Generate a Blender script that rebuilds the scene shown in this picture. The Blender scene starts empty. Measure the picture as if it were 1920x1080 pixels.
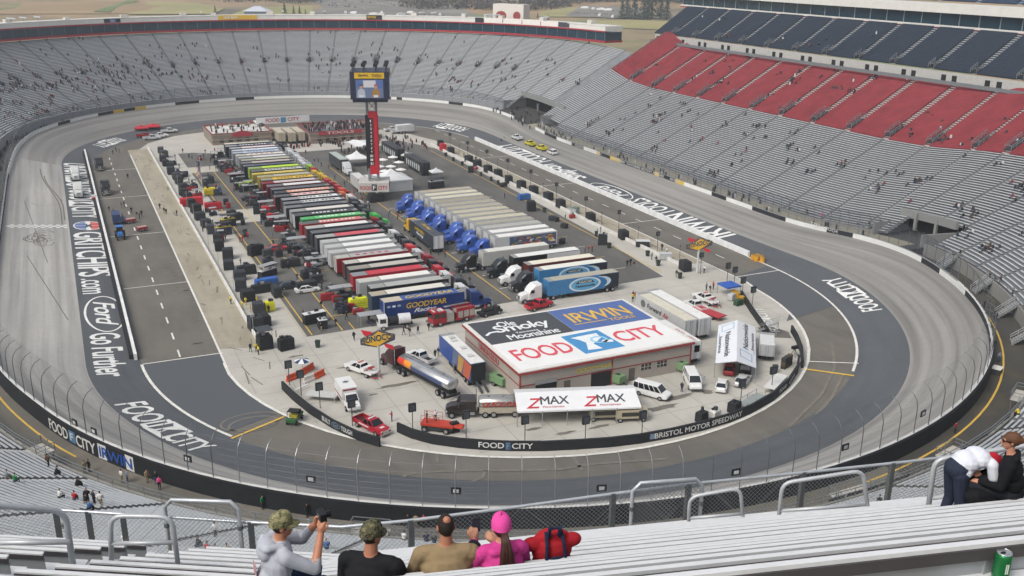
import bpy, bmesh, math, random
import numpy as np
from mathutils import Vector, Matrix
from mathutils.bvhtree import BVHTree
random.seed(7)
R_ = math.radians
sc = bpy.context.scene
col = sc.collection
# ------------------------------------------------------------------ camera (position and direction of the photographer)
CF, CH = 1812.0, 64.0
CP, CY, CR = R_(18.87), R_(25.13), R_(0.56)
_cy, _sy = math.cos(CY), math.sin(CY)
FH = Vector((_sy, _cy, 0)); RT = Vector((_cy, -_sy, 0)); UP = Vector((0, 0, 1))
CFW = FH*math.cos(CP)-UP*math.sin(CP); _u = FH*math.sin(CP)+UP*math.cos(CP)
CRT = RT*math.cos(CR)+_u*math.sin(CR); CUP = _u*math.cos(CR)-RT*math.sin(CR)
def ray(u, v): return CFW+CRT*((u-960)/CF)-CUP*((v-540)/CF)
def g(u, v, z=0.0):                      # point of the level z that lies in this direction from the seat
    d = ray(u, v); t = (z-CH)/d.z
    return Vector((d.x*t, d.y*t, z))
def fg(a, b, z): return RT*a+FH*b+UP*(CH+z)      # near the seat: metres to the side, ahead, above the eye
def fgp(u, v, b):
    d = ray(u, v); t = b/d.dot(FH); return d*t+UP*CH
cam = bpy.data.objects.new('camera', bpy.data.cameras.new('camera')); col.objects.link(cam)
cam.data.sensor_width = 36; cam.data.lens = CF/1920*36; cam.data.clip_start = .1; cam.data.clip_end = 20000
cam.matrix_world = Matrix((( CRT.x, CUP.x, -CFW.x, 0), (CRT.y, CUP.y, -CFW.y, 0), (CRT.z, CUP.z, -CFW.z, CH), (0, 0, 0, 1)))
sc.camera = cam
# ------------------------------------------------------------------ light: a bright overcast day
w = bpy.data.worlds.new('World'); sc.world = w; w.use_nodes = True
SUN_EL, SUN_AZ = R_(48), R_(250)          # azimuth from +Y clockwise
nt = w.node_tree; bg = nt.nodes['Background']
sky = nt.nodes.new('ShaderNodeTexSky'); sky.sky_type = 'NISHITA'; sky.sun_disc = False
sky.sun_elevation = SUN_EL; sky.sun_rotation = SUN_AZ; sky.air_density = 1.0; sky.dust_density = 4.0; sky.ozone_density = 1.0
hs = nt.nodes.new('ShaderNodeHueSaturation'); hs.inputs['Saturation'].default_value = .4; nt.links.new(sky.outputs[0], hs.inputs['Color']); nt.links.new(hs.outputs[0], bg.inputs[0]); bg.inputs[1].default_value = .15
sl = bpy.data.lights.new('sun', 'SUN'); sl.energy = 1.25; sl.angle = R_(24); sl.color = (1, .96, .9)
so = bpy.data.objects.new('sun', sl); col.objects.link(so)
_sd = Vector((math.sin(SUN_AZ)*math.cos(SUN_EL), math.cos(SUN_AZ)*math.cos(SUN_EL), math.sin(SUN_EL)))
so.rotation_euler = _sd.to_track_quat('Z', 'Y').to_euler()
sc.view_settings.view_transform = 'Standard'; sc.view_settings.look = 'None'
sc.view_settings.exposure = .32; sc.view_settings.gamma = 1
sc.cycles.max_bounces = 4; sc.cycles.diffuse_bounces = 2; sc.cycles.glossy_bounces = 2; sc.cycles.transparent_max_bounces = 12
sc.cycles.volume_bounces = 0
# ------------------------------------------------------------------ materials
def hx(s):
    s = s.lstrip('#'); o = []
    for i in (0, 2, 4):
        c = int(s[i:i+2], 16)/255; o.append(c/12.92 if c <= .04045 else ((c+.055)/1.055)**2.4)
    return tuple(o)
_M = {}
def mat(c, rough=.6, metal=0., var=.1, scale=2., spec=.4, bump=0., stretch=None, uv=False, alpha=None, key=None):
    if isinstance(c, str): c = hx(c)
    k = (tuple(round(x, 4) for x in c), rough, metal, var, scale, spec, bump, stretch, uv, alpha, key)
    if k in _M: return _M[k]
    m = bpy.data.materials.new('surface'); m.use_nodes = True; nt = m.node_tree; N = nt.nodes; L = nt.links
    b = N['Principled BSDF']; b.inputs['Roughness'].default_value = rough; b.inputs['Metallic'].default_value = metal
    b.inputs['Specular IOR Level'].default_value = spec
    tc = N.new('ShaderNodeTexCoord'); src = tc.outputs['UV' if uv else 'Object']
    if stretch:
        mp = N.new('ShaderNodeMapping'); mp.inputs['Scale'].default_value = stretch; L.new(src, mp.inputs[0]); src = mp.outputs[0]
    no = N.new('ShaderNodeTexNoise'); no.inputs['Scale'].default_value = scale; no.inputs['Detail'].default_value = 5; no.inputs['Roughness'].default_value = .65
    L.new(src, no.inputs['Vector'])
    cr = N.new('ShaderNodeValToRGB'); e = cr.color_ramp.elements
    e[0].position = .3; e[1].position = .7
    e[0].color = tuple(x*(1-var) for x in c)+(1,); e[1].color = tuple(min(1, x*(1+var)) for x in c)+(1,)
    L.new(no.outputs['Fac'], cr.inputs[0]); L.new(cr.outputs[0], b.inputs['Base Color'])
    if bump:
        bp = N.new('ShaderNodeBump'); bp.inputs['Strength'].default_value = bump; L.new(no.outputs['Fac'], bp.inputs['Height']); L.new(bp.outputs[0], b.inputs['Normal'])
    if alpha is not None:
        out = N['Material Output']; tr = N.new('ShaderNodeBsdfTransparent'); mx = N.new('ShaderNodeMixShader')
        mx.inputs[0].default_value = alpha; L.new(tr.outputs[0], mx.inputs[1]); L.new(b.outputs[0], mx.inputs[2]); L.new(mx.outputs[0], out.inputs[0])
    _M[k] = m; return m
def mat_layers(base, layers, rough=.85, uv=True, spec=.3):
    """asphalt and concrete: a base colour, then (colour, mapping scale, noise scale, from, to, strength) layers laid over it by noise"""
    m = bpy.data.materials.new('surface'); m.use_nodes = True; nt = m.node_tree; N = nt.nodes; L = nt.links
    b = N['Principled BSDF']; b.inputs['Roughness'].default_value = rough; b.inputs['Specular IOR Level'].default_value = spec
    tc = N.new('ShaderNodeTexCoord'); src = tc.outputs['UV' if uv else 'Object']
    cur = None
    for (c, ms, nsc, lo, hi, st) in layers:
        mp = N.new('ShaderNodeMapping'); mp.inputs['Scale'].default_value = ms; L.new(src, mp.inputs[0])
        no = N.new('ShaderNodeTexNoise'); no.inputs['Scale'].default_value = nsc; no.inputs['Detail'].default_value = 6; no.inputs['Roughness'].default_value = .6
        L.new(mp.outputs[0], no.inputs['Vector'])
        mr = N.new('ShaderNodeMapRange'); mr.inputs[1].default_value = lo; mr.inputs[2].default_value = hi; mr.inputs[3].default_value = 0; mr.inputs[4].default_value = st
        L.new(no.outputs['Fac'], mr.inputs[0])
        mx = N.new('ShaderNodeMix'); mx.data_type = 'RGBA'; L.new(mr.outputs[0], mx.inputs[0])
        if cur is None: mx.inputs[6].default_value = hx(base)+(1,)
        else: L.new(cur, mx.inputs[6])
        mx.inputs[7].default_value = hx(c)+(1,); cur = mx.outputs[2]
    L.new(cur, b.inputs['Base Color']); return m
def glow(c, s, key=''):
    k = ('glow', c, s, key)
    if k in _M: return _M[k]
    m = bpy.data.materials.new('lit'); m.use_nodes = True; b = m.node_tree.nodes['Principled BSDF']
    b.inputs['Base Color'].default_value = (.02, .02, .02, 1); b.inputs['Emission Color'].default_value = hx(c)+(1,); b.inputs['Emission Strength'].default_value = s
    _M[k] = m; return m
# ------------------------------------------------------------------ mesh helper
class MB:
    def __init__(s): s.v = []; s.f = []; s.m = []; s.uv = {}; s.T = None
    def add(s, vs, fs, m=0):
        o = len(s.v)
        if s.T is not None: vs = [s.T @ Vector(q) for q in vs]
        s.v += [tuple(q) for q in vs]; s.f += [tuple(i+o for i in f) for f in fs]; s.m += [m]*len(fs)
        return s
    def box(s, x0, x1, y0, y1, z0, z1, m=0, top=None):
        vs = [(x0, y0, z0), (x1, y0, z0), (x1, y1, z0), (x0, y1, z0), (x0, y0, z1), (x1, y0, z1), (x1, y1, z1), (x0, y1, z1)]
        s.add(vs, [(3, 2, 1, 0), (0, 1, 5, 4), (1, 2, 6, 5), (2, 3, 7, 6), (3, 0, 4, 7)], m); s.f.append(tuple(len(s.v)-8+i for i in (4, 5, 6, 7))); s.m.append(m if top is None else top); return s
    def cb(s, x, y, z, sx, sy, sz, m=0): return s.box(x-sx/2, x+sx/2, y-sy/2, y+sy/2, z, z+sz, m)
    def bar(s, p, q, w, h=None, m=0, up=(0, 0, 1)):     # a straight square bar
        p = Vector(p); q = Vector(q); d = (q-p).normalized(); h = h or w
        a = d.cross(Vector(up)); a = a.normalized() if a.length > 1e-4 else Vector((1, 0, 0)); b = a.cross(d)
        vs = [c+a*(i*w/2)+b*(j*h/2) for c in (p, q) for i, j in ((-1, -1), (1, -1), (1, 1), (-1, 1))]
        return s.add(vs, [(0, 1, 2, 3), (7, 6, 5, 4), (0, 4, 5, 1), (1, 5, 6, 2), (2, 6, 7, 3), (3, 7, 4, 0)], m)
    def tube(s, pts, r, n=8, m=0, caps=True):
        pts = [Vector(p) for p in pts]; rr = r if isinstance(r, (list, tuple)) else [r]*len(pts); vs = []
        prev = None
        for i, p in enumerate(pts):
            d = (pts[min(i+1, len(pts)-1)]-pts[max(i-1, 0)]).normalized()
            if prev is None:
                a = d.cross(Vector((0, 0, 1))); a = a if a.length > 1e-3 else d.cross(Vector((1, 0, 0)))
            else: a = prev-d*prev.dot(d)
            a.normalize(); prev = a; b = d.cross(a)
            vs += [p+(a*math.cos(2*math.pi*k/n)+b*math.sin(2*math.pi*k/n))*rr[i] for k in range(n)]
        fs = [(i*n+k, i*n+(k+1) % n, (i+1)*n+(k+1) % n, (i+1)*n+k) for i in range(len(pts)-1) for k in range(n)]
        if caps: fs += [tuple(range(n-1, -1, -1)), tuple((len(pts)-1)*n+k for k in range(n))]
        return s.add(vs, fs, m)
    def cyl(s, p, q, r, r2=None, n=12, m=0): return s.tube([p, q], [r, r if r2 is None else r2], n, m)
    def poly(s, pts, m=0): return s.add(pts, [tuple(range(len(pts)))], m)
    def prism(s, xy, z0, z1, m=0, top=None):
        n = len(xy); vs = [(x, y, z0) for x, y in xy]+[(x, y, z1) for x, y in xy]
        s.add(vs, [(i, (i+1) % n, n+(i+1) % n, n+i) for i in range(n)]+[tuple(range(n-1, -1, -1))], m)
        s.f.append(tuple(len(s.v)-n+i for i in range(n))); s.m.append(m if top is None else top); return s
    def side(s, xz, y0, y1, m=0):                        # a side outline (x,z) given width y0..y1
        n = len(xz); vs = [(x, y0, z) for x, z in xz]+[(x, y1, z) for x, z in xz]
        return s.add(vs, [tuple(range(n)), tuple(range(2*n-1, n-1, -1))]+[((i+1) % n, i, n+i, n+(i+1) % n) for i in range(n)], m)
    def loft(s, secs, m=0, caps=True, closed=True):
        n = len(secs[0]); vs = [p for q in secs for p in q]
        fs = [(i*n+k, i*n+(k+1) % n, (i+1)*n+(k+1) % n, (i+1)*n+k) for i in range(len(secs)-1) for k in range(n if closed else n-1)]
        if caps: fs += [tuple(range(n-1, -1, -1)), tuple((len(secs)-1)*n+k for k in range(n))]
        return s.add(vs, fs, m)
    def ball(s, c, r, n=10, m=0):
        rx, ry, rz = r if isinstance(r, (list, tuple)) else (r, r, r); k = max(4, n//2); secs = []
        for i in range(k+1):
            t = math.pi*i/k; t = min(max(t, .05), math.pi-.05)
            secs.append([(c[0]+rx*math.sin(t)*math.cos(2*math.pi*j/n), c[1]+ry*math.sin(t)*math.sin(2*math.pi*j/n), c[2]-rz*math.cos(t)) for j in range(n)])
        return s.loft(secs, m)
    def data(s, name, mats, bevel=0., smooth=False, uvs=None):
        me = bpy.data.meshes.new(name); me.from_pydata(s.v, [], s.f)
        for x in (mats if isinstance(mats, (list, tuple)) else [mats]): me.materials.append(x)
        me.polygons.foreach_set('material_index', s.m)
        if bevel:
            b = bmesh.new(); b.from_mesh(me)
            bmesh.ops.remove_doubles(b, verts=b.verts, dist=1e-4)
            bmesh.ops.bevel(b, geom=[e for e in b.edges if len(e.link_faces) == 2 and e.calc_face_angle(0) > .5], offset=bevel, segments=2, affect='EDGES', profile=.6, clamp_overlap=True)
            b.to_mesh(me); b.free()
        if uvs is not None:
            ul = me.uv_layers.new(name='UVMap'); idx = np.empty(len(me.loops), 'i'); me.loops.foreach_get('vertex_index', idx)
            ul.data.foreach_set('uv', np.array(uvs, 'f')[idx].ravel())
        if smooth: me.polygons.foreach_set('use_smooth', [True]*len(me.polygons))
        me.update(); return me
    def build(s, name, mats, parent=None, loc=None, rz=0., **k):
        return link(name, s.data(name, mats, **k), parent, loc, rz)
def link(name, me, parent=None, loc=None, rz=0.):
    o = bpy.data.objects.new(name, me); col.objects.link(o)
    if parent: o.parent = parent
    if loc is not None: o.location = loc
    if rz: o.rotation_euler = (0, 0, rz)
    return o
def tag(o, label, cat, group=None, kind=None):
    if label: o['label'] = label
    if cat: o['category'] = cat
    if group: o['group'] = group
    if kind: o['kind'] = kind
    return o
def thing(name, label, cat, loc=(0, 0, 0), rz=0., group=None):
    o = bpy.data.objects.new(name, None); col.objects.link(o); o.location = loc; o.rotation_euler = (0, 0, rz); o.empty_display_size = .3
    return tag(o, label, cat, group)
def ground(o): o['kind'] = 'structure'; return o
def dup(root, loc, rz=0., label=None, group=None, remap=None):
    def cp(o, par):
        c = o.copy(); col.objects.link(c)
        if par: c.parent = par
        for ch in list(o.children): cp(ch, c)
        return c
    r = cp(root, None); r.location = loc; r.rotation_euler = (0, 0, rz)
    if label: r['label'] = label
    if group: r['group'] = group
    return r
def heading(p, q): d = Vector(q)-Vector(p); return math.atan2(d.y, d.x)
# ------------------------------------------------------------------ lettering
TEXTS = {}
def letter(specs):
    tmp = []
    for key, (s, bold, shear, space) in specs.items():
        c = bpy.data.curves.new('t', 'FONT'); c.body = s; c.shear = shear; c.space_character = space; c.resolution_u = 3
        o = bpy.data.objects.new('t', c); col.objects.link(o); tmp.append((key, o))
    bpy.context.view_layer.update(); dg = bpy.context.evaluated_depsgraph_get()
    for key, o in tmp:
        me = bpy.data.meshes.new_from_object(o.evaluated_get(dg)); v = np.array([q.co[:2] for q in me.vertices]); f = [tuple(p.vertices) for p in me.polygons]
        v -= v.min(0); v /= v[:, 1].max(); TEXTS[key] = (v, f, bold); bpy.data.meshes.remove(me); c = o.data; bpy.data.objects.remove(o); bpy.data.curves.remove(c)
def put_text(mb, key, fn, w, h, m=0, x0=0., y0=0.):
    """lay the text key into a w by h box; fn(x, y) -> world point"""
    v, f, bold = TEXTS[key]; sx = w/v[:, 0].max(); d = bold*1.15
    for k, (i, j) in enumerate(((0, 0), (1, 0), (-1, 0), (0, 1), (0, -1), (.7, .7), (-.7, -.7)) if d > .004 else ((0, 0),)):     # heavier strokes: shifted sheets, each a little proud of the last
        mb.add([fn(x0+(a+i*d)*sx, y0+(b+j*d)*h, .004*k) for a, b in v], f, m)
def plane_fn(o, ex, ey, n=None, off=0.):
    o = Vector(o); ex = Vector(ex).normalized(); ey = Vector(ey).normalized(); n = ex.cross(ey)
    return lambda x, y, dz=0.: o+ex*x+ey*y+n*(off+dz)
def ring(fn, cx, cy, rx, ry, t, mb, m=0, n=40):
    a = [fn(cx+rx*math.cos(2*math.pi*i/n), cy+ry*math.sin(2*math.pi*i/n)) for i in range(n)]
    b = [fn(cx+(rx-t)*math.cos(2*math.pi*i/n), cy+(ry-t)*math.sin(2*math.pi*i/n)) for i in range(n)]
    mb.add(a+b, [(i, (i+1) % n, n+(i+1) % n, n+i) for i in range(n)], m)
letter({'FOODCITY': ('FOOD   CITY', .03, 0, 1.0), 'FOOD': ('FOOD', .035, 0, .95), 'CITY': ('CITY', .035, 0, .95), 'F': ('F', .05, 0, 1), 'GRIT': ('GRITCHIPS', .03, 0, .92), 'com': ('.com', .025, 0, .95),
        'Ford': ('Ford', .01, .35, .9), 'GoF': ('Go Further', .025, 0, .95), 'IRWIN': ('IRWIN', .045, 0, .95), 'TOOLS': ('TOOLS', .03, 0, 1), 'Snapon': ('Snap-on', .015, .3, .95), 'UNOH': ('UNOH.EDU', .03, 0, .92),
        'BMS': ('BRISTOL MOTOR SPEEDWAY', .025, 0, 1), 'BUILT': ('BUILT', .02, 0, 1), 'TOUGH': ('TOUGH', .02, 0, 1), 'GOODYEAR': ('GOODYEAR', .035, .15, .95), 'Racing': ('Racing', 0, .4, .9), 'SUNOCO': ('SUNOCO', .035, .15, .95),
        'Ole': ('Ole', .02, 0, .95), 'Smoky': ('Smoky', .025, 0, .9), 'Tenn': ('Tennessee', .0, .1, 1), 'Moon': ('Moonshine', .02, 0, .92), 'ZMAX': ('MAX', .04, .05, .95), 'Z': ('Z', .03, .35, 1), 'micro': ('Micro-lubricant', .02, 0, 1),
        'NW': ('Nationwide', .012, 0, .95), 'ins': ('Insurance', 0, 0, 1), 'QF': ('QUICK-FUEL', .035, .25, .95), 'Fwd': ('Forward', .01, .2, .92), 'Air': ('Air', .02, .2, .95), 'NASCAR': ('NASCAR', .03, .15, .95), 'n19': ('19', .03, 0, 1),
        'Sprint': ('Sprint', .02, .2, 1),})

letter({'d%d' % i: (str(i), .03, 0, 1) for i in range(0, 10)})
# ================================================================== THE SETTING
X0, YN, YF, RR = 72.5, 160., 330., 74.
LS, LA = YF-YN, math.pi*RR
PER = 2*LS+2*LA
def frame(s):
    """point on the middle of the oval, outward direction, and whether it is an end; s runs with the race cars"""
    s %= PER
    if s < LS: return Vector((X0, YF-s, 0)), Vector((-1, 0, 0))
    s -= LS
    if s < LA: a = math.pi+s/RR; return Vector((X0, YN, 0)), Vector((math.cos(a), math.sin(a), 0))
    s -= LA
    if s < LS: return Vector((X0, YN+s, 0)), Vector((1, 0, 0))
    a = (s-LS)/RR; return Vector((X0, YF, 0)), Vector((math.cos(a), math.sin(a), 0))
def smooth(x): x = min(max(x, 0), 1); return x*x*(3-2*x)
def bank(s):
    s %= PER; b = 0
    for c in (LS+LA/2, 2*LS+1.5*LA):
        d = abs(s-c); d = min(d, PER-d); b = max(b, smooth((LA/2+28-d)/56))
    return b
def rD(s): return 88.2-3.4*bank(s)
def zD(s): return 2.3+4.7*bank(s)
RB, RC = 65.5, 73.8
def zC(s): return .7+.8*bank(s)
def zs(s, r):
    if r <= RB: return 0.
    if r <= RC: return zC(s)*(r-RB)/(RC-RB)
    t = (r-RC)/(rD(s)-RC); return zC(s)+(zD(s)-zC(s))*t
def on(s, r, dz=0.): o, n = frame(s); q = o+n*r; q.z = zs(s, r)+dz; return q
def off(s, r, z): o, n = frame(s); q = o+n*r; q.z = z; return q
def find_s(p):
    x, y = p[0], p[1]
    if y > YF: a = math.atan2(y-YF, x-X0); return 2*LS+LA+a*RR
    if y < YN: a = math.atan2(y-YN, x-X0) % (2*math.pi); return LS+(a-math.pi)*RR
    return YF-y if x < X0 else LS+LA+y-YN
def srange(s0, s1, step): n = max(1, int(round((s1-s0)/step))); return [s0+(s1-s0)*i/n for i in range(n+1)]
def strip(name, mt, s0, s1, ra, rb, step=4, nr=4, dz=0., label=None):
    """a band of the track between two offsets (numbers or functions of s), as one sheet with uv in metres"""
    fa = ra if callable(ra) else (lambda s: ra); fb = rb if callable(rb) else (lambda s: rb)
    S = srange(s0, s1, step); vs = []; uv = []
    for s in S:
        for k in range(nr+1):
            r = fa(s)+(fb(s)-fa(s))*k/nr; vs.append(on(s, r, dz)); uv.append((s, r))
    n = nr+1; fs = [(i*n+k, i*n+k+1, (i+1)*n+k+1, (i+1)*n+k) for i in range(len(S)-1) for k in range(nr)]
    mb = MB(); mb.add(vs, fs); return ground(link(name, mb.data(name, mt, uvs=uv)))
M_CONC = mat_layers('979590', [('85837e', (.02, .25, 1), 1.2, .35, .7, .8), ('a6a299', (.05, .05, 1), .6, .45, .75, .5), ('6b6966', (.03, 1.1, 1), 1.0, .54, .72, .5), ('7b7873', (1, 1, 1), .9, .3, .8, .35)])
def worn(m, stops):
    """rubber and age along the lap: a multiplier that changes with the distance round the oval"""
    nt = m.node_tree; N = nt.nodes; L = nt.links; b = N['Principled BSDF']; src = b.inputs['Base Color'].links[0].from_socket
    tc = N.new('ShaderNodeTexCoord'); sp = N.new('ShaderNodeSeparateXYZ'); L.new(tc.outputs['UV'], sp.inputs[0]); dv = N.new('ShaderNodeMath'); dv.operation = 'DIVIDE'; dv.inputs[1].default_value = PER; L.new(sp.outputs[0], dv.inputs[0])
    cr = N.new('ShaderNodeValToRGB'); e = cr.color_ramp.elements
    while len(e) < len(stops): e.new(.5)
    for k, (s, v) in enumerate(stops): e[k].position = s/PER; e[k].color = (v, v, v*1.01, 1)
    L.new(dv.outputs[0], cr.inputs[0])
    # darker racing grooves in the bends: bands across the width
    no = N.new('ShaderNodeTexNoise'); mp = N.new('ShaderNodeMapping'); mp.inputs['Scale'].default_value = (.006, .45, 1); no.inputs['Scale'].default_value = 1.; no.inputs['Detail'].default_value = 4; L.new(tc.outputs['UV'], mp.inputs[0]); L.new(mp.outputs[0], no.inputs['Vector'])
    mr = N.new('ShaderNodeMapRange'); mr.inputs[1].default_value = .42; mr.inputs[2].default_value = .64; mr.inputs[3].default_value = 1.06; mr.inputs[4].default_value = .72; L.new(no.outputs['Fac'], mr.inputs[0])
    mx = N.new('ShaderNodeMix'); mx.data_type = 'RGBA'; mx.blend_type = 'MULTIPLY'; mx.inputs[0].default_value = 1; L.new(src, mx.inputs[6]); L.new(cr.outputs[0], mx.inputs[7])
    m2 = N.new('ShaderNodeMix'); m2.data_type = 'RGBA'; m2.blend_type = 'MULTIPLY'; m2.inputs[0].default_value = 1; L.new(mx.outputs[2], m2.inputs[6]); L.new(mr.outputs[0], m2.inputs[7]); L.new(m2.outputs[2], b.inputs['Base Color'])
worn(M_CONC, [(0, 1.3), (150, 1.38), (270, 1.3), (320, 1.02), (365, .82), (410, .86), (470, .92), (560, .84), (640, .76), (730, .84), (790, 1.12)])
M_DARK = mat_layers('54575a', [('484b4e', (.03, .4, 1), 1.2, .4, .7, .7), ('616467', (.08, .1, 1), .8, .45, .75, .5), ('484b4f', (1, 1, 1), 1.2, .35, .8, .3)])
M_PIT = mat_layers('6f6b63', [('5e5b55', (.06, .3, 1), 1., .4, .7, .7), ('7f7a70', (.1, .1, 1), .7, .45, .75, .5), ('47443f', (.09, .7, 1), 1.4, .62, .74, .6)])
M_PITO = mat_layers('67635c', [('56534d', (.3, .06, 1), 1., .4, .7, .7), ('747067', (.1, .1, 1), .7, .45, .75, .5), ('47443f', (.5, .12, 1), .8, .64, .74, .5)], uv=False)
M_PAD = mat_layers('b0ada4', [('9f9b92', (.08, .08, 1), 1., .4, .7, .8), ('bab7ae', (.2, .2, 1), 1., .5, .7, .5), ('6f6a60', (.5, .35, 1), .7, .66, .76, .7)], uv=False)
M_STALL = mat_layers('9b9483', [('8a8372', (.3, .06, 1), 1., .4, .65, .8), ('a9a291', (.2, .1, 1), 1., .5, .7, .6), ('4f4a42', (.9, .25, 1), 1., .66, .74, .9)], uv=False)
M_LANE = mat_layers('5a5956', [('55544f', (.1, .1, 1), 1., .4, .7, .7), ('74726c', (.25, .08, 1), .8, .45, .75, .6), ('3d3c39', (.9, .1, 1), .7, .66, .76, .7)], uv=False)
WHITE = mat('d8d8d2', .6, var=.08, scale=1.5); YELLOW = mat('c9a545', .6, var=.12, scale=1.5); PAINT = mat('dcdcd8', .6, var=.1, scale=.8)
LINE = mat('d2d0c8', .7, var=.18, scale=1.2); ORANGE = mat('d9633a', .6, var=.1)
# --- ground sheets of the infield (each a little above the one below)
def sheet(name, pts, z, mt, holes=None):
    mb = MB(); mb.poly([(p[0], p[1], z) for p in pts]); return ground(mb.build(name, mt))
sheet('pit_road', [tuple(off(s, RB, 0))[:2] for s in srange(0, PER-4, 4)], 0, M_PITO)
def curveA(n=36):      # the inner white line: straight sides and a rounder near end
    c = [(X0-53, 153.5)]
    for i in range(1, n): a = math.pi+math.pi*i/n; c.append((X0-.2+53*math.cos(a), 153+53*math.sin(a)))
    return c+[(X0+53.8, 153.5)]
A_NEAR = curveA()
A_FAR = [(126.5, 325), (119.5, 352), (108, 371), (92, 381), (72, 384.5), (52, 384), (38, 378), (27.5, 366), (22.5, 352), (20.2, 336)]
A_ALL = A_NEAR+A_FAR
sheet('infield_concrete', A_ALL, .03, M_PAD)
sheet('garage_lanes', [(34.8, 159.6), (47, 160), (72, 161.6), (112.2, 163.4), (115.5, 200), (117.5, 260), (119, 318), (112, 338), (100, 336.5), (72, 335), (50, 335), (40, 342), (34.8, 342)], .05, M_LANE)
for q in ([(32, 256.5), (45.5, 256.5), (43.5, 242.3), (32, 243)], [(34.8, 317), (43, 317), (43, 308), (34.8, 308)]): sheet('concrete_pad', q, .07, M_PAD)
sheet('concrete_pad', [(60.5, 335), (105, 336.6), (104, 330.5), (62, 329)], .07, M_PAD)
sheet('pit_stalls', [(19.8, 160), (26.2, 158), (26.6, 355), (19.8, 355)], .05, M_STALL)
sheet('pit_stalls', [(120.6, 169), (126.2, 168), (126.8, 325), (121.6, 325)], .05, M_STALL)
jm = MB(); rs_ = random.Random(9)       # joints and stains of the concrete
def inA(x, y): return y < 384 and ((x-X0)**2+(y-153)**2 < 52.3**2 if y < 153 else X0-52 < x < X0+53 if y < 320 else False)
for y in np.arange(102, 160, 6.1):
    xs = [x for x in np.arange(20, 127, .5) if inA(x, y)]
    if xs: jm.add([(xs[0], y-.035, .041), (xs[-1], y-.035, .041), (xs[-1], y+.035, .041), (xs[0], y+.035, .041)], [(0, 1, 2, 3)])
for x in np.arange(22, 126, 6.1):
    ys = [y for y in np.arange(100, 159, .5) if inA(x, y)]
    if ys: jm.add([(x-.035, ys[0], .043), (x+.035, ys[0], .043), (x+.035, ys[-1], .043), (x-.035, ys[-1], .043)], [(0, 1, 2, 3)])
for y in np.arange(166, 350, 6.1): jm.add([(26.8, y-.04, .041), (34.6, y-.04, .041), (34.6, y+.04, .041), (26.8, y+.04, .041)], [(0, 1, 2, 3)]); jm.add([(20, y+2, .061), (26.2, y+2, .061), (26.2, y+2.08, .061), (20, y+2.08, .061)], [(0, 1, 2, 3)])
ground(jm.build('concrete_joints', mat('7d7970', .9)))
jm = MB()
for (uu, vv, rx, ry) in ((745, 722, 4, .6), (1240, 765, 3.4, .9), (1270, 745, 3.2, .8), (1125, 800, 2, .4), (1000, 805, 1.6, .4), (900, 770, 2.2, .5), (640, 690, .8, .3), (556, 668, 1.6, .4), (700, 740, .9, .3), (1060, 812, 1.8, .4), (1325, 735, 1.2, .8), (1170, 760, 2.4, .5)):
    c = g(uu, vv); n_ = 16; a0 = rs_.random()*3; jm.poly([(c.x+rx*math.cos(q*6.283/n_)*rs_.uniform(.6, 1.15), c.y+ry*math.sin(q*6.283/n_)*rs_.uniform(.6, 1.15), .047) for q in range(n_)])
ground(jm.build('stains', mat('6a665e', .6, 0, .2, .5)))
# --- the oval
strip('apron', M_DARK, 0, PER, RB, RC, 4, 3)
strip('race_track', M_CONC, 0, PER, RC, rD, 3, 8)
M_GROOVE = None
sA = find_s((0, 156)); sB = find_s((8, 125))
# dark sealed asphalt across the pit lane at both ends of the near bend
def fan(name, mt, pts, z): sheet(name, pts, z, mt)
Lx = [off(s, RB, 0) for s in srange(find_s((0, 158.6)), find_s((12.5, 126.5)), 3)]
Ax = [Vector(p+(0,)) for p in A_NEAR]
def a_between(y0, y1, left): return [q for q in A_NEAR if (q[0] < X0) == left and y1 <= q[1] <= y0]
sheet('sealed_asphalt', [tuple(q)[:2] for q in Lx]+[(24.3, 131.6)]+a_between(153.5, 132.5, True)[::-1]+[(19.6, 158)], .04, M_DARK)
Rx = [off(s, RB, 0) for s in srange(find_s((133, 134.5)), find_s((138, 160.8)), 3)]
sheet('sealed_asphalt', [tuple(q)[:2] for q in Rx]+[(126.4, 157.4)]+a_between(153.5, 134, False)[::-1]+[(118.5, 131.5)], .04, M_DARK)
# --- painted lines
mk = MB()
def pline(pts, wd, z, m=0):
    pts = [Vector((p[0], p[1], 0)) for p in pts]; vs = []
    for i, p in enumerate(pts):
        d = (pts[min(i+1, len(pts)-1)]-pts[max(i-1, 0)]).normalized(); n = Vector((-d.y, d.x, 0))*(wd/2)
        vs += [(p.x-n.x, p.y-n.y, z), (p.x+n.x, p.y+n.y, z)]
    mk.add(vs, [(2*i, 2*i+1, 2*i+3, 2*i+2) for i in range(len(pts)-1)], m)
pline([(20, 346), (19.6, 153.5)], .35, .09); pline(A_NEAR, .5, .09); pline([(126.3, 153.5), (126.6, 325)], .35, .09)
pline([tuple(off(s, RB, 0))[:2] for s in srange(find_s((0, 158)), find_s((13.8, 125.2)), 3)], .45, .09)
pline([tuple(off(s, RB, 0))[:2] for s in srange(find_s((113, 108.6)), find_s((138, 168)), 3)], .45, .09)
pline([tuple(off(s, RB+1.5+5.5*smooth((s-2*LS-LA*1.55)/60), 0))[:2] for s in srange(2*LS+LA*1.55, PER+2, 4)], .4, .35)
pline([tuple(off(s, RB+.3, 0))[:2] for s in srange(2*LS+LA*1.02, 2*LS+LA*1.3, 4)], .4, .12)
for y in (158.3, 199.9, 241.5, 283, 322): pline([(7.2, y), (20, y-.3)], .28, .085)
for y in (157, 204, 250.5, 296): pline([(126.5, y), (137.8, y)], .28, .085)
y = 153.
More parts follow.
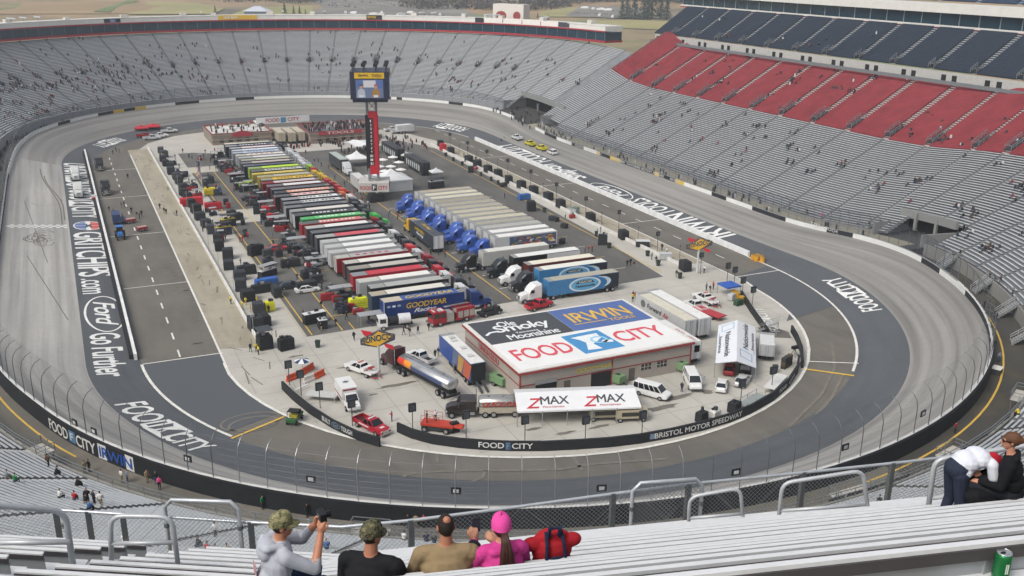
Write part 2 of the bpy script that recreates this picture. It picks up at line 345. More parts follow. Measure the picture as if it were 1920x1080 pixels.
while y < 336:
    pline([(13.2, y+6), (13.2, y+9.4)], .3, .085); pline([(132.3, y+16), (132.3, y+19.4)], .26, .085); y += 8.6
pline([g(1507, 678), g(1636, 683)], .3, .085); pline([g(1505, 692), g(1629, 709)], .55, .088, 1); pline([g(412, 832), g(533, 782)], .4, .088, 1)
pline([g(1626, 708), g(1641, 711)], .8, .09, 2); pline([g(396, 834), g(410, 831)], 1.3, .09, 2)
for x, y0, y1 in ((35.8, 160, 316), (41.4, 160, 316), (70.5, 163, 300), (113.6, 166, 315), (76.2, 163, 300)): pline([(x+.0, y0), (x+(2.2 if x > 110 else 0), y1)], .22, .088, 1)
for y in range(170, 250, 9): pline([(77, y), (84, y)], .2, .088, 0); pline([(99, y+2), (108, y+2)], .16, .088, 1 if y % 2 else 0)
for y in range(168, 240, 14): pline([(41.6, y), (49.5, y)], .16, .088, 1)
pline([(34.6, 159.6), (34.6, 240)], .5, .1, 3); pline([(43.5, 163.5), (43.5, 159.8)], .2, .1, 1)
ground(mk.build('lane_markings', [LINE, YELLOW, ORANGE, mat('a9a28f', .9)]))
# --- lettering on the banked track: s along the track, letters' feet to the outside
tm = MB()
def track_fn(s0, r0, dz=.05): return lambda x, y, d=0.: on(s0+x, r0-y, dz+d)
def word(key, s0, s1, r0, h, m=0):
    if s1 < s0-200: s1 += PER
    put_text(tm, key, track_fn(s0, r0), s1-s0, h, m)
def logo_k(s0, r0, w, h):      # white leaning box with a waving pennant cut in it
    f = track_fn(s0, r0, .06); tm.poly([f(0, 0), f(w, 0), f(w, h), f(0, h)], 0); f2 = track_fn(s0, r0, .10)
    tm.poly([f2(w*.12, h*.1), f2(w*.3, h*.22), f2(w*.34, h*.78), f2(w*.12, h*.9)], 1)
    tm.poly([f2(w*.88, h*.1), f2(w*.6, h*.2), f2(w*.5, h*.5), f2(w*.7, h*.8), f2(w*.88, h*.9)], 1)
    tm.poly([f2(w*.42, h*.2), f2(w*.5, h*.24), f2(w*.47, h*.46), f2(w*.4, h*.36)], 1)
def ford(s0, r0, w, h):
    f = track_fn(s0, r0, .05); ring(f, w/2, h/2, w/2, h/2, .42, tm); put_text(tm, 'Ford', lambda x, y, d=0.: f(w*.17+x, h*.26+y, d), w*.66, h*.5)
def SP(u, v, z=.6): return find_s(g(u, v, z))
# front stretch
word('UNOH', SP(128, 308), SP(131, 349), RC-.6, 7.2); word('FOOD', SP(131, 353), SP(139, 374), RC-1., 6.2); logo_k(SP(131, 376), RC-.6, SP(136, 387)-SP(131, 376), 7.0); word('CITY', SP(139, 388), SP(139, 409), RC-1.1, 6.)
se0, se1 = SP(155, 414), SP(155, 431); f = track_fn(se0, RC-.9, .05); ring(f, (se1-se0)/2, 3.4, (se1-se0)/2, 3.4, .3, tm)
_w = se1-se0
for i in range(12):      # globe: blue half, white band with a check, red half
    a0, a1 = -3.4+6.8*i/12, -3.4+6.8*(i+1)/12; k0 = math.sqrt(max(0, 1-(a0/3.4)**2))*.93; k1 = math.sqrt(max(0, 1-(a1/3.4)**2))*.93
    f3 = track_fn(se0, RC-.9, .04)
    tm.poly([f3(_w/2-k0*_w/2, 3.4+a0), f3(_w/2+k0*_w/2, 3.4+a0), f3(_w/2+k1*_w/2, 3.4+a1), f3(_w/2-k1*_w/2, 3.4+a1)], 2 if i < 5 else 0 if i < 7 else 3)
for j in (-.3, 0, .3): tm.poly([f(_w*(.5+j)-.12, .5), f(_w*(.5+j)+.12, .5), f(_w*(.5+j)+.12, 6.3), f(_w*(.5+j)-.12, 6.3)], 0)
tm.poly([track_fn(se0, RC-.9, .09)(_w*a, b) for a, b in ((.25, 2.9), (.75, 2.7), (.6, 3.6), (.85, 4.0), (.3, 4.1), (.45, 3.4))], 1)
word('GRIT', SP(140, 436), SP(148, 520), RC-.8, 6.6); word('com', SP(150, 524), SP(157, 552), RC-1.0, 3.3)
ford(SP(185, 554), RC-.7, SP(185, 623)-SP(185, 554), 7.2); word('GoF', SP(178, 626), SP(190, 712), RC-1.2, 4.8)
# near bend
word('FOOD', SP(226, 760, 1), SP(296, 806, 1), RC-.7, 4.4); logo_k(SP(285, 800, 1), RC-.5, SP(318, 823, 1)-SP(285, 800, 1), 4.8); word('CITY', SP(316, 820, 1), SP(385, 843, 1), RC-.7, 3.8)
word('FOOD', SP(1632, 583, 1), SP(1598, 555, 1), RC-1.0, 3.6); logo_k(SP(1604, 556, 1), RC-.8, 5., 4.2); word('CITY', SP(1590, 545, 1), SP(1553, 522, 1), RC-1.0, 3.6)
# back stretch
word('IRWIN', SP(1383, 440), SP(1262, 401), RC-.5, 7.); word('TOOLS', SP(1266, 398), SP(1197, 372), RC-.9, 5.2); f = track_fn(SP(1262, 405), RC-6.0, .05); _w = SP(1190, 375)-SP(1262, 405)
tm.poly([f(0, 0), f(_w, 0), f(_w, .5), f(0, .5)], 0)
ford(SP(1182, 372), RC-.8, SP(1110, 342)-SP(1182, 372), 7); word('Snapon', SP(1108, 332), SP(1036, 306), RC-.8, 6.4)
word('FOOD', SP(1016, 303), SP(978, 288), RC-.7, 6.2); logo_k(SP(982, 288), RC-.6, 8, 6.2); word('CITY', SP(966, 284), SP(938, 271), RC-.7, 6.2)
# far bend
word('FOOD', SP(874, 243, 1), SP(845, 238, 1), RC-1.2, 4.6); logo_k(SP(847, 237, 1), RC-.8, 5.5, 5.6); word('CITY', SP(840, 238, 1), SP(814, 234, 1), RC-1.2, 4.6)
word('FOOD', SP(208, 258, 1), SP(188, 263, 1), RC-2.0, 4.5); logo_k(SP(190, 263, 1), RC-1.4, 5., 5.4); word('CITY', SP(182, 265, 1), SP(160, 273, 1), RC-2.0, 4.5)
# start / finish line: chequers across the front stretch, and a paler patch
sf = SP(60, 425, 1.5); nq = 16
for i in range(nq):
    for j in range(3):
        if (i+j) % 2 == 0:
            r0 = RC+.4+(rD(sf)-RC-1.2)*i/nq; r1 = RC+.4+(rD(sf)-RC-1.2)*(i+1)/nq; tm.poly([on(sf-1.5+j, r0, .04), on(sf-.5+j, r0, .04), on(sf-.5+j, r1, .04), on(sf-1.5+j, r1, .04)], 0)
ground(tm.build('track_lettering', [PAINT, M_DARK, mat('5a6d99', .7), mat('c0504a', .7)]))
# tyre marks left on the front stretch
km = MB()
def mark(pts, wd=.22):
    P_ = [Vector(p) for p in pts]; vs = []
    for i, p in enumerate(P_):
        d = (P_[min(i+1, len(P_)-1)]-P_[max(i-1, 0)]).normalized(); n = Vector((-d.y, d.x, 0))*(wd/2); vs += [p-n, p+n]
    km.add(vs, [(2*i, 2*i+1, 2*i+3, 2*i+2) for i in range(len(P_)-1)])
rk = random.Random(3)
for k in range(9):
    s0 = SP(80, 445, 1.5)+rk.uniform(-5, 5); r0 = RC+rk.uniform(3, 8); ra = rk.uniform(1.4, 4.5); rb = rk.uniform(1, 2.6)
    mark([on(s0+ra*math.cos(t/6), r0+rb*math.sin(t/6), .03) for t in range(rk.randint(-10, 0), rk.randint(20, 36))])
mark([on(SP(85, 320, 1.5)+i*2, RC+6-4.5*smooth(i/26), .03) for i in range(34)], .3); mark([on(SP(85, 330, 1.5)+i*2, RC+5-4.2*smooth(i/20), .03) for i in range(28)], .3)
mark([on(SP(60, 480, 1.5)+i*2, RC+9-7*i/22, .03) for i in range(23)], .16); mark([on(SP(30, 380, 1.5)+i*2, RC+10-5*i/30, .03) for i in range(31)], .14)
mark([on(SP(80, 375, 1.5)+6*math.sin(t/7), RC+5+4*math.cos(t/7), .03) for t in range(4, 26)], .16)
for (uu, vv, rx, ry) in ((470, 790, 4.2, 2.6), (475, 795, 3.4, 2.2)):
    c = g(uu, vv); mark([(c.x+rx*math.cos(t/6), c.y+ry*math.sin(t/6), .07) for t in range(0, 38)], .35)
for pts in ([(750, 905), (760, 890), (800, 885), (870, 882), (950, 882), (1050, 880), (1110, 870), (1250, 860)], [(880, 905), (905, 895), (910, 882)], [(1075, 855), (1082, 868), (1092, 882)], [(1560, 640), (1565, 690), (1540, 740), (1480, 800)], [(1582, 700), (1560, 745), (1520, 790)], [(820, 850), (820, 866)]):
    mark([g(a, b, .07) for a, b in pts], .5)
for k in range(40): x, y = rk.uniform(20.6, 25.8), rk.uniform(160, 345); mark([(x, y, .075), (x+rk.uniform(-.9, .9), y+rk.uniform(1.2, 4), .075)], rk.uniform(.15, .4))
for k in range(60): x, y = rk.uniform(15, 19), rk.uniform(160, 345); mark([(x, y, .03), (x+rk.uniform(1., 2.6), y+rk.uniform(-.5, .5), .03)], rk.uniform(.2, .5))
for k in range(50): x, y = rk.uniform(121.5, 126), rk.uniform(170, 320); mark([(x, y, .075), (x+rk.uniform(-.9, .9), y+rk.uniform(1.2, 3), .075)], rk.uniform(.15, .35))
for k in range(8): x, y = rk.uniform(21, 30), rk.uniform(140, 162); mark([(x, y, .055), (x+rk.uniform(-2, 1), y+rk.uniform(2, 6), .055)], .2)
ground(km.build('tyre_marks', mat('6f6a61', .95, var=.2, scale=1.)))
# --- land outside the bowl
def hill_h(x, y):
    d = math.hypot(x-X0, y-250); a = math.atan2(y-250, x-X0)
    h = 2+max(0, d-520)*.012
    h += 34*smooth((d-600)/650)*(.5+.5*math.sin(a*3.1+.2))+50*smooth((d-1300)/1500)*(.55+.45*math.sin(a*5.3+1.1))
    h += 5*math.sin(x*.006+1)*math.cos(y*.0055)*smooth((d-500)/400)
    return h-1.5
vs = []; fs = []; RAD = [150, 170, 230, 320, 430, 540, 660, 780, 900, 1050, 1200, 1400, 1650, 2000, 2500, 3200]; NA = 180
for r in RAD:
    for k in range(NA):
        a = 2*math.pi*k/NA; x, y = X0+r*math.cos(a), 245+r*math.sin(a)*(1.0 if r > 400 else 1.0+.55*(400-r)/250); vs.append((x, y, hill_h(x, y) if r > 400 else -1.0))
fs = [(i*NA+k, i*NA+(k+1) % NA, (i+1)*NA+(k+1) % NA, (i+1)*NA+k) for i in range(len(RAD)-1) for k in range(NA)]
vs.append((X0, 245, -1.0)); fs += [(len(vs)-1, (k+1) % NA, k) for k in range(NA)]
M_LAND = mat_layers('86775a', [('9a8060', (.0022, .0022, .0022), 1, .42, .55, .9), ('707a4c', (.003, .0025, .003), 1.3, .52, .58, .9), ('57584f', (.0018, .0024, .002), 1.1, .55, .6, .85), ('4c4a42', (.02, .02, .02), 1, .5, .7, .5)], uv=False)
mb = MB(); mb.add(vs, [tuple(reversed(f)) for f in fs]); ground(mb.build('hills', M_LAND, smooth=True))
# ================================================================== GRANDSTANDS
def r0(s): return 94.3-2.6*bank(s)
def z0(s): return 3.1+4.9*bank(s)
DR = .8
def isfar(s): s %= PER; return s > 2*LS+LA-2 or s < LS*.9
def slope(s): return .55 if isfar(s) else .5
S_CORNER = 2*LS+LA+4.5
def row(s, i, dz=0.):
    k = slope(s); r = r0(s)+DR*i; z = z0(s)+DR*k*i
    if not isfar(s) and i > 40: z = z0(s)+DR*.5*40+(i-40)*.443
    return off(s, r, z+dz)
def cells(s0, s1, arc=6.46, strt=14.3):
    out = []; s = s0
    while s < s1-2:
        m = s % PER; d = arc if (LS+4 < m < LS+LA-4 or m > 2*LS+LA-4) else strt
        e = min(s+d, s1); out.append((s, e)); s = e
    return out
SEAT_A = mat('cfd1d2', .45, .2, .08, .6, .5); SEAT_N = mat('a9acad', .45, .2, .14, .9, .5); DECK_N = mat('48494a', .85, 0, .2, .8); DECK = mat('85888b', .8, 0, .15, .8); RISER = mat('8b8e90', .7, 0, .12, .8)
SEAT_F = mat('c0c2c3', .5, .2, .1, .5); DECK_F = mat('6a6d70', .8, 0, .15, .8)
SEAT_R = mat('7d2d33', .6, 0, .2, .25); DECK_R = mat('67383b', .7, 0, .15, .8); SEAT_K = mat('1f2a38', .5, 0, .15, .6); DECK_K = mat('2a3340', .7, 0, .15, .8)
CONC = mat('a09f9a', .8, 0, .12, .5); DKC = mat('595b5c', .85, 0, .2, .4); STEEL = mat('8d9193', .4, .6, .1, 1.); BLACK = mat('15171a', .6, 0, .2, 1.); GLASS = mat('1d3440', .08, 0, .25, .25, .7); REDT = mat('8f2530', .5, 0, .1, 1.); WHT = mat('c9c7c0', .6, 0, .06, .3); GALV = mat('a9adb0', .38, .55, .08, 3.)
def seats(parent, s0, s1, i0, i1, mats, chairs=False, holes=(), rowf=row, aisle=.9, arc=6.46, strt=14.3, name='seat_rows', half=.42):
    """bench rows of one bank, cut by aisles"""
    mb = MB(); db = MB(); ab = MB()
    for (a, b) in cells(s0, s1, arc, strt):
        n = 2 if (LS-10 < a % PER < LS+LA+10 or a % PER > 2*LS+LA-10) else 1
        S = [a+(b-a)*k/n for k in range(n+1)]
        for i in range(i0, i1):
            if any(h0 < (a+b)/2 < h1 and i < hi for h0, h1, hi in holes): continue
            P0 = [rowf(s, i) for s in S]; P1 = [rowf(s, i+1) for s in S]; nn = len(S)
            # tread and riser
            o = [frame(s)[1] for s in S]
            T1 = [p+v*DR for p, v in zip(P0, o)]
            db.add(P0+T1+P1, [(k, k+1, nn+k+1, nn+k) for k in range(nn-1)]+[(nn+k, nn+k+1, 2*nn+k+1, 2*nn+k) for k in range(nn-1)])
            rr = (P0[0]-Vector((X0, YN if a < LS+LA+40 else YF, 0))).to_2d().length if n == 2 else RR
            t = aisle*RR/max(rr, RR)/2; Sb = [a+t+(b-a-2*t)*k/n for k in range(n+1)]
            Q = [rowf(s, i) for s in Sb]; ob = [frame(s)[1] for s in Sb]
            h = .42; f0 = [q+v*.38+Vector((0, 0, h-.13)) for q, v in zip(Q, ob)]; f1 = [q+v*.38+Vector((0, 0, h)) for q, v in zip(Q, ob)]
            f2 = [q+v*.68+Vector((0, 0, h)) for q, v in zip(Q, ob)]
            L_ = [f0, f1, f2]
            if chairs: L_ = [[q+v*.3+Vector((0, 0, .1)) for q, v in zip(Q, ob)], [q+v*.3+Vector((0, 0, .42)) for q, v in zip(Q, ob)], [q+v*.62+Vector((0, 0, .4)) for q, v in zip(Q, ob)], [q+v*.74+Vector((0, 0, .85)) for q, v in zip(Q, ob)], [q+v*.78+Vector((0, 0, .8)) for q, v in zip(Q, ob)]]
            mb.add([p for l in L_ for p in l], [(j*nn+k, j*nn+k+1, (j+1)*nn+k+1, (j+1)*nn+k) for j in range(len(L_)-1) for k in range(nn-1)])
            # half steps in the aisle
            if i % 1 == 0:
                p = rowf(a, i); v = frame(a)[1]; tt = Vector((-v.y, v.x, 0))*half
                A = [p-tt+v*.4, p+tt+v*.4, p+tt+v*.8, p-tt+v*.8]; z = Vector((0, 0, .2))
                ab.add([q+z for q in A]+[A[0], A[1]], [(0, 1, 2, 3), (4, 5, 1, 0)])
    x = mb.build(name, mats[0], parent); x['kind'] = 'stuff'
    db.build('stepped_deck', mats[1], parent); ab.build('aisle_steps', mats[2] if len(mats) > 2 else CONC, parent)
def arcbox(mb, s0, s1, ra, rb, za, zb, m=0, step=5, slant=0., mtop=None):
    """a box that follows the oval between two offsets and two heights (numbers or functions)"""
    f = lambda q: q if callable(q) else (lambda s, q=q: q)
    ra, rb, za, zb = f(ra), f(rb), f(za), f(zb); secs = []
    for s in srange(s0, s1, step): secs.append([off(s, ra(s), za(s)), off(s, rb(s), za(s)), off(s, rb(s)+slant, zb(s)), off(s, ra(s)+slant, zb(s))])
    mb.loft(secs, m)
def vomit(mb, s, i, rowf=row, w=1.6, n=5, m=0):
    """rails round a stair mouth in an aisle"""
    v = frame(s)[1]; t = Vector((-v.y, v.x, 0)); p = rowf(s, i); q = rowf(s, i+n)
    for sg in (-1, 1):
        a = p+t*(w/2*sg); b = q+t*(w/2*sg); zz = Vector((0, 0, 1.5))
        mb.bar(a+zz, b+zz, .12, m=m); mb.bar(a+zz*.6, b+zz*.6, .1, m=m)
        for k in range(4): c = a+(b-a)*k/3; mb.bar(c, c+zz, .12, m=m)
    mb.bar(p+t*(w/2)+zz, p-t*(w/2)+zz, .12, m=m)
    a = p+t*(w/2); b = p-t*(w/2); c = q-t*(w/2); d = q+t*(w/2); up_ = Vector((0, 0, .5)); mb.poly([a+up_, b+up_, c+up_*.2, d+up_*.2], 1)
# --- far bend and front stretch: one pale bank under a ring of suites
s0_, s1_ = S_CORNER, PER+LS*.92
fs_ = thing('grandstand', 'pale grey grandstand curving round the far bend under a band of glazed suites', 'grandstand', (0, 0, 0))
seats(fs_, s0_, s1_, 0, 53, (SEAT_A, DECK, mat('6b6d6e', .8)), holes=((S_CORNER-2, S_CORNER+15, 12),))
mb = MB(); arcbox(mb, S_CORNER+14, s1_, lambda s: r0(s)-.4, lambda s: r0(s), lambda s: z0(s)-3.2, lambda s: z0(s)+.9, 0); mb.build('front_wall', mat('96989a', .8), fs_)
mb = MB()
for s in srange(S_CORNER+15, s1_, 3.2): p = row(s, 0); mb.bar(p-frame(s)[1]*.2+Vector((0, 0, .9)), p-frame(s)[1]*.2+Vector((0, 0, 1.9)), .07)
arcbox(mb, S_CORNER+15, s1_, lambda s: r0(s)-.24, lambda s: r0(s)-.16, lambda s: z0(s)+1.85, lambda s: z0(s)+1.95); arcbox(mb, S_CORNER+15, s1_, lambda s: r0(s)-.24, lambda s: r0(s)-.16, lambda s: z0(s)+1.35, lambda s: z0(s)+1.43)
mb.build('front_railing', STEEL, fs_)
for k, (a, b) in enumerate(cells(s0_, s1_)):
    if k > 3: mb = MB(); vomit(mb, a, 25, n=4); mb.build('stair_rail', [STEEL, BLACK], fs_)
RS = 133.; SUITE0 = S_CORNER+6
def rsu(s): return RS+(2. if (s % PER) < LS else 0)
def zz_(k): return lambda s: 31.6+k
su = thing('suite_block', 'band of glazed suites with a white fascia and two red edges above the far grandstand', 'suites')
mb = MB(); arcbox(mb, SUITE0, s1_, lambda s: rsu(s)-.2, lambda s: rsu(s)+9, zz_(0), zz_(.85)); arcbox(mb, SUITE0, s1_, lambda s: rsu(s)-.3, lambda s: rsu(s)+.3, zz_(4.2), zz_(4.7)); mb.build('red_edge', REDT, su)
mb = MB(); arcbox(mb, SUITE0, s1_, lambda s: rsu(s)+.25, lambda s: rsu(s)+8.5, zz_(.85), zz_(4.2)); mb.build('glazing', GLASS, su)
mb = MB(); arcbox(mb, SUITE0, s1_, lambda s: rsu(s)-.1, lambda s: rsu(s)+9, zz_(4.7), zz_(6.5)); arcbox(mb, SUITE0, s1_, lambda s: rsu(s)-.25, lambda s: rsu(s)+.1, zz_(6.5), zz_(6.75)); mb.build('fascia', WHT, su)
mb = MB(); v = srange(SUITE0, s1_, 5)
for s in srange(SUITE0+.3, s1_-1, 3.2): o, n = frame(s); t = Vector((-n.y, n.x, 0)); p = off(s, rsu(s)+.2, 32.5); mb.bar(p, p+Vector((0, 0, 3.3)), .14)
mb.build('muntin', mat('6b767b', .5), su)
for (a, b) in cells(s0_+9, s1_): mb = MB(); s = (a+b)/2; p = row(s, 48); q = off(s, RS+1., 31.6); mb.bar((q.x, q.y, row(s, 48).z-.3), q, .45); mb.build('support_column', mat('53575a', .7), su)
rk = random.Random(5)
for s in srange(SUITE0+8, s1_-6, 12):
    mb = MB(); p = off(s+rk.uniform(-3, 3), RS+rk.uniform(4.5, 7), 38.1); mb.T = Matrix.Translation(p)@Matrix.Rotation(s/RR, 4, 'Z'); mb.cb(0, 0, 0, rk.uniform(1.8, 3.2), rk.uniform(1.5, 2.4), rk.uniform(.9, 1.7)); mb.T = None; mb.build('roof_unit', mat('b8b5ad', .6), su)
def board(name, label, p0, p1, z0b, z1b, r, cols, texts=(), group=None):
    """an advertising board on the suite fascia between two picture columns"""
    sa = find_s(g(*p0, 36)); sb = find_s(g(*p1, 36)); sa, sb = min(sa, sb), max(sa, sb); m = MB(); n = len(cols)
    for i, (c, a, b) in enumerate(cols): arcbox(m, sa+(sb-sa)*a, sa+(sb-sa)*b, rsu(sa)-r, rsu(sa)-.12, z0b+.03*i, z1b-.03*i, i, step=3)
    o = m.build(name, [mat(c, .5) for c, a, b in cols]); tag(o, label, 'sign', group)
    for (key, a, b, lo, hi, c) in texts:
        tmb = MB(); fn = lambda x, y, d=0.: off(sb-(sb-sa)*a-x, rsu(sa)-r-.06-d, z0b+(z1b-z0b)*lo+y)
        put_text(tmb, key, fn, (sb-sa)*(b-a), (z1b-z0b)*(hi-lo)); tmb.build('lettering', mat(c, .5), o)
board('fascia_board', 'yellow and black board on the white suite fascia behind the far bend', (395, 34), (477, 34), 36.35, 38.35, .35, [('c9a335', .5, 1.), ('c9a335', 0, .5)], [('NASCAR', .14, .3, .25, .75, 'e0e0e0'), ('Sprint', .32, .5, .2, .8, 'e8e8e8')])
board('fascia_board', 'blue oval board between two dark panels on the white suite fascia', (112, 36), (162, 36), 36.5, 38.1, .35, [('2a2d31', .0, .3), ('2a2d31', .65, 1.), ('3f5f96', .34, .62)], [('Ford', .42, .6, .25, .75, 'd8dce4')])
board('fascia_board', 'small black board with yellow lettering on the suite fascia above the video tower', (694, 36), (726, 36), 36.4, 38.4, .35, [('23241f', 0, 1)], [('IRWIN', .08, .6, .25, .8, 'c9a335')])
board('fascia_board', 'long board with a row of red and black squares on the suite fascia', (920, 40), (1097, 52), 36.4, 38.5, .3, [('d5cfc8', .12, .92), ('23262b', .9, 1), ('3a3f45', 0, .13)]+[('7c2730' if k % 2 else '2b2024', .16+k*.068, .2+k*.068) for k in range(11)])
m = MB()      # the step between the two banks in the far corner
sa_, sb_ = S_CORNER-3.1, S_CORNER-.1
for i in range(11, 53):
    p, q, p2, q2 = row(sa_-1, i), row(sb_+.2, i), row(sa_-1, i+1), row(sb_+.2, i+1); p = off(sa_, r0(sa_)+DR*i, p.z-.6); p2 = off(sa_, r0(sa_)+DR*(i+1), p2.z-.6); q.z -= .1; q2.z -= .1
    m.add([p, p2, q2, q], [(0, 1, 2, 3)]); 
m.build('corner_wall', mat('6f7274', .85, 0, .2, .4), fs_)
# --- back stretch: grey lower bank, red upper bank, dark balcony, suites
b0_, b1_ = LS+8, S_CORNER-3
TUN = (find_s(g(1752, 486, 4)), find_s(g(1606, 452, 4)), 9)
bs_ = thing('grandstand', 'long grandstand on the back stretch with grey benches below red seats', 'grandstand')
hl = (TUN, (S_CORNER-16, S_CORNER+1, 3), (S_CORNER-9, S_CORNER+1, 8))
b_mid = 2*LS+LA*.0+LA-LS  # junction of the near bend and the back stretch
bj = LS+LA*.62
seats(bs_, bj, b1_, 0, 40, (SEAT_F, DECK_F, mat('6f7274', .8)), holes=hl)
seats(bs_, bj, b1_, 40, 71, (SEAT_R, DECK_R, mat('a8a6a2', .8)), chairs=True, aisle=2.3, half=1.05, name='red_seat_rows')
for k, (a, b) in enumerate(cells(bj, b1_)): mb = MB(); vomit(mb, a, 41, n=6, w=2.); mb.build('stair_rail', [STEEL, mat('2c3033', .8)], bs_)
wm = MB(); xw = X0+r0(b1_)+DR*71
wm.box(xw, xw+.5, 60, 340, 32.2, 35.4)
y = 62
while y < 338:
    wm.box(xw-.06, xw+.02, y, y+1.6, 32.4, 34.7, 1); wm.box(xw-.06, xw+.02, y+3.6, y+5.2, 32.4, 34.7, 1); y += 14.3
wm.build('concourse_wall', [mat('a7a6a2', .8), mat('17191b', .8)], bs_)
mb = MB(); mb.box(xw-2.2, xw-2.1, 60, 340, 32.4, 33.4); mb.build('walkway_railing', STEEL, bs_)
def rowu(s, i, dz=0.): return off(s, xw-X0+1.2+DR*i, 35.6+.5*i+dz)
seats(bs_, LS+LA-60, b1_+6, 0, 20, (SEAT_K, DECK_K, mat('9a9c9c', .8)), chairs=True, aisle=2.1, half=.95, rowf=rowu, name='dark_seat_rows')
def rowv(s, i, dz=0.): return off(s, 182+DR*i, 52.5+.5*i+dz)
seats(bs_, LS+LA-60, b1_-6, 0, 14, (mat('28394f', .5, 0, .15, .6), mat('31425a', .7), mat('8a9098', .8)), chairs=True, aisle=2., half=.9, rowf=rowv, name='upper_seat_rows')
for k, (a, b) in enumerate(cells(LS+LA-60, b1_+6)): mb = MB(); vomit(mb, a, 0, rowf=rowu, n=3, w=2.); mb.build('balcony_rail', [STEEL, BLACK], bs_)
su2 = thing('suite_block', 'glazed suites with a thick white roof edge above the dark balcony seats', 'suites'); xs = 240.5
mb = MB(); mb.box(xs, xs+.5, 60, 350, 45.2, 45.7); mb.build('red_edge', REDT, su2)
mb = MB(); mb.box(xs, xs+.6, 60, 350, 45.7, 46.3); mb.box(xs-1., xs+9, 60, 349, 49.8, 52.2); mb.build('fascia', WHT, su2)
mb = MB(); mb.box(xs+.7, xs+8, 60, 349.5, 45.9, 49.8); mb.build('glazing', GLASS, su2)
mb = MB()
for y in range(62, 350, 7): mb.box(xs+.5, xs+.75, y, y+.22, 46.3, 49.8)
mb.build('muntin', mat('7b868b', .5), su2)
for y in (270.5, 287.5): tag(MB().bar((xs+.6, y, 41.8), (xs+.6, y, 45.3), .45).build('support_column', mat('c5c8c8', .5)), 'white column under the suite edge, %s of the pair above the dark seats' % ('nearer' if y < 280 else 'farther'), 'column', 'white columns under the back stretch suites')
for y in range(70, 350, 14): MB().box(xs+2, xs+2.3, y, y+.3, 43, 45.3).build('support_column', mat('4d5560', .7), su2)
# --- near bend: the bank below the photographer
ns_ = thing('grandstand', 'grey bench grandstand sweeping round the near bend below the photographer', 'grandstand')
seats(ns_, LS+3, bj, 0, 60, (SEAT_N, DECK_N, CONC), arc=9.5)
for st, sa, sb in ((ns_, LS+3, bj), (bs_, bj, TUN[0]), (bs_, TUN[1], S_CORNER-14)):
    mb = MB(); arcbox(mb, sa, sb, lambda s: r0(s)-.3, r0, lambda s: z0(s)-2.4, lambda s: z0(s)+.25); mb.build('front_wall', mat('84837e', .85), st)
    mb = MB()
    for s in srange(sa, sb, 1.9): p = off(s, r0(s)-.15, z0(s)+.2); mb.bar(p, p+Vector((0, 0, 1.05)), .06)
    for h in (1.2, .75): arcbox(mb, sa, sb, lambda s: r0(s)-.19, lambda s: r0(s)-.11, lambda s, h=h: z0(s)+h, lambda s, h=h: z0(s)+h+.07)
    mb.build('front_railing', STEEL, st)
# dark boards along the front of the near bank and pale landings at its stair heads
bm_ = MB(); sA_, sB_ = find_s(g(1480, 960, 8)), find_s(g(1860, 785, 8))
for s in srange(sA_, sB_, 2.0):
    if int(s/2) % 7 in (0, 1): continue
    arcbox(bm_, s, s+1.86, lambda s: r0(s)-.42, lambda s: r0(s)-.34, lambda s: z0(s)-1.9, lambda s: z0(s)+.6)
bm_.build('front_boards', mat('3c4044', .7, 0, .2, .6), ns_)
def landing(s, w, d, h, label):
    n = frame(s)[1]; p = off(s, r0(s)-.3, z0(s)+h); t = thing('landing', label, 'platform', p, math.atan2(n.y, n.x)); MB().box(-d, .9, -w/2, w/2, -.14, 0).build('slab', mat('aaa69c', .8, 0, .1, .6), t); m = MB()
    for a, b in (((-d, -w/2), (.6, -w/2)), ((-d, w/2), (.6, w/2)), ((-d, -w/2), (-d, w/2))): m.bar((a[0], a[1], 1.05), (b[0], b[1], 1.05), .07); m.bar((a[0], a[1], .55), (b[0], b[1], .55), .05); [m.bar((a[0]+(b[0]-a[0])*k/2, a[1]+(b[1]-a[1])*k/2, 0), (a[0]+(b[0]-a[0])*k/2, a[1]+(b[1]-a[1])*k/2, 1.05), .06) for k in range(3)]
    m.build('railing', STEEL, t); m = MB(); [m.bar((-d+.2, y, -h-2), (-d+.2, y, -.14), .14) for y in (-w/2+.2, w/2-.2)]; m.build('legs_frame', mat('5c5f61', .7), t)
for (u, v, w_, lab) in ((1580, 915, 5., 'pale railed landing in front of the benches below the hoop rails'), (1770, 845, 4., 'pale railed landing beside the bent man, above the walkway'), (1880, 735, 4., 'pale railed landing near the foot of the dark walkway bend'), (75, 845, 3., 'small railed landing above the walkway behind the lettered near wall'), (700, 985, 4., 'railed landing above the walkway beyond the bald man')): landing(find_s(g(u, v, 8)), w_, 1.6, .1, lab)
for sa, sb in ((LS+14, TUN[0]),):
    o = strip('walkway', mat_layers('6e6a62', [('5a574f', (.05, .2, 1), 1., .4, .7, .8), ('80796a', (.1, .1, 1), 1., .5, .7, .6)]), sa, sb, 1, 2, 3, 1)
def ring_sheet(name, mt, s0, s1, ra, rb, za, zb, step=3):
    S = srange(s0, s1, step); mb = MB(); mb.add([q for s in S for q in (off(s, ra(s), za(s)), off(s, rb(s), zb(s)))], [(2*i, 2*i+2, 2*i+3, 2*i+1) for i in range(len(S)-1)]); return ground(mb.build(name, mt))
bpy.data.objects.remove(o)
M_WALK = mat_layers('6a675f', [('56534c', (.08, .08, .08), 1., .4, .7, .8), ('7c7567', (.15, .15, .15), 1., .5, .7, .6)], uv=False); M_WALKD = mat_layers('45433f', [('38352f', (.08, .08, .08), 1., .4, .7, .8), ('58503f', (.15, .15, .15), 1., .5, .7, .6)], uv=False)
zw = lambda s: zD(s)-1.3
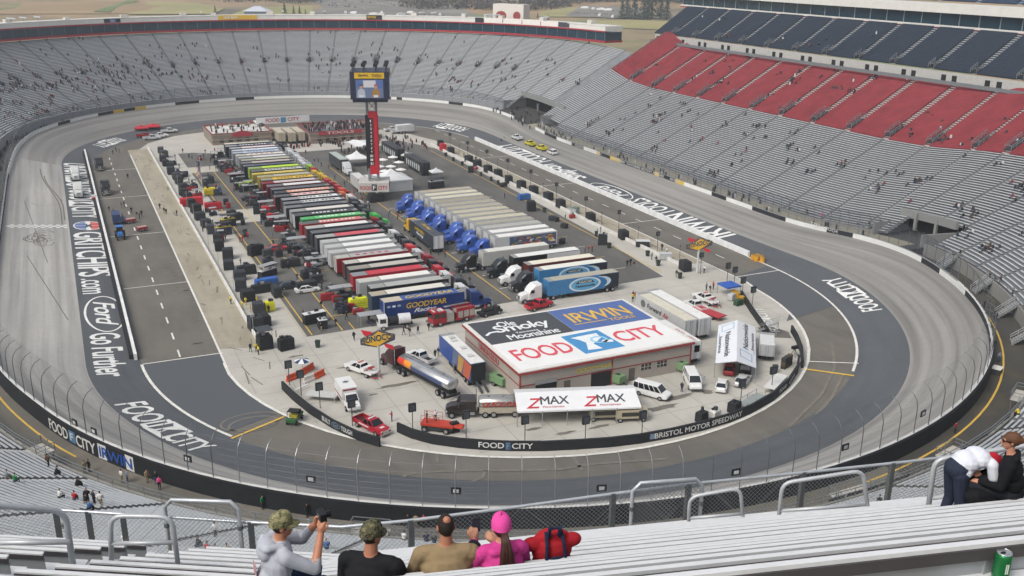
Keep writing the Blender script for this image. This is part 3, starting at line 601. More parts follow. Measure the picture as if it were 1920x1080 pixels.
ring_sheet('walkway', M_WALK, LS+2, LS+LA*.55, rD, r0, zw, zw); ring_sheet('walkway', M_WALKD, LS+LA*.55, TUN[0]+3, rD, r0, zw, zw)
ring_sheet('walkway', mat('8b8674', .85), TUN[0]+3, S_CORNER-6, lambda s: rD(s)+.3, lambda s: r0(s)+.2, lambda s: zD(s)+.0, lambda s: zD(s)+.3)
ring_sheet('walkway', mat('4f5153', .85), S_CORNER+10, PER+LS+2, rD, r0, zw, zw)
yl = lambda d: (lambda s: 87.1-1.*bank(s)+.9+d)
ring_sheet('walkway_line', YELLOW, LS+12, find_s(g(124, 860, 6)), yl(-.14), yl(.14), lambda s: zw(s)+.02, lambda s: zw(s)+.02)
ring_sheet('walkway_line', YELLOW, LS+LA*.53, LS+LA*.83, yl(-.14), yl(.14), lambda s: zw(s)+.02, lambda s: zw(s)+.02)
# stair mouths in the banks: floor, dark hall behind
def hall(s0, s1, i, label):
    h = thing('tunnel_portal', label, 'tunnel'); mb = MB(); za = lambda s: z0(s)-.6
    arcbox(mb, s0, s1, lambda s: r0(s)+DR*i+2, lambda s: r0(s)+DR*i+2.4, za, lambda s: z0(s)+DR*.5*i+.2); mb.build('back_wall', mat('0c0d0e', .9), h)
    mb = MB(); arcbox(mb, s0, s0+.4, lambda s: r0(s)-1, lambda s: r0(s)+DR*i+2, za, lambda s: z0(s)+DR*.3*i); arcbox(mb, s1-.4, s1, lambda s: r0(s)-1, lambda s: r0(s)+DR*i+2, za, lambda s: z0(s)+DR*.3*i)
    arcbox(mb, s0, s1, lambda s: r0(s)+DR*i-.5, lambda s: r0(s)+DR*i+.3, lambda s: z0(s)+DR*.5*i-.7, lambda s: z0(s)+DR*.5*i+1.1)
    for t in (.35, .7): c = off(s0+(s1-s0)*t, r0(s0)+DR*i-.2, z0(s0)-.6); mb.bar(c, c+Vector((0, 0, DR*.5*i+.4)), .6)
    mb.build('concrete_frame', mat('7c7d7b', .85), h)
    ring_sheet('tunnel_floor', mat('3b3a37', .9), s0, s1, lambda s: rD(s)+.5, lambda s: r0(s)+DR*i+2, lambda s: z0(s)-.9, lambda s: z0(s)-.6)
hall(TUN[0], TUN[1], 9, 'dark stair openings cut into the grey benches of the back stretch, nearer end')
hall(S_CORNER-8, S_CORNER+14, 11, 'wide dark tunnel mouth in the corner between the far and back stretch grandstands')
# --- outer wall of the track with padded white sections and advertising
def wall_cols(specs):
    out = []
    for (p, q, c) in specs: a = find_s(g(*p, zD(find_s(g(*p, 5))))); b = find_s(g(*q, zD(find_s(g(*q, 5))))); out.append((min(a, b), max(a, b), c)) if abs(a-b) < 300 else out.append((max(a, b), PER+min(a, b), c))
    return out
WC = wall_cols([((20, 333), (108, 235), 0), ((128, 230), (177, 217), 0), ((200, 212), (222, 209), 2), ((248, 205), (270, 203), 2), ((272, 203), (328, 197), 0), ((376, 193), (442, 189), 0), ((485, 188), (680, 189), 0), ((718, 191), (728, 191), 0), ((742, 192), (815, 199), 0), ((843, 203), (945, 224), 0),
    ((972, 236), (990, 242), 0), ((1004, 248), (1024, 255), 0), ((1042, 262), (1068, 271), 0), ((1093, 281), (1117, 289), 0), ((1117, 289), (1124, 291), 2), ((1141, 298), (1161, 305), 2), ((1225, 329), (1232, 331), 2), ((1260, 342), (1280, 348), 2), ((1280, 348), (1333, 366), 0), ((1365, 376), (1420, 394), 0), ((1482, 411), (1550, 434), 0), ((1592, 446), (1708, 494), 0), ((1757, 516), (1803, 555), 0)])
WALLM = [mat('d3d3cf', .6, 0, .06, .4), mat('202327', .7, 0, .2, .4), mat('c8a83c', .6)]
for nm, lab, s0, s1 in (('outer_wall', 'dark outer wall of the near bend with a white top edge', LS-6, LS+LA*.84), ('outer_wall', 'outer wall of the back stretch with white pads and dark advertising boards', LS+LA*.84, S_CORNER-13), ('outer_wall', 'outer wall of the far bend with long white pads', S_CORNER+2, PER-6), ('outer_wall', 'outer wall beside the front stretch with a pale top', PER-6, PER+LS-6)):
    t = thing(nm, lab, 'wall'); mb = MB(); S = srange(s0, s1, 2.2); near = s0 < LS and s1 < LS+LA
    for a, b in zip(S, S[1:]):
        m = (a+b)/2; c = 1
        for (x, y, k) in WC:
            if x-.1 <= m <= y+.1 or x <= m+PER <= y or x <= m-PER <= y: c = k
        arcbox(mb, a, b, rD, lambda s: rD(s)+.55, zD, lambda s: zD(s)+1.05, c, step=9)
    mb.build('padding', WALLM, t); mb = MB(); arcbox(mb, s0, s1, lambda s: rD(s)+.02, lambda s: rD(s)+.42, lambda s: zD(s)+1.052, lambda s: zD(s)+1.1, step=3); mb.build('top_edge', mat('c6c5c0' if near else '8a8b8a', .7), t)
    if near:
        mb = MB(); arcbox(mb, s0+10, s1-26, lambda s: rD(s)+.6, lambda s: rD(s)+.72, lambda s: zw(s)-.02, lambda s: zD(s)+1.0, step=2.5); mb.build('black_cloth', mat('191c20', .85, 0, .25, .6), t)
        def back_fn(u, v, h0): sb_ = find_s(g(u, v, 7)); return lambda x, y, d=0.: off(sb_+x*RR/85.2, rD(sb_)+.78+d, zw(sb_)+h0+y)
        mb = MB(); f = back_fn(78, 795, .35); put_text(mb, 'FOOD', f, 4.9, 1.5); put_text(mb, 'CITY', lambda x, y, d=0.: f(x+6.9, y, d), 4.2, 1.5); mb.poly([f(5.2, 0), f(6.7, 0), f(6.7, 1.6), f(5.2, 1.6)], 1); put_text(mb, 'F', lambda x, y, d=0.: f(x+5.6, y+.3, d+.03), .7, 1.)
        f = back_fn(174, 846, .12); mb.poly([f(0, 0, -.02), f(6.6, 0, -.02), f(6.6, 2., -.02), f(0, 2., -.02)], 0); put_text(mb, 'IRWIN', lambda x, y, d=0.: f(x+.3, y+.3, d), 6., 1.4, 2); mb.build('lettering', [mat('c9c9c6', .6), mat('4c7598', .6), mat('23509a', .6)], t)
    if 'back stretch' in lab:
        mb = MB()
        def in_fn(u, v): sb_ = find_s(g(u, v, 3)); return lambda x, y, d=0.: off(sb_+x, rD(sb_)-.03-d, zD(sb_)+y)
        for (u, v, key, w_, c) in ((1232, 331, 'BMS', 21, 0), (1161, 305, 'NASCAR', 5, 0), (1260, 342, 'NASCAR', 5, 0), (1118, 289, 'UNOH', 10, 0), (1158, 304, 'TOOLS', 7, 0), (1085, 278, 'FOODCITY', 14, 0), (1592, 446, 'FOODCITY', 9, 0)):
            sb_ = find_s(g(u, v, 3)); fn = lambda x, y, d=0., sb_=sb_: off(sb_+x, rD(sb_)-.04-d, zD(sb_)+y+.2); put_text(mb, key, fn, w_, .7)
        mb.build('lettering', [mat('b9b9b6', .6)], t)
# --- catch fences
post = MB(); pz = [(0, 0), (0, 1.5), (0, 3.6), (-.25, 4.5), (-.8, 5.15), (-1.55, 5.5)]
post.tube([(x, 0, z) for x, z in pz], [.055, .055, .052, .05, .047, .042], n=6); post_me = post.data('post', mat('6d6f70', .45, .5, .1, 3.)); post_me2 = post.data('post', mat('9c9fa0', .4, .5, .1, 3.))
FENCE = mat('50555a', .6, .3, .1, 1., alpha=.1); FENCE2 = mat('59616b', .6, .3, .1, 1., alpha=.24)
for lab, s0, s1, stp, fm in (('tall catch fence of curved posts and wire round the near bend', LS-6, LS+LA*.84, 3.12, FENCE), ('tall catch fence along the back stretch below the grey benches', LS+LA*.84, S_CORNER-13, 3.12, FENCE2), ('tall catch fence round the far bend', S_CORNER+4, PER-6, 4.2, FENCE2), ('tall catch fence beside the front stretch', PER-6, PER+LS-6, 3.5, FENCE)):
    t = thing('catch_fence', lab, 'fence')
    for s in srange(s0, s1, stp)[:-1]:
        p = off(s, rD(s)+.3, zD(s)+1.05); n = frame(s)[1]; link('fence_post', post_me if stp != 3.12 or (s % PER) > LS+LA*.45 or (s % PER) < LS+LA*.25 else post_me2, t, p, math.atan2(n.y, n.x))
    mb = MB()
    for dx, dz in ((0, .5), (0, 1.1), (0, 1.7), (0, 2.4), (0, 3.1), (-.1, 3.9), (-.45, 4.8)):
        mb.tube([off(s, rD(s)+.22+dx, zD(s)+1.05+dz) for s in srange(s0, s1, 3.12)], .007, n=4, caps=False)
    mb.build('cables', mat('65686a', .4, .6), t)
    S = srange(s0, s1, 3.12); mb = MB(); vs = [off(s, rD(s)+.2+x, zD(s)+1.06+z) for s in S for x, z in pz]; n = len(pz)
    mb.add(vs, [(i*n+k, i*n+k+1, (i+1)*n+k+1, (i+1)*n+k) for i in range(len(S)-1) for k in range(n-1)]); mb.build('wire_mesh', fm, t)
# ================================================================== PEOPLE (one continuous skin, clothed by region)
def blob(name, prims, voxel, mats, smooth_it=2, deci=None, noise_amp=0.):
    """union of capsules and ellipsoids melted into one closed skin; every face takes the region of the nearest piece"""
    mb = MB()
    for p in prims:
        if p[0] == 'c':
            a, b = Vector(p[1]), Vector(p[2]); d = (b-a); L_ = max(d.length, 1e-4); d = d/L_; x = d.cross(Vector((0, 0, 1))); x = x.normalized() if x.length > 1e-3 else Vector((1, 0, 0)); y = d.cross(x); secs = []
            for t, k in ((-.97, 0), (-.7, 0), (-.3, 0), (0, 0), (0, 1), (.3, 1), (.7, 1), (.97, 1)):
                r = p[4] if k else p[3]; c = (b if k else a)+d*(t*r); q = r*math.sqrt(max(.03, 1-t*t)); secs.append([c+(x*math.cos(j*math.pi/5)+y*math.sin(j*math.pi/5))*q for j in range(10)])
            mb.loft(secs)
        else:
            m3 = p[3] or Matrix.Identity(3); mb.T = Matrix.Translation(p[1])@m3.to_4x4(); mb.ball((0, 0, 0), p[2], 14); mb.T = None
    me = mb.data('t', []); o = bpy.data.objects.new('t', me); col.objects.link(o)
    m = o.modifiers.new('r', 'REMESH'); m.mode = 'VOXEL'; m.voxel_size = voxel
    m = o.modifiers.new('s', 'SMOOTH'); m.factor = .5; m.iterations = smooth_it
    if deci: m = o.modifiers.new('d', 'DECIMATE'); m.ratio = deci
    dg = bpy.context.evaluated_depsgraph_get(); out = bpy.data.meshes.new_from_object(o.evaluated_get(dg)); bpy.data.objects.remove(o); bpy.data.meshes.remove(me); out.name = name
    n = len(out.polygons); c = np.empty(n*3); out.polygons.foreach_get('center', c); c = c.reshape(-1, 3); best = np.full(n, 9e9); idx = np.zeros(n, int)
    for p in prims:
        if p[0] == 'c':
            a, b = np.array(p[1], float), np.array(p[2], float); d = b-a; t = np.clip((c-a)@d/max(d@d, 1e-9), 0, 1); ds = np.linalg.norm(c-a-t[:, None]*d, axis=1)-(p[3]+(p[4]-p[3])*t); mi = p[5]
        else:
            q = c-np.array(p[1], float); q = q@np.array(p[3] or Matrix.Identity(3)); r = np.array(p[2], float); k = np.linalg.norm(q/r, axis=1); ds = (k-1)*r.min(); mi = p[4]
        w_ = ds < best; best[w_] = ds[w_]; idx[w_] = mi
    for x in mats: out.materials.append(x)
    out.polygons.foreach_set('material_index', idx.astype(int).tolist()); out.polygons.foreach_set('use_smooth', [True]*n); out.update(); return out
def C(a, b, r, r2, m): return ('c', a, b, r, r2, m)
def Eb(c, r, m, rot=None): return ('e', c, r, rot, m)
def human(pose):
    P = []
    if pose in ('stand', 'walk', 'point'):
        st = .22 if pose == 'walk' else .0
        for sg in (-1, 1):
            hip = (0, .09*sg, .92); kn = (.03+st*sg*.6, .1*sg, .5); an = (-.02+st*sg*1.1, .1*sg, .09)
            P += [C(hip, kn, .095, .07, 2), C(kn, an, .07, .05, 2), C((an[0]-.03, an[1], .05), (an[0]+.15, an[1], .045), .05, .045, 4)]
            sh = (0, .2*sg, 1.42); el = (-.02-st*sg*.5, .26*sg, 1.14); wr = (.1-st*sg*.4, .25*sg, .9)
            if pose == 'point': el = (.15, .27*sg, 1.2); wr = (.36, .14*sg, 1.27)
            P += [C(sh, el, .065, .052, 1), C(el, wr, .052, .04, 1), Eb((wr[0]+.03, wr[1], wr[2]-.05), (.035, .03, .075), 0)]
        P += [Eb((0, 0, .96), (.13, .17, .14), 2), Eb((0, 0, 1.12), (.125, .165, .2), 1), Eb((0, 0, 1.32), (.13, .2, .2), 1), C((0, -.15, 1.43), (0, .15, 1.43), .065, .065, 1), C((0, 0, 1.45), (.02, 0, 1.56), .055, .05, 0), Eb((.03, 0, 1.64), (.095, .075, .12), 0), Eb((.01, 0, 1.68), (.102, .084, .1), 3), Eb((.12, 0, 1.62), (.02, .015, .025), 0)]
    else:                                       # sitting, seat at z = 0
        lean = {'sit': .08, 'hunch': .22}[pose]
        for sg in (-1, 1):
            hip = (0, .1*sg, .1); kn = (.42, .12*sg, .12); an = (.4, .12*sg, -.34)
            P += [C(hip, kn, .095, .075, 2), C(kn, an, .07, .05, 2), C((.38, .12*sg, -.4), (.55, .12*sg, -.41), .045, .04, 4)]
            sh = (lean*.9, .2*sg, .56); el = (lean+.08, .26*sg, .28); wr = (lean+.3, .15*sg, .24)
            P += [C(sh, el, .065, .052, 1), C(el, wr, .052, .04, 1), Eb((wr[0]+.05, wr[1], wr[2]), (.07, .035, .03), 0)]
        P += [Eb((0, 0, .1), (.15, .18, .12), 2), Eb((lean*.3, 0, .25), (.13, .17, .18), 1), Eb((lean*.75, 0, .45), (.135, .2, .2), 1), C((lean*.9, -.15, .57), (lean*.9, .15, .57), .065, .065, 1), C((lean, 0, .6), (lean+.03, 0, .7), .055, .05, 0), Eb((lean+.05, 0, .79), (.095, .075, .12), 0), Eb((lean+.03, 0, .83), (.102, .084, .1), 3), Eb((lean+.14, 0, .77), (.02, .015, .025), 0)]
    return P
SKIN = mat('b98468', .6, var=.06)
TOPS = {'black': '17181b', 'navy': '222b42', 'grey': '80848a', 'white': 'd0d0cd', 'red': 'a3232b', 'green': '1f7a48', 'tan': '9b8566', 'blue': '3f679c', 'brown': '4b3930', 'yellow': 'c9b52f', 'orange': 'c85f28', 'pink': 'c9487f', 'lime': 'b5cf3a'}
LEGS = {'dark': '1b1c20', 'jeans': '34435c', 'khaki': '857962', 'grey': '54565a', 'red': '8c2028', 'yellow': 'b7a336'}
HAIRC = [mat('1d1612', .8), mat('33241a', .8), mat('15171c', .8), mat('7d7c78', .7), mat('8a1f25', .7), mat('c8c8c4', .7)]
SHOE = mat('1b1a1a', .6)
_base = {p: blob('person', human(p), .045, [SKIN]*5, 2, .42) for p in ('stand', 'walk', 'point', 'sit', 'hunch')}
_pm = {}
def person_me(pose, top, legs, hair):
    k = (pose, top, legs, hair)
    if k not in _pm:
        me = _base[pose].copy()
        for i, m in enumerate((SKIN, mat(TOPS[top], .8, var=.12, scale=6), mat(LEGS[legs], .8, var=.12, scale=6), HAIRC[hair], SHOE)): me.materials[i] = m
        _pm[k] = me
    return _pm[k]
rp = random.Random(11)
POSEW = {'stand': 'standing', 'walk': 'walking', 'point': 'reaching forward', 'sit': 'sitting', 'hunch': 'sitting bent forward'}
def person(loc, where, pose=None, top=None, legs=None, rz=None, hair=None, wear=None, sc_=None, unique=None):
    pose = pose or rp.choice(['stand', 'stand', 'walk', 'point']); top = top or rp.choice(['black', 'black', 'black', 'navy', 'grey', 'white', 'red', 'brown', 'blue']); legs = legs or rp.choice(['dark', 'dark', 'jeans', 'khaki'])
    o = link('person', person_me(pose, top, legs, rp.choice([0, 1, 2, 2, 3]) if hair is None else hair), None, loc, rp.uniform(0, 6.28) if rz is None else rz)
    s = sc_ or rp.uniform(.95, 1.05); o.scale = (s, s, s)
    lab = unique or 'person in a %s top %s %s' % (top, POSEW[pose], where)
    return tag(o, lab, 'person', None if unique else lab)
# ================================================================== VEHICLES
TYRE = mat('17171a', .85); RIM = mat('a9abad', .35, .7); CHROME = mat('c4c6c8', .2, .9); DGLASS = mat('11171c', .08, 0, .1, 1, .8); CHASSIS = mat('1c1d1f', .7); LAMP = mat('d6d6cf', .2); TAIL = mat('7a1416', .4)
_w = {}
def wheel_me(r, wd, rim=RIM):
    k = (round(r, 2), wd, rim.name)
    if k not in _w:
        m = MB(); m.cyl((0, -wd/2, 0), (0, wd/2, 0), r, n=16); m.cyl((0, -wd/2-.012, 0), (0, -wd/2+.03, 0), r*.58, n=12, m=1); m.cyl((0, wd/2-.03, 0), (0, wd/2+.012, 0), r*.58, n=12, m=1); _w[k] = m.data('wheel', [TYRE, rim])
    return _w[k]
def wheels(t, xs, hw, r, wd=.25, rim=RIM):
    for x in xs:
        for sg in (-1, 1): link('wheel', wheel_me(r, wd, rim), t, (x, sg*(hw-wd/2), r))
def frus(mb, x0, x1, X0_, X1_, w0, w1, za, zb, m=0):
    mb.add([(x0, -w0, za), (x1, -w0, za), (x1, w0, za), (x0, w0, za), (X0_, -w1, zb), (X1_, -w1, zb), (X1_, w1, zb), (X0_, w1, zb)], [(3, 2, 1, 0), (4, 5, 6, 7), (0, 1, 5, 4), (1, 2, 6, 5), (2, 3, 7, 6), (3, 0, 4, 7)], m)
def hull(mb, st, hw, m=0):
    """car body from stations (x, bottom, top, width share)"""
    mb.loft([[(x, -hw*k, zb), (x, -hw*k, zb+(zt-zb)*.55), (x, -hw*k*.93, zt-.04), (x, -hw*k*.8, zt), (x, hw*k*.8, zt), (x, hw*k*.93, zt-.04), (x, hw*k, zb+(zt-zb)*.55), (x, hw*k, zb)] for x, zb, zt, k in st], m)
def cabin(t, cm, b0, b1, r0_, r1_, hw, hr, zb, zr, split=()):
    m = MB(); frus(m, b0, b1, r0_, r1_, hw, hr, zb, zr-.05); m.build('windows', DGLASS, t)
    m = MB(); m.add([(r0_-.03, -hr-.01, zr-.06), (r1_+.03, -hr-.01, zr-.06), (r1_+.03, hr+.01, zr-.06), (r0_-.03, hr+.01, zr-.06), (r0_+.08, -hr+.1, zr), (r1_-.08, -hr+.1, zr), (r1_-.08, hr-.1, zr), (r0_+.08, hr-.1, zr)], [(3, 2, 1, 0), (4, 5, 6, 7), (0, 1, 5, 4), (1, 2, 6, 5), (2, 3, 7, 6), (3, 0, 4, 7)])
    for sg in (-1, 1):
        for f in (0, 1)+tuple(split): m.bar((b0+(b1-b0)*f, sg*(hw+.005), zb-.02), (r0_+(r1_-r0_)*f, sg*(hr+.005), zr-.03), .1 if f in (0, 1) else .07)
    m.build('roof', cm, t)
def lamps(t, xf, xr, hw, zf, zr, w_=.3):
    for sg in (-1, 1): MB().cb(xf, sg*(hw-w_/2-.06), zf, .06, w_, .16).build('headlight', LAMP, t); MB().cb(xr, sg*(hw-w_/2-.05), zr, .06, w_*.7, .18).build('tail_light', TAIL, t)
def sedan(label, p, q, c, cat='car', L_=4.8, group=None):
    t = thing('sedan', label, cat, ((Vector(p)+Vector(q))/2), heading(p, q), group); cm = mat(c, .3, .1, .04, 1., .5); k = L_/4.8
    m = MB(); hull(m, [(-2.4*k, .4, .8, .82), (-2.3*k, .3, .95, .95), (-1.2*k, .24, .98, 1), (1*k, .24, .93, 1), (2.1*k, .26, .78, .95), (2.4*k, .34, .62, .8)], .92); m.build('body', cm, t, smooth=False)
    cabin(t, cm, -1.95*k, 1.15*k, -1.25*k, .25*k, .84, .66, .93, 1.45, (.52,)); wheels(t, (-1.45*k, 1.45*k), .93, .33, .22); lamps(t, 2.3*k, -2.36*k, .9, .55, .72); return t
def wagon(label, p, q, c, group=None, name='suv'):
    t = thing(name, label, 'car', ((Vector(p)+Vector(q))/2), heading(p, q), group); cm = mat(c, .3, .1, .04, 1., .5)
    m = MB(); hull(m, [(-2.5, .5, 1.0, .9), (-2.4, .4, 1.12, .97), (1.0, .36, 1.12, 1), (2.2, .38, 1.0, .96), (2.5, .45, .85, .85)], .98); m.build('body', cm, t)
    cabin(t, cm, -2.35, 1.25, -2.1, .4, .9, .74, 1.1, 1.82, (.35, .65)); wheels(t, (-1.5, 1.55), .99, .38, .25); lamps(t, 2.42, -2.46, .95, .75, .9); return t
def pickup(label, p, q, c, dual=False, bed='1a1b1d', L_=6.0, name='pickup_truck', group=None, bar=None):
    t = thing(name, label, 'truck', ((Vector(p)+Vector(q))/2), heading(p, q), group); cm = mat(c, .3, .1, .05, 1., .5); k = L_/6
    m = MB(); hull(m, [(-.75*k, .5, 1.2, .98), (1.2*k, .45, 1.22, 1), (2.5*k, .48, 1.16, .98), (2.95*k, .5, 1.0, .9), (3.0*k, .55, .85, .86)], 1.0)
    if bed is not None:
        m.box(-3*k, -.75*k, -1, -.9, .6, 1.25); m.box(-3*k, -.75*k, .9, 1, .6, 1.25); m.box(-3.02*k, -2.93*k, -.9, .9, .6, 1.22); m.box(-.8*k, -.72*k, -.9, .9, .6, 1.3)
        MB().box(-2.93*k, -.8*k, -.9, .9, .55, .72).build('bed_floor', mat(bed, .8), t)
    m.build('body', cm, t); cabin(t, cm, -.72*k, 1.5*k, -.55*k, .65*k, .92, .74, 1.2, 1.88, (.52,)); wheels(t, (-1.95*k, 1.95*k), 1.02, .4, .28); lamps(t, 2.96*k, -2.98*k, .95, .85, .85)
    m = MB(); m.box(2.9*k, 3.08*k, -.98, .98, .42, .62); m.box(2.94*k, 3.03*k, -.55, .55, .68, .98); m.build('bumper', CHROME, t)
    if bar: MB().box(.0, .25, -.55, .55, 1.89, 2.02).build('light_bar', mat(bar, .4), t)
    return t
def tow(label, p, q, c, deckc='9a2c30'):
    t = pickup(label, p, q, c, bed=None, L_=6.6, name='tow_truck', bar='b9552f')
    m = MB(); m.box(-3.3, -.8, -1.05, 1.05, .75, .95); m.box(-1.6, -.9, -1.0, 1.0, .95, 1.45); m.build('deck', mat('cfcfcb', .5), t)
    m = MB(); m.bar((-1.4, 0, 1.2), (-3.0, 0, 1.9), .22); m.bar((-1.6, .5, .95), (-2.6, .2, 1.65), .12); m.bar((-1.6, -.5, .95), (-2.6, -.2, 1.65), .12); m.bar((-3.2, -.9, .4), (-4.2, -.3, .3), .14); m.bar((-3.2, .9, .4), (-4.2, .3, .3), .14); m.build('boom', mat(deckc, .5), t); return t
def van(label, p, q, c, group=None):
    t = thing('passenger_van', label, 'van', ((Vector(p)+Vector(q))/2), heading(p, q), group); cm = mat(c, .3, .05, .04, 1., .5)
    m = MB(); hull(m, [(-2.95, .5, 1.25, .95), (-2.9, .4, 1.3, 1), (1.7, .38, 1.3, 1), (2.6, .42, 1.12, .95), (2.95, .5, .95, .85)], 1.0); m.build('body', cm, t)
    cabin(t, cm, -2.9, 1.95, -2.8, 1.15, .98, .84, 1.28, 2.15, (.2, .42, .62, .8)); wheels(t, (-1.8, 1.75), 1.0, .38, .26); lamps(t, 2.88, -2.93, .95, .8, 1.0); MB().box(2.9, 3.02, -.95, .95, .42, .6).build('bumper', mat('3a3b3d', .6), t); return t
def tractor(label, loc, rz, c, style='sleeper', group=None, roofc=None):
    t = thing('tractor_unit', label, 'truck', loc, rz, group); cm = mat(c, .28, .1, .05, 1., .6)
    m = MB(); m.box(-4.6, 2.4, -.42, .42, .75, 1.02); m.build('chassis', CHASSIS, t)
    m = MB(); m.loft([[(x, -w_, zb), (x, -w_, zt-.25), (x, -w_*.82, zt), (x, w_*.82, zt), (x, w_, zt-.25), (x, w_, zb)] for x, w_, zb, zt in ((-1.5, 1.2, .9, 3.75 if style != 'flat' else 2.9), (-.1, 1.2, .8, 3.65 if style != 'flat' else 2.9), (.75, 1.18, .8, 3.0 if style != 'flat' else 2.85), (1.25, 1.1, .8, 2.15))]); m.build('cab', cm, t)
    m = MB(); hull(m, [(1.2, .7, 2.0, 1.0), (2.2, .65, 1.85, .95), (2.75, .62, 1.6, .86), (2.9, .6, 1.3, .8)], 1.0); m.build('hood', cm, t)
    m = MB(); m.add([(1.27, -1.0, 2.05), (1.27, 1.0, 2.05), (.82, .95, 2.82), (.82, -.95, 2.82)], [(0, 1, 2, 3)])
    for sg in (-1, 1): m.box(.05, .8, sg*1.205-.01, sg*1.205+.01, 2.05, 2.7)
    m.build('windows', DGLASS, t)
    m = MB(); m.box(2.82, 2.95, -.5, .5, .75, 1.55); m.box(2.75, 3.05, -1.1, 1.1, .45, .75)
    for sg in (-1, 1): m.cyl((-1.62, sg*1.05, 1.2), (-1.62, sg*1.05, 3.9), .08, n=8); m.cyl((-1.3, sg*1.0, .75), (.2, sg*1.0, .75), .3, n=10)
    m.build('chrome_trim', CHROME, t)
    for sg in (-1, 1): MB().cb(2.78, sg*.82, .95, .12, .3, .2).build('headlight', LAMP, t); MB().cb(1.0, sg*1.38, 1.9, .08, .2, .6).build('mirror', CHROME, t)
    wheels(t, (-4.1, -2.85), 1.22, .5, .5); wheels(t, (2.05,), 1.22, .5, .3); return t
def trailer(label, loc, rz, roof, side, rear=None, L_=15.9, H_=4.05, tail='9a9a96', tailf=.2, name='box_trailer', group=None, reartex=None, front='a5a7a8', lift=True):
    """loc is the middle of the rear end on the ground, the front points along +x"""
    t = thing(name, label, 'trailer', loc, rz, group); hw = 1.28
    m = MB(); m.box(0, L_, -hw, hw, .95, H_, 0, 1); m.build('body', [mat(side, .35, .1, .06, .6, .5), mat('8f908e', .5)], t, bevel=.03)
    m = MB(); m.box(L_*tailf, L_-1.2, -hw+.1, hw-.1, H_, H_+.05, 0); m.box(.15, L_*tailf-.05, -hw+.1, hw-.1, H_, H_+.04, 1); m.box(L_-1.15, L_-.1, -hw+.1, hw-.1, H_, H_+.03, 2)
    if lift: m.cb(L_-.7, -.5, H_+.03, .7, .7, .18, 2); m.cb(L_-.7, .5, H_+.03, .7, .5, .22, 3); m.box(L_*tailf-.12, L_*tailf-.04, -hw+.1, hw-.1, H_+.02, H_+.09, 3)
    m.build('roof', [mat(roof, .5, 0, .06, .5), mat(tail, .6, 0, .14, 1.2), mat('8b8c8b', .6, 0, .2, 1.5), mat('3b3c3e', .6)], t)
    m = MB(); m.box(-.04, -.005, -hw+.05, -.02, 1.0, H_-.06); m.box(-.04, -.005, .02, hw-.05, 1.0, H_-.06)
    for y in (-hw+.2, -.2, .2, hw-.2): m.box(-.075, -.04, y-.02, y+.02, 1.05, H_-.1, 1)
    m.build('rear_doors', [mat(rear or side, .4), mat('6e7072', .4, .5)], t)
    m = MB(); m.box(3.6, L_-4.5, -hw+.06, hw-.06, .35, .95); m.box(.2, 3.6, -.5, .5, .5, .95); m.box(L_-3.6, L_-3.4, -.9, -.75, .0, .95); m.box(L_-3.6, L_-3.4, .75, .9, .0, .95); m.box(-.05, .05, -1.1, 1.1, .5, .62); m.build('undercarriage', CHASSIS, t)
    wheels(t, (1.3, 2.6), hw, .48, .5); return t
def tank(label, p, q, cab, L_tot, tankc, stripes, name='tank_truck', style='flat'):
    d = (Vector(q)-Vector(p)).normalized(); rz = heading(p, q); t = thing(name, label, 'truck', Vector(p), rz); return t
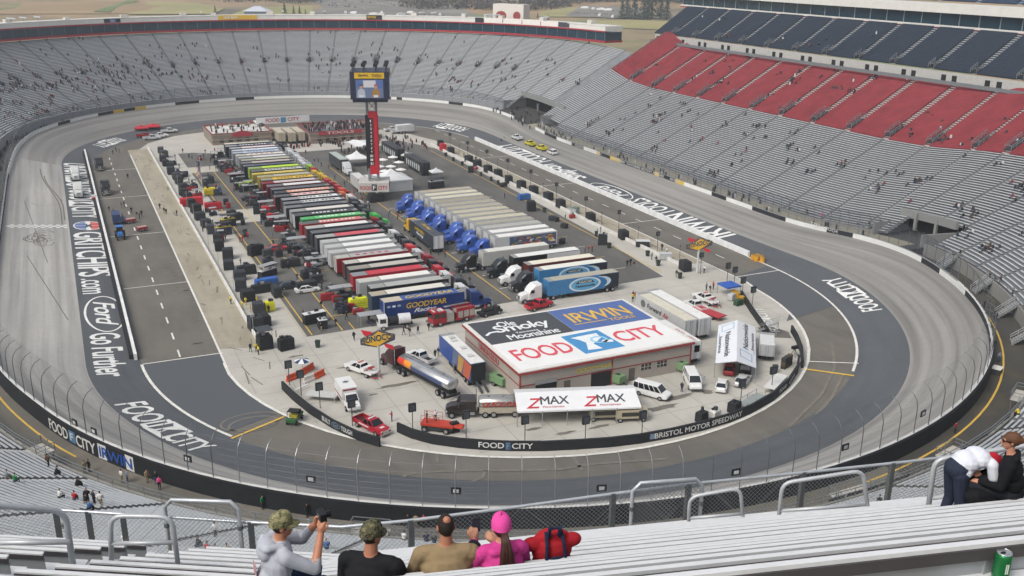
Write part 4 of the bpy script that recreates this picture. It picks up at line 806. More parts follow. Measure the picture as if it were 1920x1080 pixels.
# ================================================================== INFIELD: transporters
DIRX = 0.
haul = [  # from the nearest to the farthest: roof, side, rear, tail roof, words
 ('28508f', '17336e', '1b3a78', 'b4aa98', 'blue transporter with yellow lettering along its side and roof, first of the long row', 'goodyear'),
 ('cfcbc0', '24374f', '2a3d58', 'a39a86', 'transporter with a cream roof, tan deck and dark blue sides beside the blue lettered one', ''),
 ('a3a49f', '17181b', '202124', '8e8f8b', 'transporter with a light grey roof and black sides, third of the long row', ''),
 ('dcdad2', 'a9abad', '9c9e9f', 'b5b4ab', 'white roofed transporter with silver sides before the red roofed one', ''),
 ('b8323f', 'a01c2b', 'a51d2c', '7f8284', 'red transporter with a plain red roof and grey roof deck, first of the red ones', ''),
 ('b0aba0', '2a2b2c', '3b3c3c', '8b877d', 'transporter with a grey beige roof and dark sides behind the first red one', ''),
 ('d9d6cd', '28292c', '5c2a2c', 'b0aea4', 'transporter with a white roof, pale deck and black sides, two behind the first red one', ''),
 ('a5a5a3', '8c1b26', 'b9b3aa', 'aaa99f', 'red sided transporter with grey roof and small red and blue roof lettering', 'nums'),
 ('d6d6d2', 'b6b8b9', 'c2c3c3', 'a9aaa6', 'white transporter with silver rear, first of three white ones side by side', ''),
 ('dadad6', 'b9bbbb', 'c6c7c7', 'aeafab', 'white transporter with silver rear, middle of three white ones side by side', ''),
 ('d4d4d0', 'b5b7b8', 'c0c1c1', 'a9aaa6', 'white transporter with silver rear, last of three white ones side by side', ''),
 ('c4525c', '33343a', '4b4c50', '9b9b98', 'transporter with a faded red roof and dark grey sides beyond the three white ones', ''),
 ('4c4e52', '202125', '26272b', '5b5d60', 'transporter with a dark charcoal roof between a faded red roof and a white one', ''),
 ('d8d8d4', '3b3e42', '6b2a30', 'a6a7a3', 'transporter with a clean white roof and charcoal sides beyond the charcoal roofed one', ''),
 ('c26a66', '8d1f26', 'a32831', '5a5c5c', 'red transporter with white words along its salmon roof', 'words'),
 ('5fb56c', '2b7a3c', '2f8f47', '4fa35c', 'bright green transporter with a pale green roof', 'words'),
 ('3c3e41', '191a1c', 'c4c5c5', '4b4d50', 'black transporter with white words along its dark roof beside the green one', 'words'),
 ('cfc8c0', '5a5d61', 'a5a6a6', '8f8f8b', 'transporter with a pinkish white roof and grey sides beyond the black lettered one', ''),
 ('55575b', '2b2d31', '9c9d9e', '6d6f72', 'transporter with a slate grey roof and two dark hatches', ''),
 ('c3c4c2', '3d4046', '707274', '6b6d70', 'transporter with a pale roof carrying four dark letters', 'words2'),
 ('d2d2cf', '17181b', '4a2325', '86888a', 'transporter with a white roof and black squares at its front, black sides', 'words2'),
 ('d5b9b2', '202226', '7e2730', '55575a', 'transporter with red discs along its white roof', 'nums'),
 ('cf9379', '16171a', '1c1d20', '3e4043', 'black transporter with orange words along its roof', 'words'),
 ('54595a', '22262a', '2b2f33', '61666a', 'transporter with a dark green grey roof and a small yellow patch', ''),
 ('d3d3d0', '5e1a22', '3f1318', '63666a', 'maroon sided transporter with a white lettered roof', 'words'),
 ('bfb3b0', '70151f', '5b121a', '7a1a25', 'dark red transporter with a pale roof and dark red roof deck', ''),
 ('d9b43b', '5a5136', '4e4934', '8b8a7c', 'transporter with black words on a yellow roof', 'wordsk'),
 ('a9a69a', 'c3a12e', '8b7a32', '9b977f', 'yellow sided transporter with a grey and yellow roof', ''),
 ('c8b256', '8d8333', 'a5922f', 'b9a13a', 'mustard transporter with a yellow square on its roof deck', ''),
 ('bcbdba', '17181c', '222327', '5c5e61', 'black transporter with white words on a pale roof beside the lime one', 'words2'),
 ('b5d43a', '7d9a2c', '93b334', '8b9a6c', 'lime green transporter with a bright lime roof', ''),
 ('4a4f5c', '20242e', '2a2f3a', '5d626c', 'navy transporter with a dull blue roof beyond the lime one', ''),
 ('b3a59c', '2a2d38', '3a3d46', '6f6f72', 'navy transporter with a brownish pale roof', ''),
 ('b2b19a', '4b4d55', '5c5e64', '9b9a85', 'transporter with a dusty yellow grey roof', ''),
 ('cdcdca', '83868a', '97999b', 'a4a59f', 'transporter with a white roof and mid grey sides, far half of the long row', ''),
 ('d6cfc4', '9a9c9e', 'abadae', 'b2ada1', 'transporter with a cream and orange lettered roof, far half of the long row', 'nums'),
 ('b9c4d2', '6d737b', '7b8087', '9fa6ae', 'transporter with a blue words on an icy white roof', 'wordsb'),
 ('c9d3dc', '8b9299', '9ca2a8', 'a9b1b8', 'transporter with an icy blue white roof near the far end of the row', ''),
 ('d7c3c1', '3c3e46', '4b4d55', '9b9c9e', 'transporter with a white roof and faint red patch near the far end of the row', ''),
 ('474b5a', '191c24', '20232c', '8e9096', 'transporter with a navy roof and white words near the far end of the row', 'words'),
 ('b5b2a3', '17181b', '1c1d20', 'c1bdab', 'black transporter with a plain beige roof, last of the long row', ''),
]
NH = len(haul); Y0H, Y1H = 161.6, 332.; CABC = ['21386f', 'd0d0ce', '2a2c30', 'cfcfcd', 'b3202c', '1b1c1f', '8f1e28', 'c4c5c6', 'c4202c', '26272b', '1d1e21', 'd2d2d0', '1b1c1f', '2a2b2e', '7d1c24', '49b85a', '22352a', '2a2d31', '1f2023', '30333a', 'd5d5d3', 'c45a28', 'c8482a', 'a02028', '8c1c26', 'b01e2a', 'c9a12a', 'd6b427', 'd0ab24', 'a3202a', '93c832', 'c9cacb', 'd0d0ce', 'c6c7c8', 'd3d3d1', 'b9bbbd', 'd4d4d2', 'cacbcc', '1e2026', '22252d', '191a1d']
for i, (rf, sd, rr, tl, lab, kind) in enumerate(haul):
    y = Y0H+(Y1H-Y0H)*i/(NH-1); rj = random.Random(i); x = 48.7+rj.uniform(-.5, .9)
    t = trailer(lab, (x, y, .05), 0, rf, sd, rr, tail=tl, tailf=rj.choice([.2, .24, .28]), name='race_transporter', group='race transporters parked in one long row')
    if kind:
        f = plane_fn((x*0+3.9, -.75, 4.115), (1, 0, 0), (0, 1, 0)); m = MB(); wc = {'words': 'd8d8d4', 'words2': '2a2b2e', 'wordsk': '1e1e1c', 'wordsb': '2f5396', 'nums': 'a8343c', 'goodyear': 'd8b83a'}[kind]
        if kind == 'goodyear': put_text(m, 'GOODYEAR', lambda a, b, d=0.: f(a+.6, b, d), 9.4, 1.3)
        elif kind == 'nums': [m.poly([f(1+k*1.6+.5*math.cos(q*.785), .75+.5*math.sin(q*.785)) for q in range(8)]) for k in range(5)]
        else: [m.poly([f(.6+k*.95+(k//5)*.5, .25), f(.6+k*.95+(k//5)*.5+.62, .25), f(.6+k*.95+(k//5)*.5+.72, 1.25), f(.6+k*.95+(k//5)*.5+.1, 1.25)]) for k in range(9)]
        m.build('roof_lettering', mat(wc, .5), t)
    if kind == 'goodyear':
        f = plane_fn((0, -1.30, 0), (1, 0, 0), (0, 0, 1)); m = MB(); put_text(m, 'GOODYEAR', lambda a, b, d=0.: f(a+4.3, b+2.35, d), 7.9, 1.0); put_text(m, 'Racing', lambda a, b, d=0.: f(a+5.8, b+1.15, d), 4.4, 1.0, 1)
        for k in range(3): m.poly([f(.9+k*1.0+.36*math.cos(q*.524), 3.1+.22*math.sin(q*.524)) for q in range(12)], 2-k % 2)
        m.build('side_lettering', [mat('d2ae2c', .5), mat('d5d8dc', .5), mat('9aa6b8', .5)], t); g_ = mat('b7b8b8', .4); MB().box(-.06, .06, -1.36, -1.26, .3, 4.05).build('corner_post', g_, t)
    c = CABC[i % len(CABC)]; d = {'2': 'dark', '1': 'black', '3': 'dark', 'd': 'white', 'c': 'pale', 'b': 'bold', '8': 'red', 'a': 'red', '4': 'bright', '7': 'red', '9': 'lime'}[c[0]]
    tractor(' '.join(('%s tractor unit of the %s' % (d, lab.split(',')[0])).split()[:16]), (x+15.9+3.0, y, .05), 0, c, group='tractor units coupled to the long row')
    # lift gate, awning or open door behind
    if i in (0, 4, 9, 13, 18, 22, 27, 31, 36):
        m = MB(); m.box(-4.6, -.1, -1.1, 1.1, 1.9, 2.0); m.bar((-4.4, -1, 0), (-4.4, -1, 1.9), .08); m.bar((-4.4, 1, 0), (-4.4, 1, 1.9), .08); m.build('lift_gate', mat('a3a5a6', .5, .3), t)
# second block: plain box trailers with blue tractors
R2 = ['d9d8d2', 'd8d7d1', 'a4a39b', '9a9484', 'b8b19a', 'aea790', 'b1a992', 'a39c88', '9e9783', '938b78', 'c3bda6', 'c6bfa5', 'a89d88']
for i, rf in enumerate(R2):
    y = 193.+i*4.0
    lab = 'box trailer with a %s roof, %s' % ('clean white' if i < 2 else 'dusty tan' if i % 2 else 'weathered beige', 'racing picture on its side' if i == 0 else 'place %d from the one with the picture' % (i+1))
    t = trailer(lab, (100.2+(1.2 if i < 5 else 0), y, .05), math.pi, rf, 'c2c3c2', 'b9bab9', tail=rf, name='box_trailer', group='plain box trailers in the second row', lift=False)
    if i == 0:
        f = plane_fn((0, 1.30, 0), (-1, 0, 0), (0, 0, 1)); m = MB(); rr_ = random.Random(2); P_ = ['4a5570', '8a5a48', 'c4a44a', '6a7890', 'a8463c', 'd0cfc8', '39465a', 'b98a60', '586a50']
        m.poly([f(-12.2, 1.1), f(-.3, 1.1), f(-.3, 3.8), f(-12.2, 3.8)], 0)
        for k in range(46): a = -12+rr_.random()*10.6; b = 1.2+rr_.random()*2.; w_ = .5+rr_.random()*1.4; h_ = .2+rr_.random()*.5; fk = plane_fn((0, 1.302+.0006*k, 0), (-1, 0, 0), (0, 0, 1)); m.poly([fk(a, b), fk(a+w_, b+.1), fk(a+w_*.8, b+h_), fk(a+.2, b+h_)], 1+k % 8)
        m.build('picture_panel', [mat(c, .4, var=.2) for c in P_], t)
    tractor('blue tractor unit %s' % ('pulling the trailer with the racing picture' if i == 0 else 'before the plain trailers, place %d from the one with the picture' % (i+1)), (100.2+(1.2 if i < 5 else 0)-15.9-2.8-(1.4 if i % 2 else 0), y, .05), math.pi, ['2f4f9c', '35579f', '2b4a8f'][i % 3], group='blue tractor units in a row')
# third block
for y, xr, rf, sd, lab, cc, clab in ((183.6, 94.5, 'c9c8bf', 'b5b5b0', 'white trailer with a folded grey roof tail, last of the short group', '1b1c1f', 'black tractor unit, farther of the two black ones'),
        (177.6, 99.0, 'd8d8d4', '1b1c1f', 'black and white trailer with a red edged sash, beside the bright trailers', '1d2224', 'black tractor unit, nearer of the two black ones'),
        (171.8, 99.5, 'd9d2bf', '5f2e26', 'trailer with a cream roof and brown red side', 'd4d4d2', 'white tractor unit behind the charcoal one'),
        (167.6, 100., 'd8d7cc', '3f7fae', 'blue swoosh trailer with a white roof and oval emblem, farther of the two', '24262a', 'charcoal tractor unit with chrome pipes and white roof fairing'),
        (160.6, 98.6, 'a39f90', '3a78a8', 'blue swoosh trailer with a canvas roof and oval emblem, nearer of the two', 'd6d6d4', 'white tractor unit at the front of the nearer swoosh trailer')):
    t = trailer(lab, (xr, y, .05), math.pi, rf, sd, '1d1f22', tail=rf, name='box_trailer', group='trailers of the short group', lift=False, H_=4.0)
    if sd == '1b1c1f': MB().box(0, 8, 1.281, 1.295, 1., 3.9).build('side_panel', mat('c8c9c9', .4), t); m = MB(); m.poly([(8, 1.3, 1.), (9, 1.3, 1.), (8, 1.3, 3.)]); m.build('sash', mat('a32430', .5), t)
    if y < 170:
        m = MB(); f = plane_fn((0, 1.30, 0), (-1, 0, 0), (0, 0, 1)); n = 36
        def el(cx, cz, rx, rz, mi, k): fk = plane_fn((0, 1.30+.004*k, 0), (-1, 0, 0), (0, 0, 1)); m.poly([fk(cx+rx*math.cos(6.283*q/n), cz+rz*math.sin(6.283*q/n)) for q in range(n)], mi)
        m.poly([f(-3.2, .96), f(-.02, .96), f(-.02, 3.98), f(-4.4, 3.98)], 4); el(-4.4, 2.45, 2.6, 1.2, 0, 1); el(-5.6, 2.3, 2.9, 1.35, 1, 2); el(-7.8, 2.45, 3.6, 1.45, 2, 3); el(-7.8, 2.45, 3.3, 1.3, 0, 4); el(-7.8, 2.45, 3.1, 1.18, 3, 5)
        fk = plane_fn((0, 1.33, 0), (-1, 0, 0), (0, 0, 1)); m.poly([fk(-10, 2.7), fk(-5.6, 2.7), fk(-6.4, 3.3), fk(-9.2, 3.3)], 4); put_text(m, 'NASCAR', lambda a, b, d=0.: fk(a-9.2, b+2.78, d+.01), 2.9, .42, 5); put_text(m, 'NW', lambda a, b, d=0.: fk(a-9.9, b+1.9, d), 4.4, .5, 4)
        m.build('side_emblem', [mat('b9cdd9', .4), mat('2c6a9c', .4), mat('d3dbe0', .4), mat('5fa0c6', .4), mat('1c2430', .4), mat('d6d3cc', .4)], t)
    tractor(clab, (xr-15.9-3.0, y, .05), math.pi, cc, group='tractor units of the short group')
t = trailer('navy transporter with yellow lettering on roof and side standing across the central lane', (74.6, 198.6, .05), math.pi/2, '3f434c', '343a44', 'c6c7c8', tail='42464e', name='race_transporter', lift=False)
m = MB(); f = plane_fn((5.2, -.5, 4.12), (1, 0, 0), (0, 1, 0)); put_text(m, 'Racing', f, 6, .9)
f = plane_fn((0, 1.3, 0), (-1, 0, 0), (0, 0, 1)); put_text(m, 'UNOH', lambda a, b, d=0.: f(a-12.5, b+2.7, d), 6.5, .7); put_text(m, 'Racing', lambda a, b, d=0.: f(a-11.5, b+1.6, d), 5, .9, 1); m.build('lettering', [mat('c9a82f', .5), mat('c9cdd2', .5)], t)
tractor('yellow tractor unit at the front of the navy transporter', (74.6, 198.6+15.9+3.0, .05), math.pi/2, 'd3a420')
tag(t, None, None)
# ================================================================== INFIELD: buildings and towers
def gb(x0, x1, y0, y1, z0, z1): pass
gar = thing('garage_building', 'large tan garage with huge lettered roof panels in the infield', 'building', (0, 0, .03)); gx0, gx1, gy0, gy1, gh = 57.9, 88.9, 120.2, 142.0, 5.0
m = MB(); m.box(gx0, gx1, gy0, gy1, 0, gh-.2); m.build('walls', mat('9b938a', .8, 0, .08, .4), gar)
m = MB(); m.box(gx0-.35, gx1+.35, gy0-.35, gy1+.35, gh-.2, gh+.12); m.build('roof_deck', mat('cfccc6', .6), gar)
m = MB(); m.box(gx0-.4, gx1+.4, gy0-.42, gy0-.36, gh-.45, gh-.05); m.box(gx0-.42, gx0-.36, gy0-.4, gy1+.4, gh-.45, gh-.05)
for x in (gx0-.03, gx0+16, gx1-.1): m.box(x-.1, x+.16, gy0-.06, gy0-.005, 0, gh-.45)
m.box(gx0, gx1, gy0-.05, gy0-.002, 2.55, 2.7); m.box(gx0-.05, gx0-.002, gy0, gy1, 2.55, 2.7); m.box(gx0-.06, gx0-.005, gy0, gy0+.2, 0, gh-.45); m.build('red_trim', mat('8a342f', .6), gar)
m = MB(); ym = gy0+11.2; m.box(gx0+.3, gx1-.3, gy0+.3, ym, gh+.12, gh+.17); m.build('roof_panel', mat('dcdcd9', .5, 0, .04, .3), gar)
m = MB(); m.box(gx0+.3, gx0+15.4, ym+.08, gy1-.3, gh+.12, gh+.17); m.build('roof_panel', mat('3e4043', .5, 0, .08, .3), gar)
m = MB(); m.box(gx0+15.5, gx1-.3, ym+.08, gy1-.3, gh+.12, gh+.17); m.build('roof_panel', mat('4a6296', .5, 0, .06, .3), gar)
def rf(x, y, z=.01): return plane_fn((gx0+x, gy0+y, gh+.17+z), (1, 0, 0), (0, 1, 0))
m = MB(); put_text(m, 'FOOD', rf(1.6, 3.5), 10., 4.4, 0); put_text(m, 'CITY', rf(20.2, 3.9), 9.0, 4.4, 0)
f = rf(12.3, 1.9); m.poly([f(0, 0), f(7.4, .3), f(6.8, 8.4), f(-.3, 8.)], 1); f = rf(12.3, 1.9, .03); m.poly([f(1.1, 1.2), f(3.6, .9), f(3.2, 3.2), f(4.4, 4.0), f(5.6, 5.), f(5.9, 7.1), f(3.4, 7.0), f(.9, 6.8), f(1.9, 5.4), f(2.3, 4.)], 2)
f = rf(12.3, 1.9, .05); ring(f, 4.9, 4.4, 1.5, 1.5, .45, m, 3, 24); m.poly([f(4.6, 3.2), f(6.6, 2.6), f(6.9, 3.6), f(5.3, 4.0)], 2)
put_text(m, 'IRWIN', rf(17.2, 14.6, .02), 11.6, 4.3, 4); put_text(m, 'TOOLS', rf(23.4, 12.9, .02), 5., 1.2, 4); f = rf(16.8, 13.7, .02); m.poly([f(0, 0), f(6.2, 0), f(6.2, .25), f(0, .25)], 4)
put_text(m, 'Ole', rf(4.6, 17.8, .02), 3.2, 2.2, 2); put_text(m, 'Smoky', rf(3.4, 14.6, .02), 9.8, 3.9, 2); put_text(m, 'Tenn', rf(6., 14.0, .03), 4, .7, 2); put_text(m, 'Moon', rf(4., 11.9, .02), 9.2, 2.1, 2)
f = rf(1.2, 15, .02); m.poly([f(0, 0), f(1, .9), f(2.6, 1.0), f(2.6, 1.5), f(.8, 1.4), f(-.3, .4)], 2); m.build('roof_lettering', [mat('cf4a57', .5), mat('3f86b8', .5), mat('dcdedd', .5), mat('8fc3dd', .5), mat('d2a942', .5)], gar)
m = MB(); f = plane_fn((gx0+9.5, gy0-.07, 3.1), (1, 0, 0), (0, 0, 1)); put_text(m, 'GOODYEAR', f, 6.4, .75); f2 = plane_fn((gx0-.06, gy1-6, 3.), (0, -1, 0), (0, 0, 1)); put_text(m, 'UNOH', f2, 8, 1., 1); m.build('wall_lettering', [mat('c4b02a', .5), mat('a83a40', .5)], gar)
for x, w_, h_ in ((2.6, 3.6, 3.0), (12.3, 3.6, 3.4)):
    d = MB().box(gx0+x, gx0+x+w_, gy0-.04, gy0-.004, 0, h_).build('garage_door', mat('1a1c1e', .8), gar); MB().box(gx0+x-.1, gx0+x+w_+.1, gy0-.09, gy0-.045, h_-.6, h_).build('roller', mat('8b8d8e', .5), d)
for x in (21.4, 24.4): w2 = MB().box(gx0+x, gx0+x+2., gy0-.05, gy0-.004, 1.5, 2.5).build('window', DGLASS, gar); m = MB(); [m.box(gx0+x+k*.66-.04, gx0+x+k*.66+.04, gy0-.08, gy0-.052, 1.5, 2.5) for k in range(4)]; m.box(gx0+x, gx0+x+2, gy0-.1, gy0-.082, 1.96, 2.04); m.build('frame', mat('a9a49a', .6), w2)
for x in (7.5, 19.2): MB().box(gx0+x, gx0+x+1.1, gy0-.04, gy0-.004, 0, 2.2).build('door', mat('5a5550', .7), gar)
# video tower
tx, ty = 77., 255.; tw_ = thing('video_tower', 'tall scoring tower topped by a box of video screens in the infield', 'tower', (tx, ty, .05), R_(-20))
m = MB(); [m.bar((a, b, 0), (a, b, 35), .55) for a in (-1.2, 1.2) for b in (-1.2, 1.2)]
for z in range(0, 28, 3):
    for a, b, c, d in ((-1.2, -1.2, 1.2, -1.2), (1.2, -1.2, 1.2, 1.2), (1.2, 1.2, -1.2, 1.2), (-1.2, 1.2, -1.2, -1.2)): m.bar((a, b, z), (c, d, z+3), .14); m.bar((a, b, z+3), (c, d, z+3), .16)
m.build('lattice', mat('7e8386', .5, .3), tw_)
m = MB(); m.box(-5.1, 5.1, -5.1, 5.1, 28., 35.2); m.box(-4.6, 4.6, -4.6, 4.6, 27.2, 28.); m.build('screen_box', mat('20263a', .5), tw_)
for k in range(4):
    Rk = Matrix.Rotation(k*math.pi/2, 4, 'Z'); m = MB(); m.T = Rk; m.box(-3.6, 3.6, -5.2, -5.12, 28.4, 33.2); s_ = m.build('screen', glow('6d7fa8', .45, str(k)), tw_)
    m = MB(); m.T = Rk; f = lambda x, y, d=0.: (x, -5.24-d, y)
    m.poly([f(-1.6, 31.2), f(1.6, 31.2), f(1.6, 33.), f(-1.6, 33.)], 0); m.poly([f(-3.4, 31.2), f(-1.9, 31.2), f(-1.9, 33), f(-3.4, 33)], 1); m.poly([f(1.9, 31.), f(3.4, 31.), f(3.4, 33), f(1.9, 33)], 1)
    for cx, c1, c2 in ((-2.2, 2, 5), (1.6, 3, 4)):
        m.poly([f(cx-1.1, 28.6), f(cx+1.1, 28.6), f(cx+.9, 30.4), f(cx+.4, 30.8), f(cx-.4, 30.8), f(cx-.9, 30.4)], c1); m.poly([f(cx+.42*math.cos(q*.6283), 31.3+.55*math.sin(q*.6283), .02) for q in range(10)], 6); m.poly([f(cx-.5, 31.6, .03), f(cx+.5, 31.6, .03), f(cx+.4, 32., .03), f(cx-.4, 32., .03)], c2); m.poly([f(cx-.6, 28.6, .03), f(cx+.6, 28.6, .03), f(cx+.6, 29.2, .03), f(cx-.6, 29.2, .03)], 7)
    m.build('screen_picture', [glow(c, .55) for c in ('d8d4d8', '4a66a8', 'b9bcc4', 'a87a30', 'b04a2c', '2a2c34', 'c49078', 'e0e0e4')], s_)
    m = MB(); m.T = Rk; m.box(-3.9, 3.9, -5.22, -5.14, 33.5, 35.0, 0); put_text(m, 'Sprint', lambda x, y, d=0.: (x-2.9, -5.25-d, 33.9+y), 2.6, .8, 1); put_text(m, 'TOOLS', lambda x, y, d=0.: (x+.6, -5.25-d, 33.9+y), 2.6, .7, 1); m.build('sign_band', [mat('c9a325', .5), mat('26271f', .5)], tw_)
[MB().bar((a, b, 35.2), (a, b, 36.5), .15).cb(a, b, 36.4, 1.1, .5, .8).build('floodlight', mat('1f2226', .6), tw_) for a in (-4.3, -1.6, 1.6, 4.3) for b in (-4, 0, 4)]
m = MB(); m.box(-1.75, -.75, -1.7, -1.5, 9., 23.4, 0); m.box(-.9, 1.5, -1.75, -1.5, 9.6, 22.6, 1); m.box(-.9, 1.6, -1.8, -1.55, 22.6, 24.4, 2); m.box(-.9, 1.6, -1.8, -1.55, 7.2, 9.6, 2); m.box(.55, 1.5, -1.82, -1.76, 9.6, 22.6, 2)
m.box(-1.72, -1.5, -1.5, -.6, 8, 23.4, 0); m.box(1.5, 1.72, -1.5, -.6, 8, 23.4, 2); m.build('lap_board', [mat('17181b', .5), mat('1b1c20', .5), mat('b01c2c', .5)], tw_)
m = MB()
for k in range(12):
    st = str(k+1); z = 21.5-k*1.06
    for q, ch in enumerate(st): put_text(m, 'd'+ch, lambda x, y, d=0., q=q, z=z, n=len(st): (x-.42+(q-.5*(n-1))*.38, -1.78-d, z+y), .22 if ch == '1' else .34, .62)
m.build('lap_numbers', mat('d8d8d6', .5), tw_); m = MB(); [m.cb(.2+rk.uniform(-.4, .3), -1.8, 10+k*.6, .35, .06, .34) for k in range(21)]; m.build('lit_numbers', glow('c4202c', .35), tw_)
m = MB(); m.box(-4.2, 4.2, -4.2, 4.2, 2.7, 5.2); m.build('base_box', mat('b3b0aa', .6), tw_); m = MB()
for k in range(4): m.T = Matrix.Rotation(k*math.pi/2, 4, 'Z'); fn = lambda x, y, d=0.: (x-3.6, -4.23-d, 3.4+y); put_text(m, 'FOOD', fn, 3., 1., 0); m.poly([(-.5, -4.23, 3.1), (.9, -4.23, 3.1), (.9, -4.23, 4.9), (-.5, -4.23, 4.9)], 1); put_text(m, 'F', lambda x, y, d=0.: (x-.15, -4.25-d, 3.4+y), .7, 1.1, 2); put_text(m, 'CITY', lambda x, y, d=0.: (x+1.2, -4.23-d, 3.4+y), 2.6, 1., 0)
m.T = None; m.build('lettering', [mat('b52a34', .5), mat('1c2026', .5), mat('d8d8d4', .5)], tw_)
# media buildings at the far end
FARC = []
for x0, x1, y0, y1, h_, lab in ((48., 68.8, 353., 374, 3.3, 'tan building with a crowded white roof terrace and a red rounded gable'), (80.5, 106, 343, 364, 3.4, 'tan building with a red lettered roof edge and a packed roof terrace beyond the tower')):
    b = thing('media_building', lab, 'building', (0, 0, .04)); m = MB(); m.box(x0, x1, y0, y1, 0, h_); m.build('walls', mat('857a6f', .8, 0, .08, .4), b)
    m = MB(); m.box(x0-.3, x1+.3, y0-.3, y0-.02, h_*.5, h_*.5+.3); [m.box(*q) for q in ((x0-.3, x1+.3, y0-.3, y0, h_, h_+.6), (x0-.3, x1+.3, y1, y1+.3, h_, h_+.6), (x0-.3, x0, y0, y1, h_, h_+.6), (x1, x1+.3, y0, y1, h_, h_+.6))]; m.build('parapet', mat('948577', .7), b)
    m = MB(); [m.box(*q) for q in ((x0-.4, x1+.4, y0-.4, y0+.1, h_+.6, h_+.8), (x0-.4, x1+.4, y1-.1, y1+.4, h_+.6, h_+.8), (x0-.4, x0+.1, y0, y1, h_+.6, h_+.8), (x1-.1, x1+.4, y0, y1, h_+.6, h_+.8))]; m.build('coping', mat('7a3439', .6), b)
    m = MB(); m.box(x0, x1, y0, y1, h_, h_+.06); m.build('terrace_floor', mat('c9c7c2' if x0 < 60 else '57565a', .7), b)
    for k in range(int((x1-x0-4)/3)): MB().box(x0+2.5+k*3, x0+4+k*3, y0-.05, y0-.01, .8, 2.2).build('window', DGLASS, b)
    if x0 < 60: m = MB(); n = 14; pts = [(x0+7+7*k/n, h_+.6+.8*math.sin(math.pi*k/n)) for k in range(n+1)]; m.side([(x0+7, h_-.6)]+pts+[(x0+14, h_-.6)], y0-.5, y0-.35); m.build('gable', mat('97333a', .6), b)
    else: m = MB(); m.box(x0+3, x0+19, y0-.42, y0-.38, h_-.5, h_+1.); put_text(m, 'TOOLS', plane_fn((x0+6, y0-.45, h_-.2), (1, 0, 0), (0, 0, 1)), 10, .9, 1); m.build('sign_panel', [mat('93393d', .6), mat('cfc0bc', .6)], b)
    FARC += [(Vector((rp.uniform(x0+1, x1-2), rp.uniform(y0+(1 if x0 < 60 else 5), y1-1), h_+.1)), Vector((0, 1, 0)), rp.choice([0, 0, 1, 2, 3, 4, 5]), True) for k in range(34 if x0 < 60 else 130)]
    if x0 < 60:
        for k in range(7): m = MB(); px, py = x0+2.5+k*2.7, y0+4+(k*7 % 13); m.cyl((px, py, h_+.1), (px, py, h_+2.3), .05); m.add([(px, py, h_+2.7)]+[(px+1.3*math.cos(q*1.047), py+1.3*math.sin(q*1.047), h_+2.2) for q in range(6)], [(0, q+1, (q+1) % 6+1) for q in range(6)]); tag(m.build('parasol', mat('7d2a2e' if k % 2 else '3a3f3c', .8)), '%s parasol on the white roof terrace' % ('dark red' if k % 2 else 'dark green'), 'parasol', '%s parasols on the roof terrace' % ('red' if k % 2 else 'green'))
def tent(label, pts_lo, ridge, zl, zr, c, posts=2, words=(), name='canopy_tent', cat='tent'):
    """gable canopy: four eave corners (a,b front; c,d back) and a ridge"""
    t = thing(name, label, cat); a, b, c_, d = [Vector((p[0], p[1], zl)) for p in pts_lo]; r1, r2 = [Vector((p[0], p[1], zr)) for p in ridge]
    m = MB(); dn = Vector((0, 0, -.08)); m.add([a, b, r2, r1, c_, d], [(0, 1, 2, 3), (3, 2, 4, 5)]); m.add([q+dn for q in (a, b, r2, r1, c_, d)], [(3, 2, 1, 0), (5, 4, 2, 3)]); m.add([a, b, a+dn*3, b+dn*3, c_, d, c_+dn*3, d+dn*3], [(0, 2, 3, 1), (4, 6, 7, 5)]); m.build('canopy', mat(c, .6, 0, .04, .5), t)
    for p, q in ((a, b), (d, c_)):
        for k in range(posts): e = p+(q-p)*k/(posts-1); MB().cyl((e.x, e.y, 0), e, .06, n=6).build('pole', mat('a5a8a9', .4, .5), t)
    return t, (a, b, c_, d, r1, r2)
za_, zb_ = 2.5, 3.7; A_ = [g(970, 772, za_), g(1203, 763, za_), g(1188, 722, za_), g(962, 730, za_)]; r_ = [g(965, 736, zb_), g(1190, 728, zb_)]
t, (a, b, c_, d, r1, r2) = tent('long white canopy with red and black lettering, open on dark poles before the garage', A_, r_, za_, zb_, 'd5d6d6', 6)
ex = (b-a).normalized(); ey = (r1-a); ey -= ex*ey.dot(ex); hy = ey.length; f = plane_fn(a, ex, ey); m = MB()
W_ = (b-a).length
for k in (0, 1):
    x = W_*(.08+.46*k); put_text(m, 'Z', lambda p, q, d_=0.: f(x+p, hy*.14+q, .02+d_), W_*.13, hy*.5, 0); put_text(m, 'ZMAX', lambda p, q, d_=0.: f(x+W_*.115+p, hy*.32+q, .02+d_), W_*.23, hy*.4, 1); put_text(m, 'micro', lambda p, q, d_=0.: f(x+W_*.13+p, hy*.14+q, .02+d_), W_*.17, hy*.09, 0)
m.build('lettering', [mat('b93743', .5), mat('3f4144', .5)], t)
lo, hi = 2.6, 4.2; A_ = [g(1341, 681, lo), g(1347, 610, lo), g(1416, 613, lo), g(1418, 690, lo)]; r_ = [g(1381, 677, hi), g(1383, 600, hi)]
t, (a, b, c_, d, r1, r2) = tent('white gabled canopy with blue lettering on both slopes sheltering two parked vehicles', [A_[0], A_[1], A_[2], A_[3]], [r_[0], r_[1]], lo, hi, 'd3d5d8', 4)
m = MB()
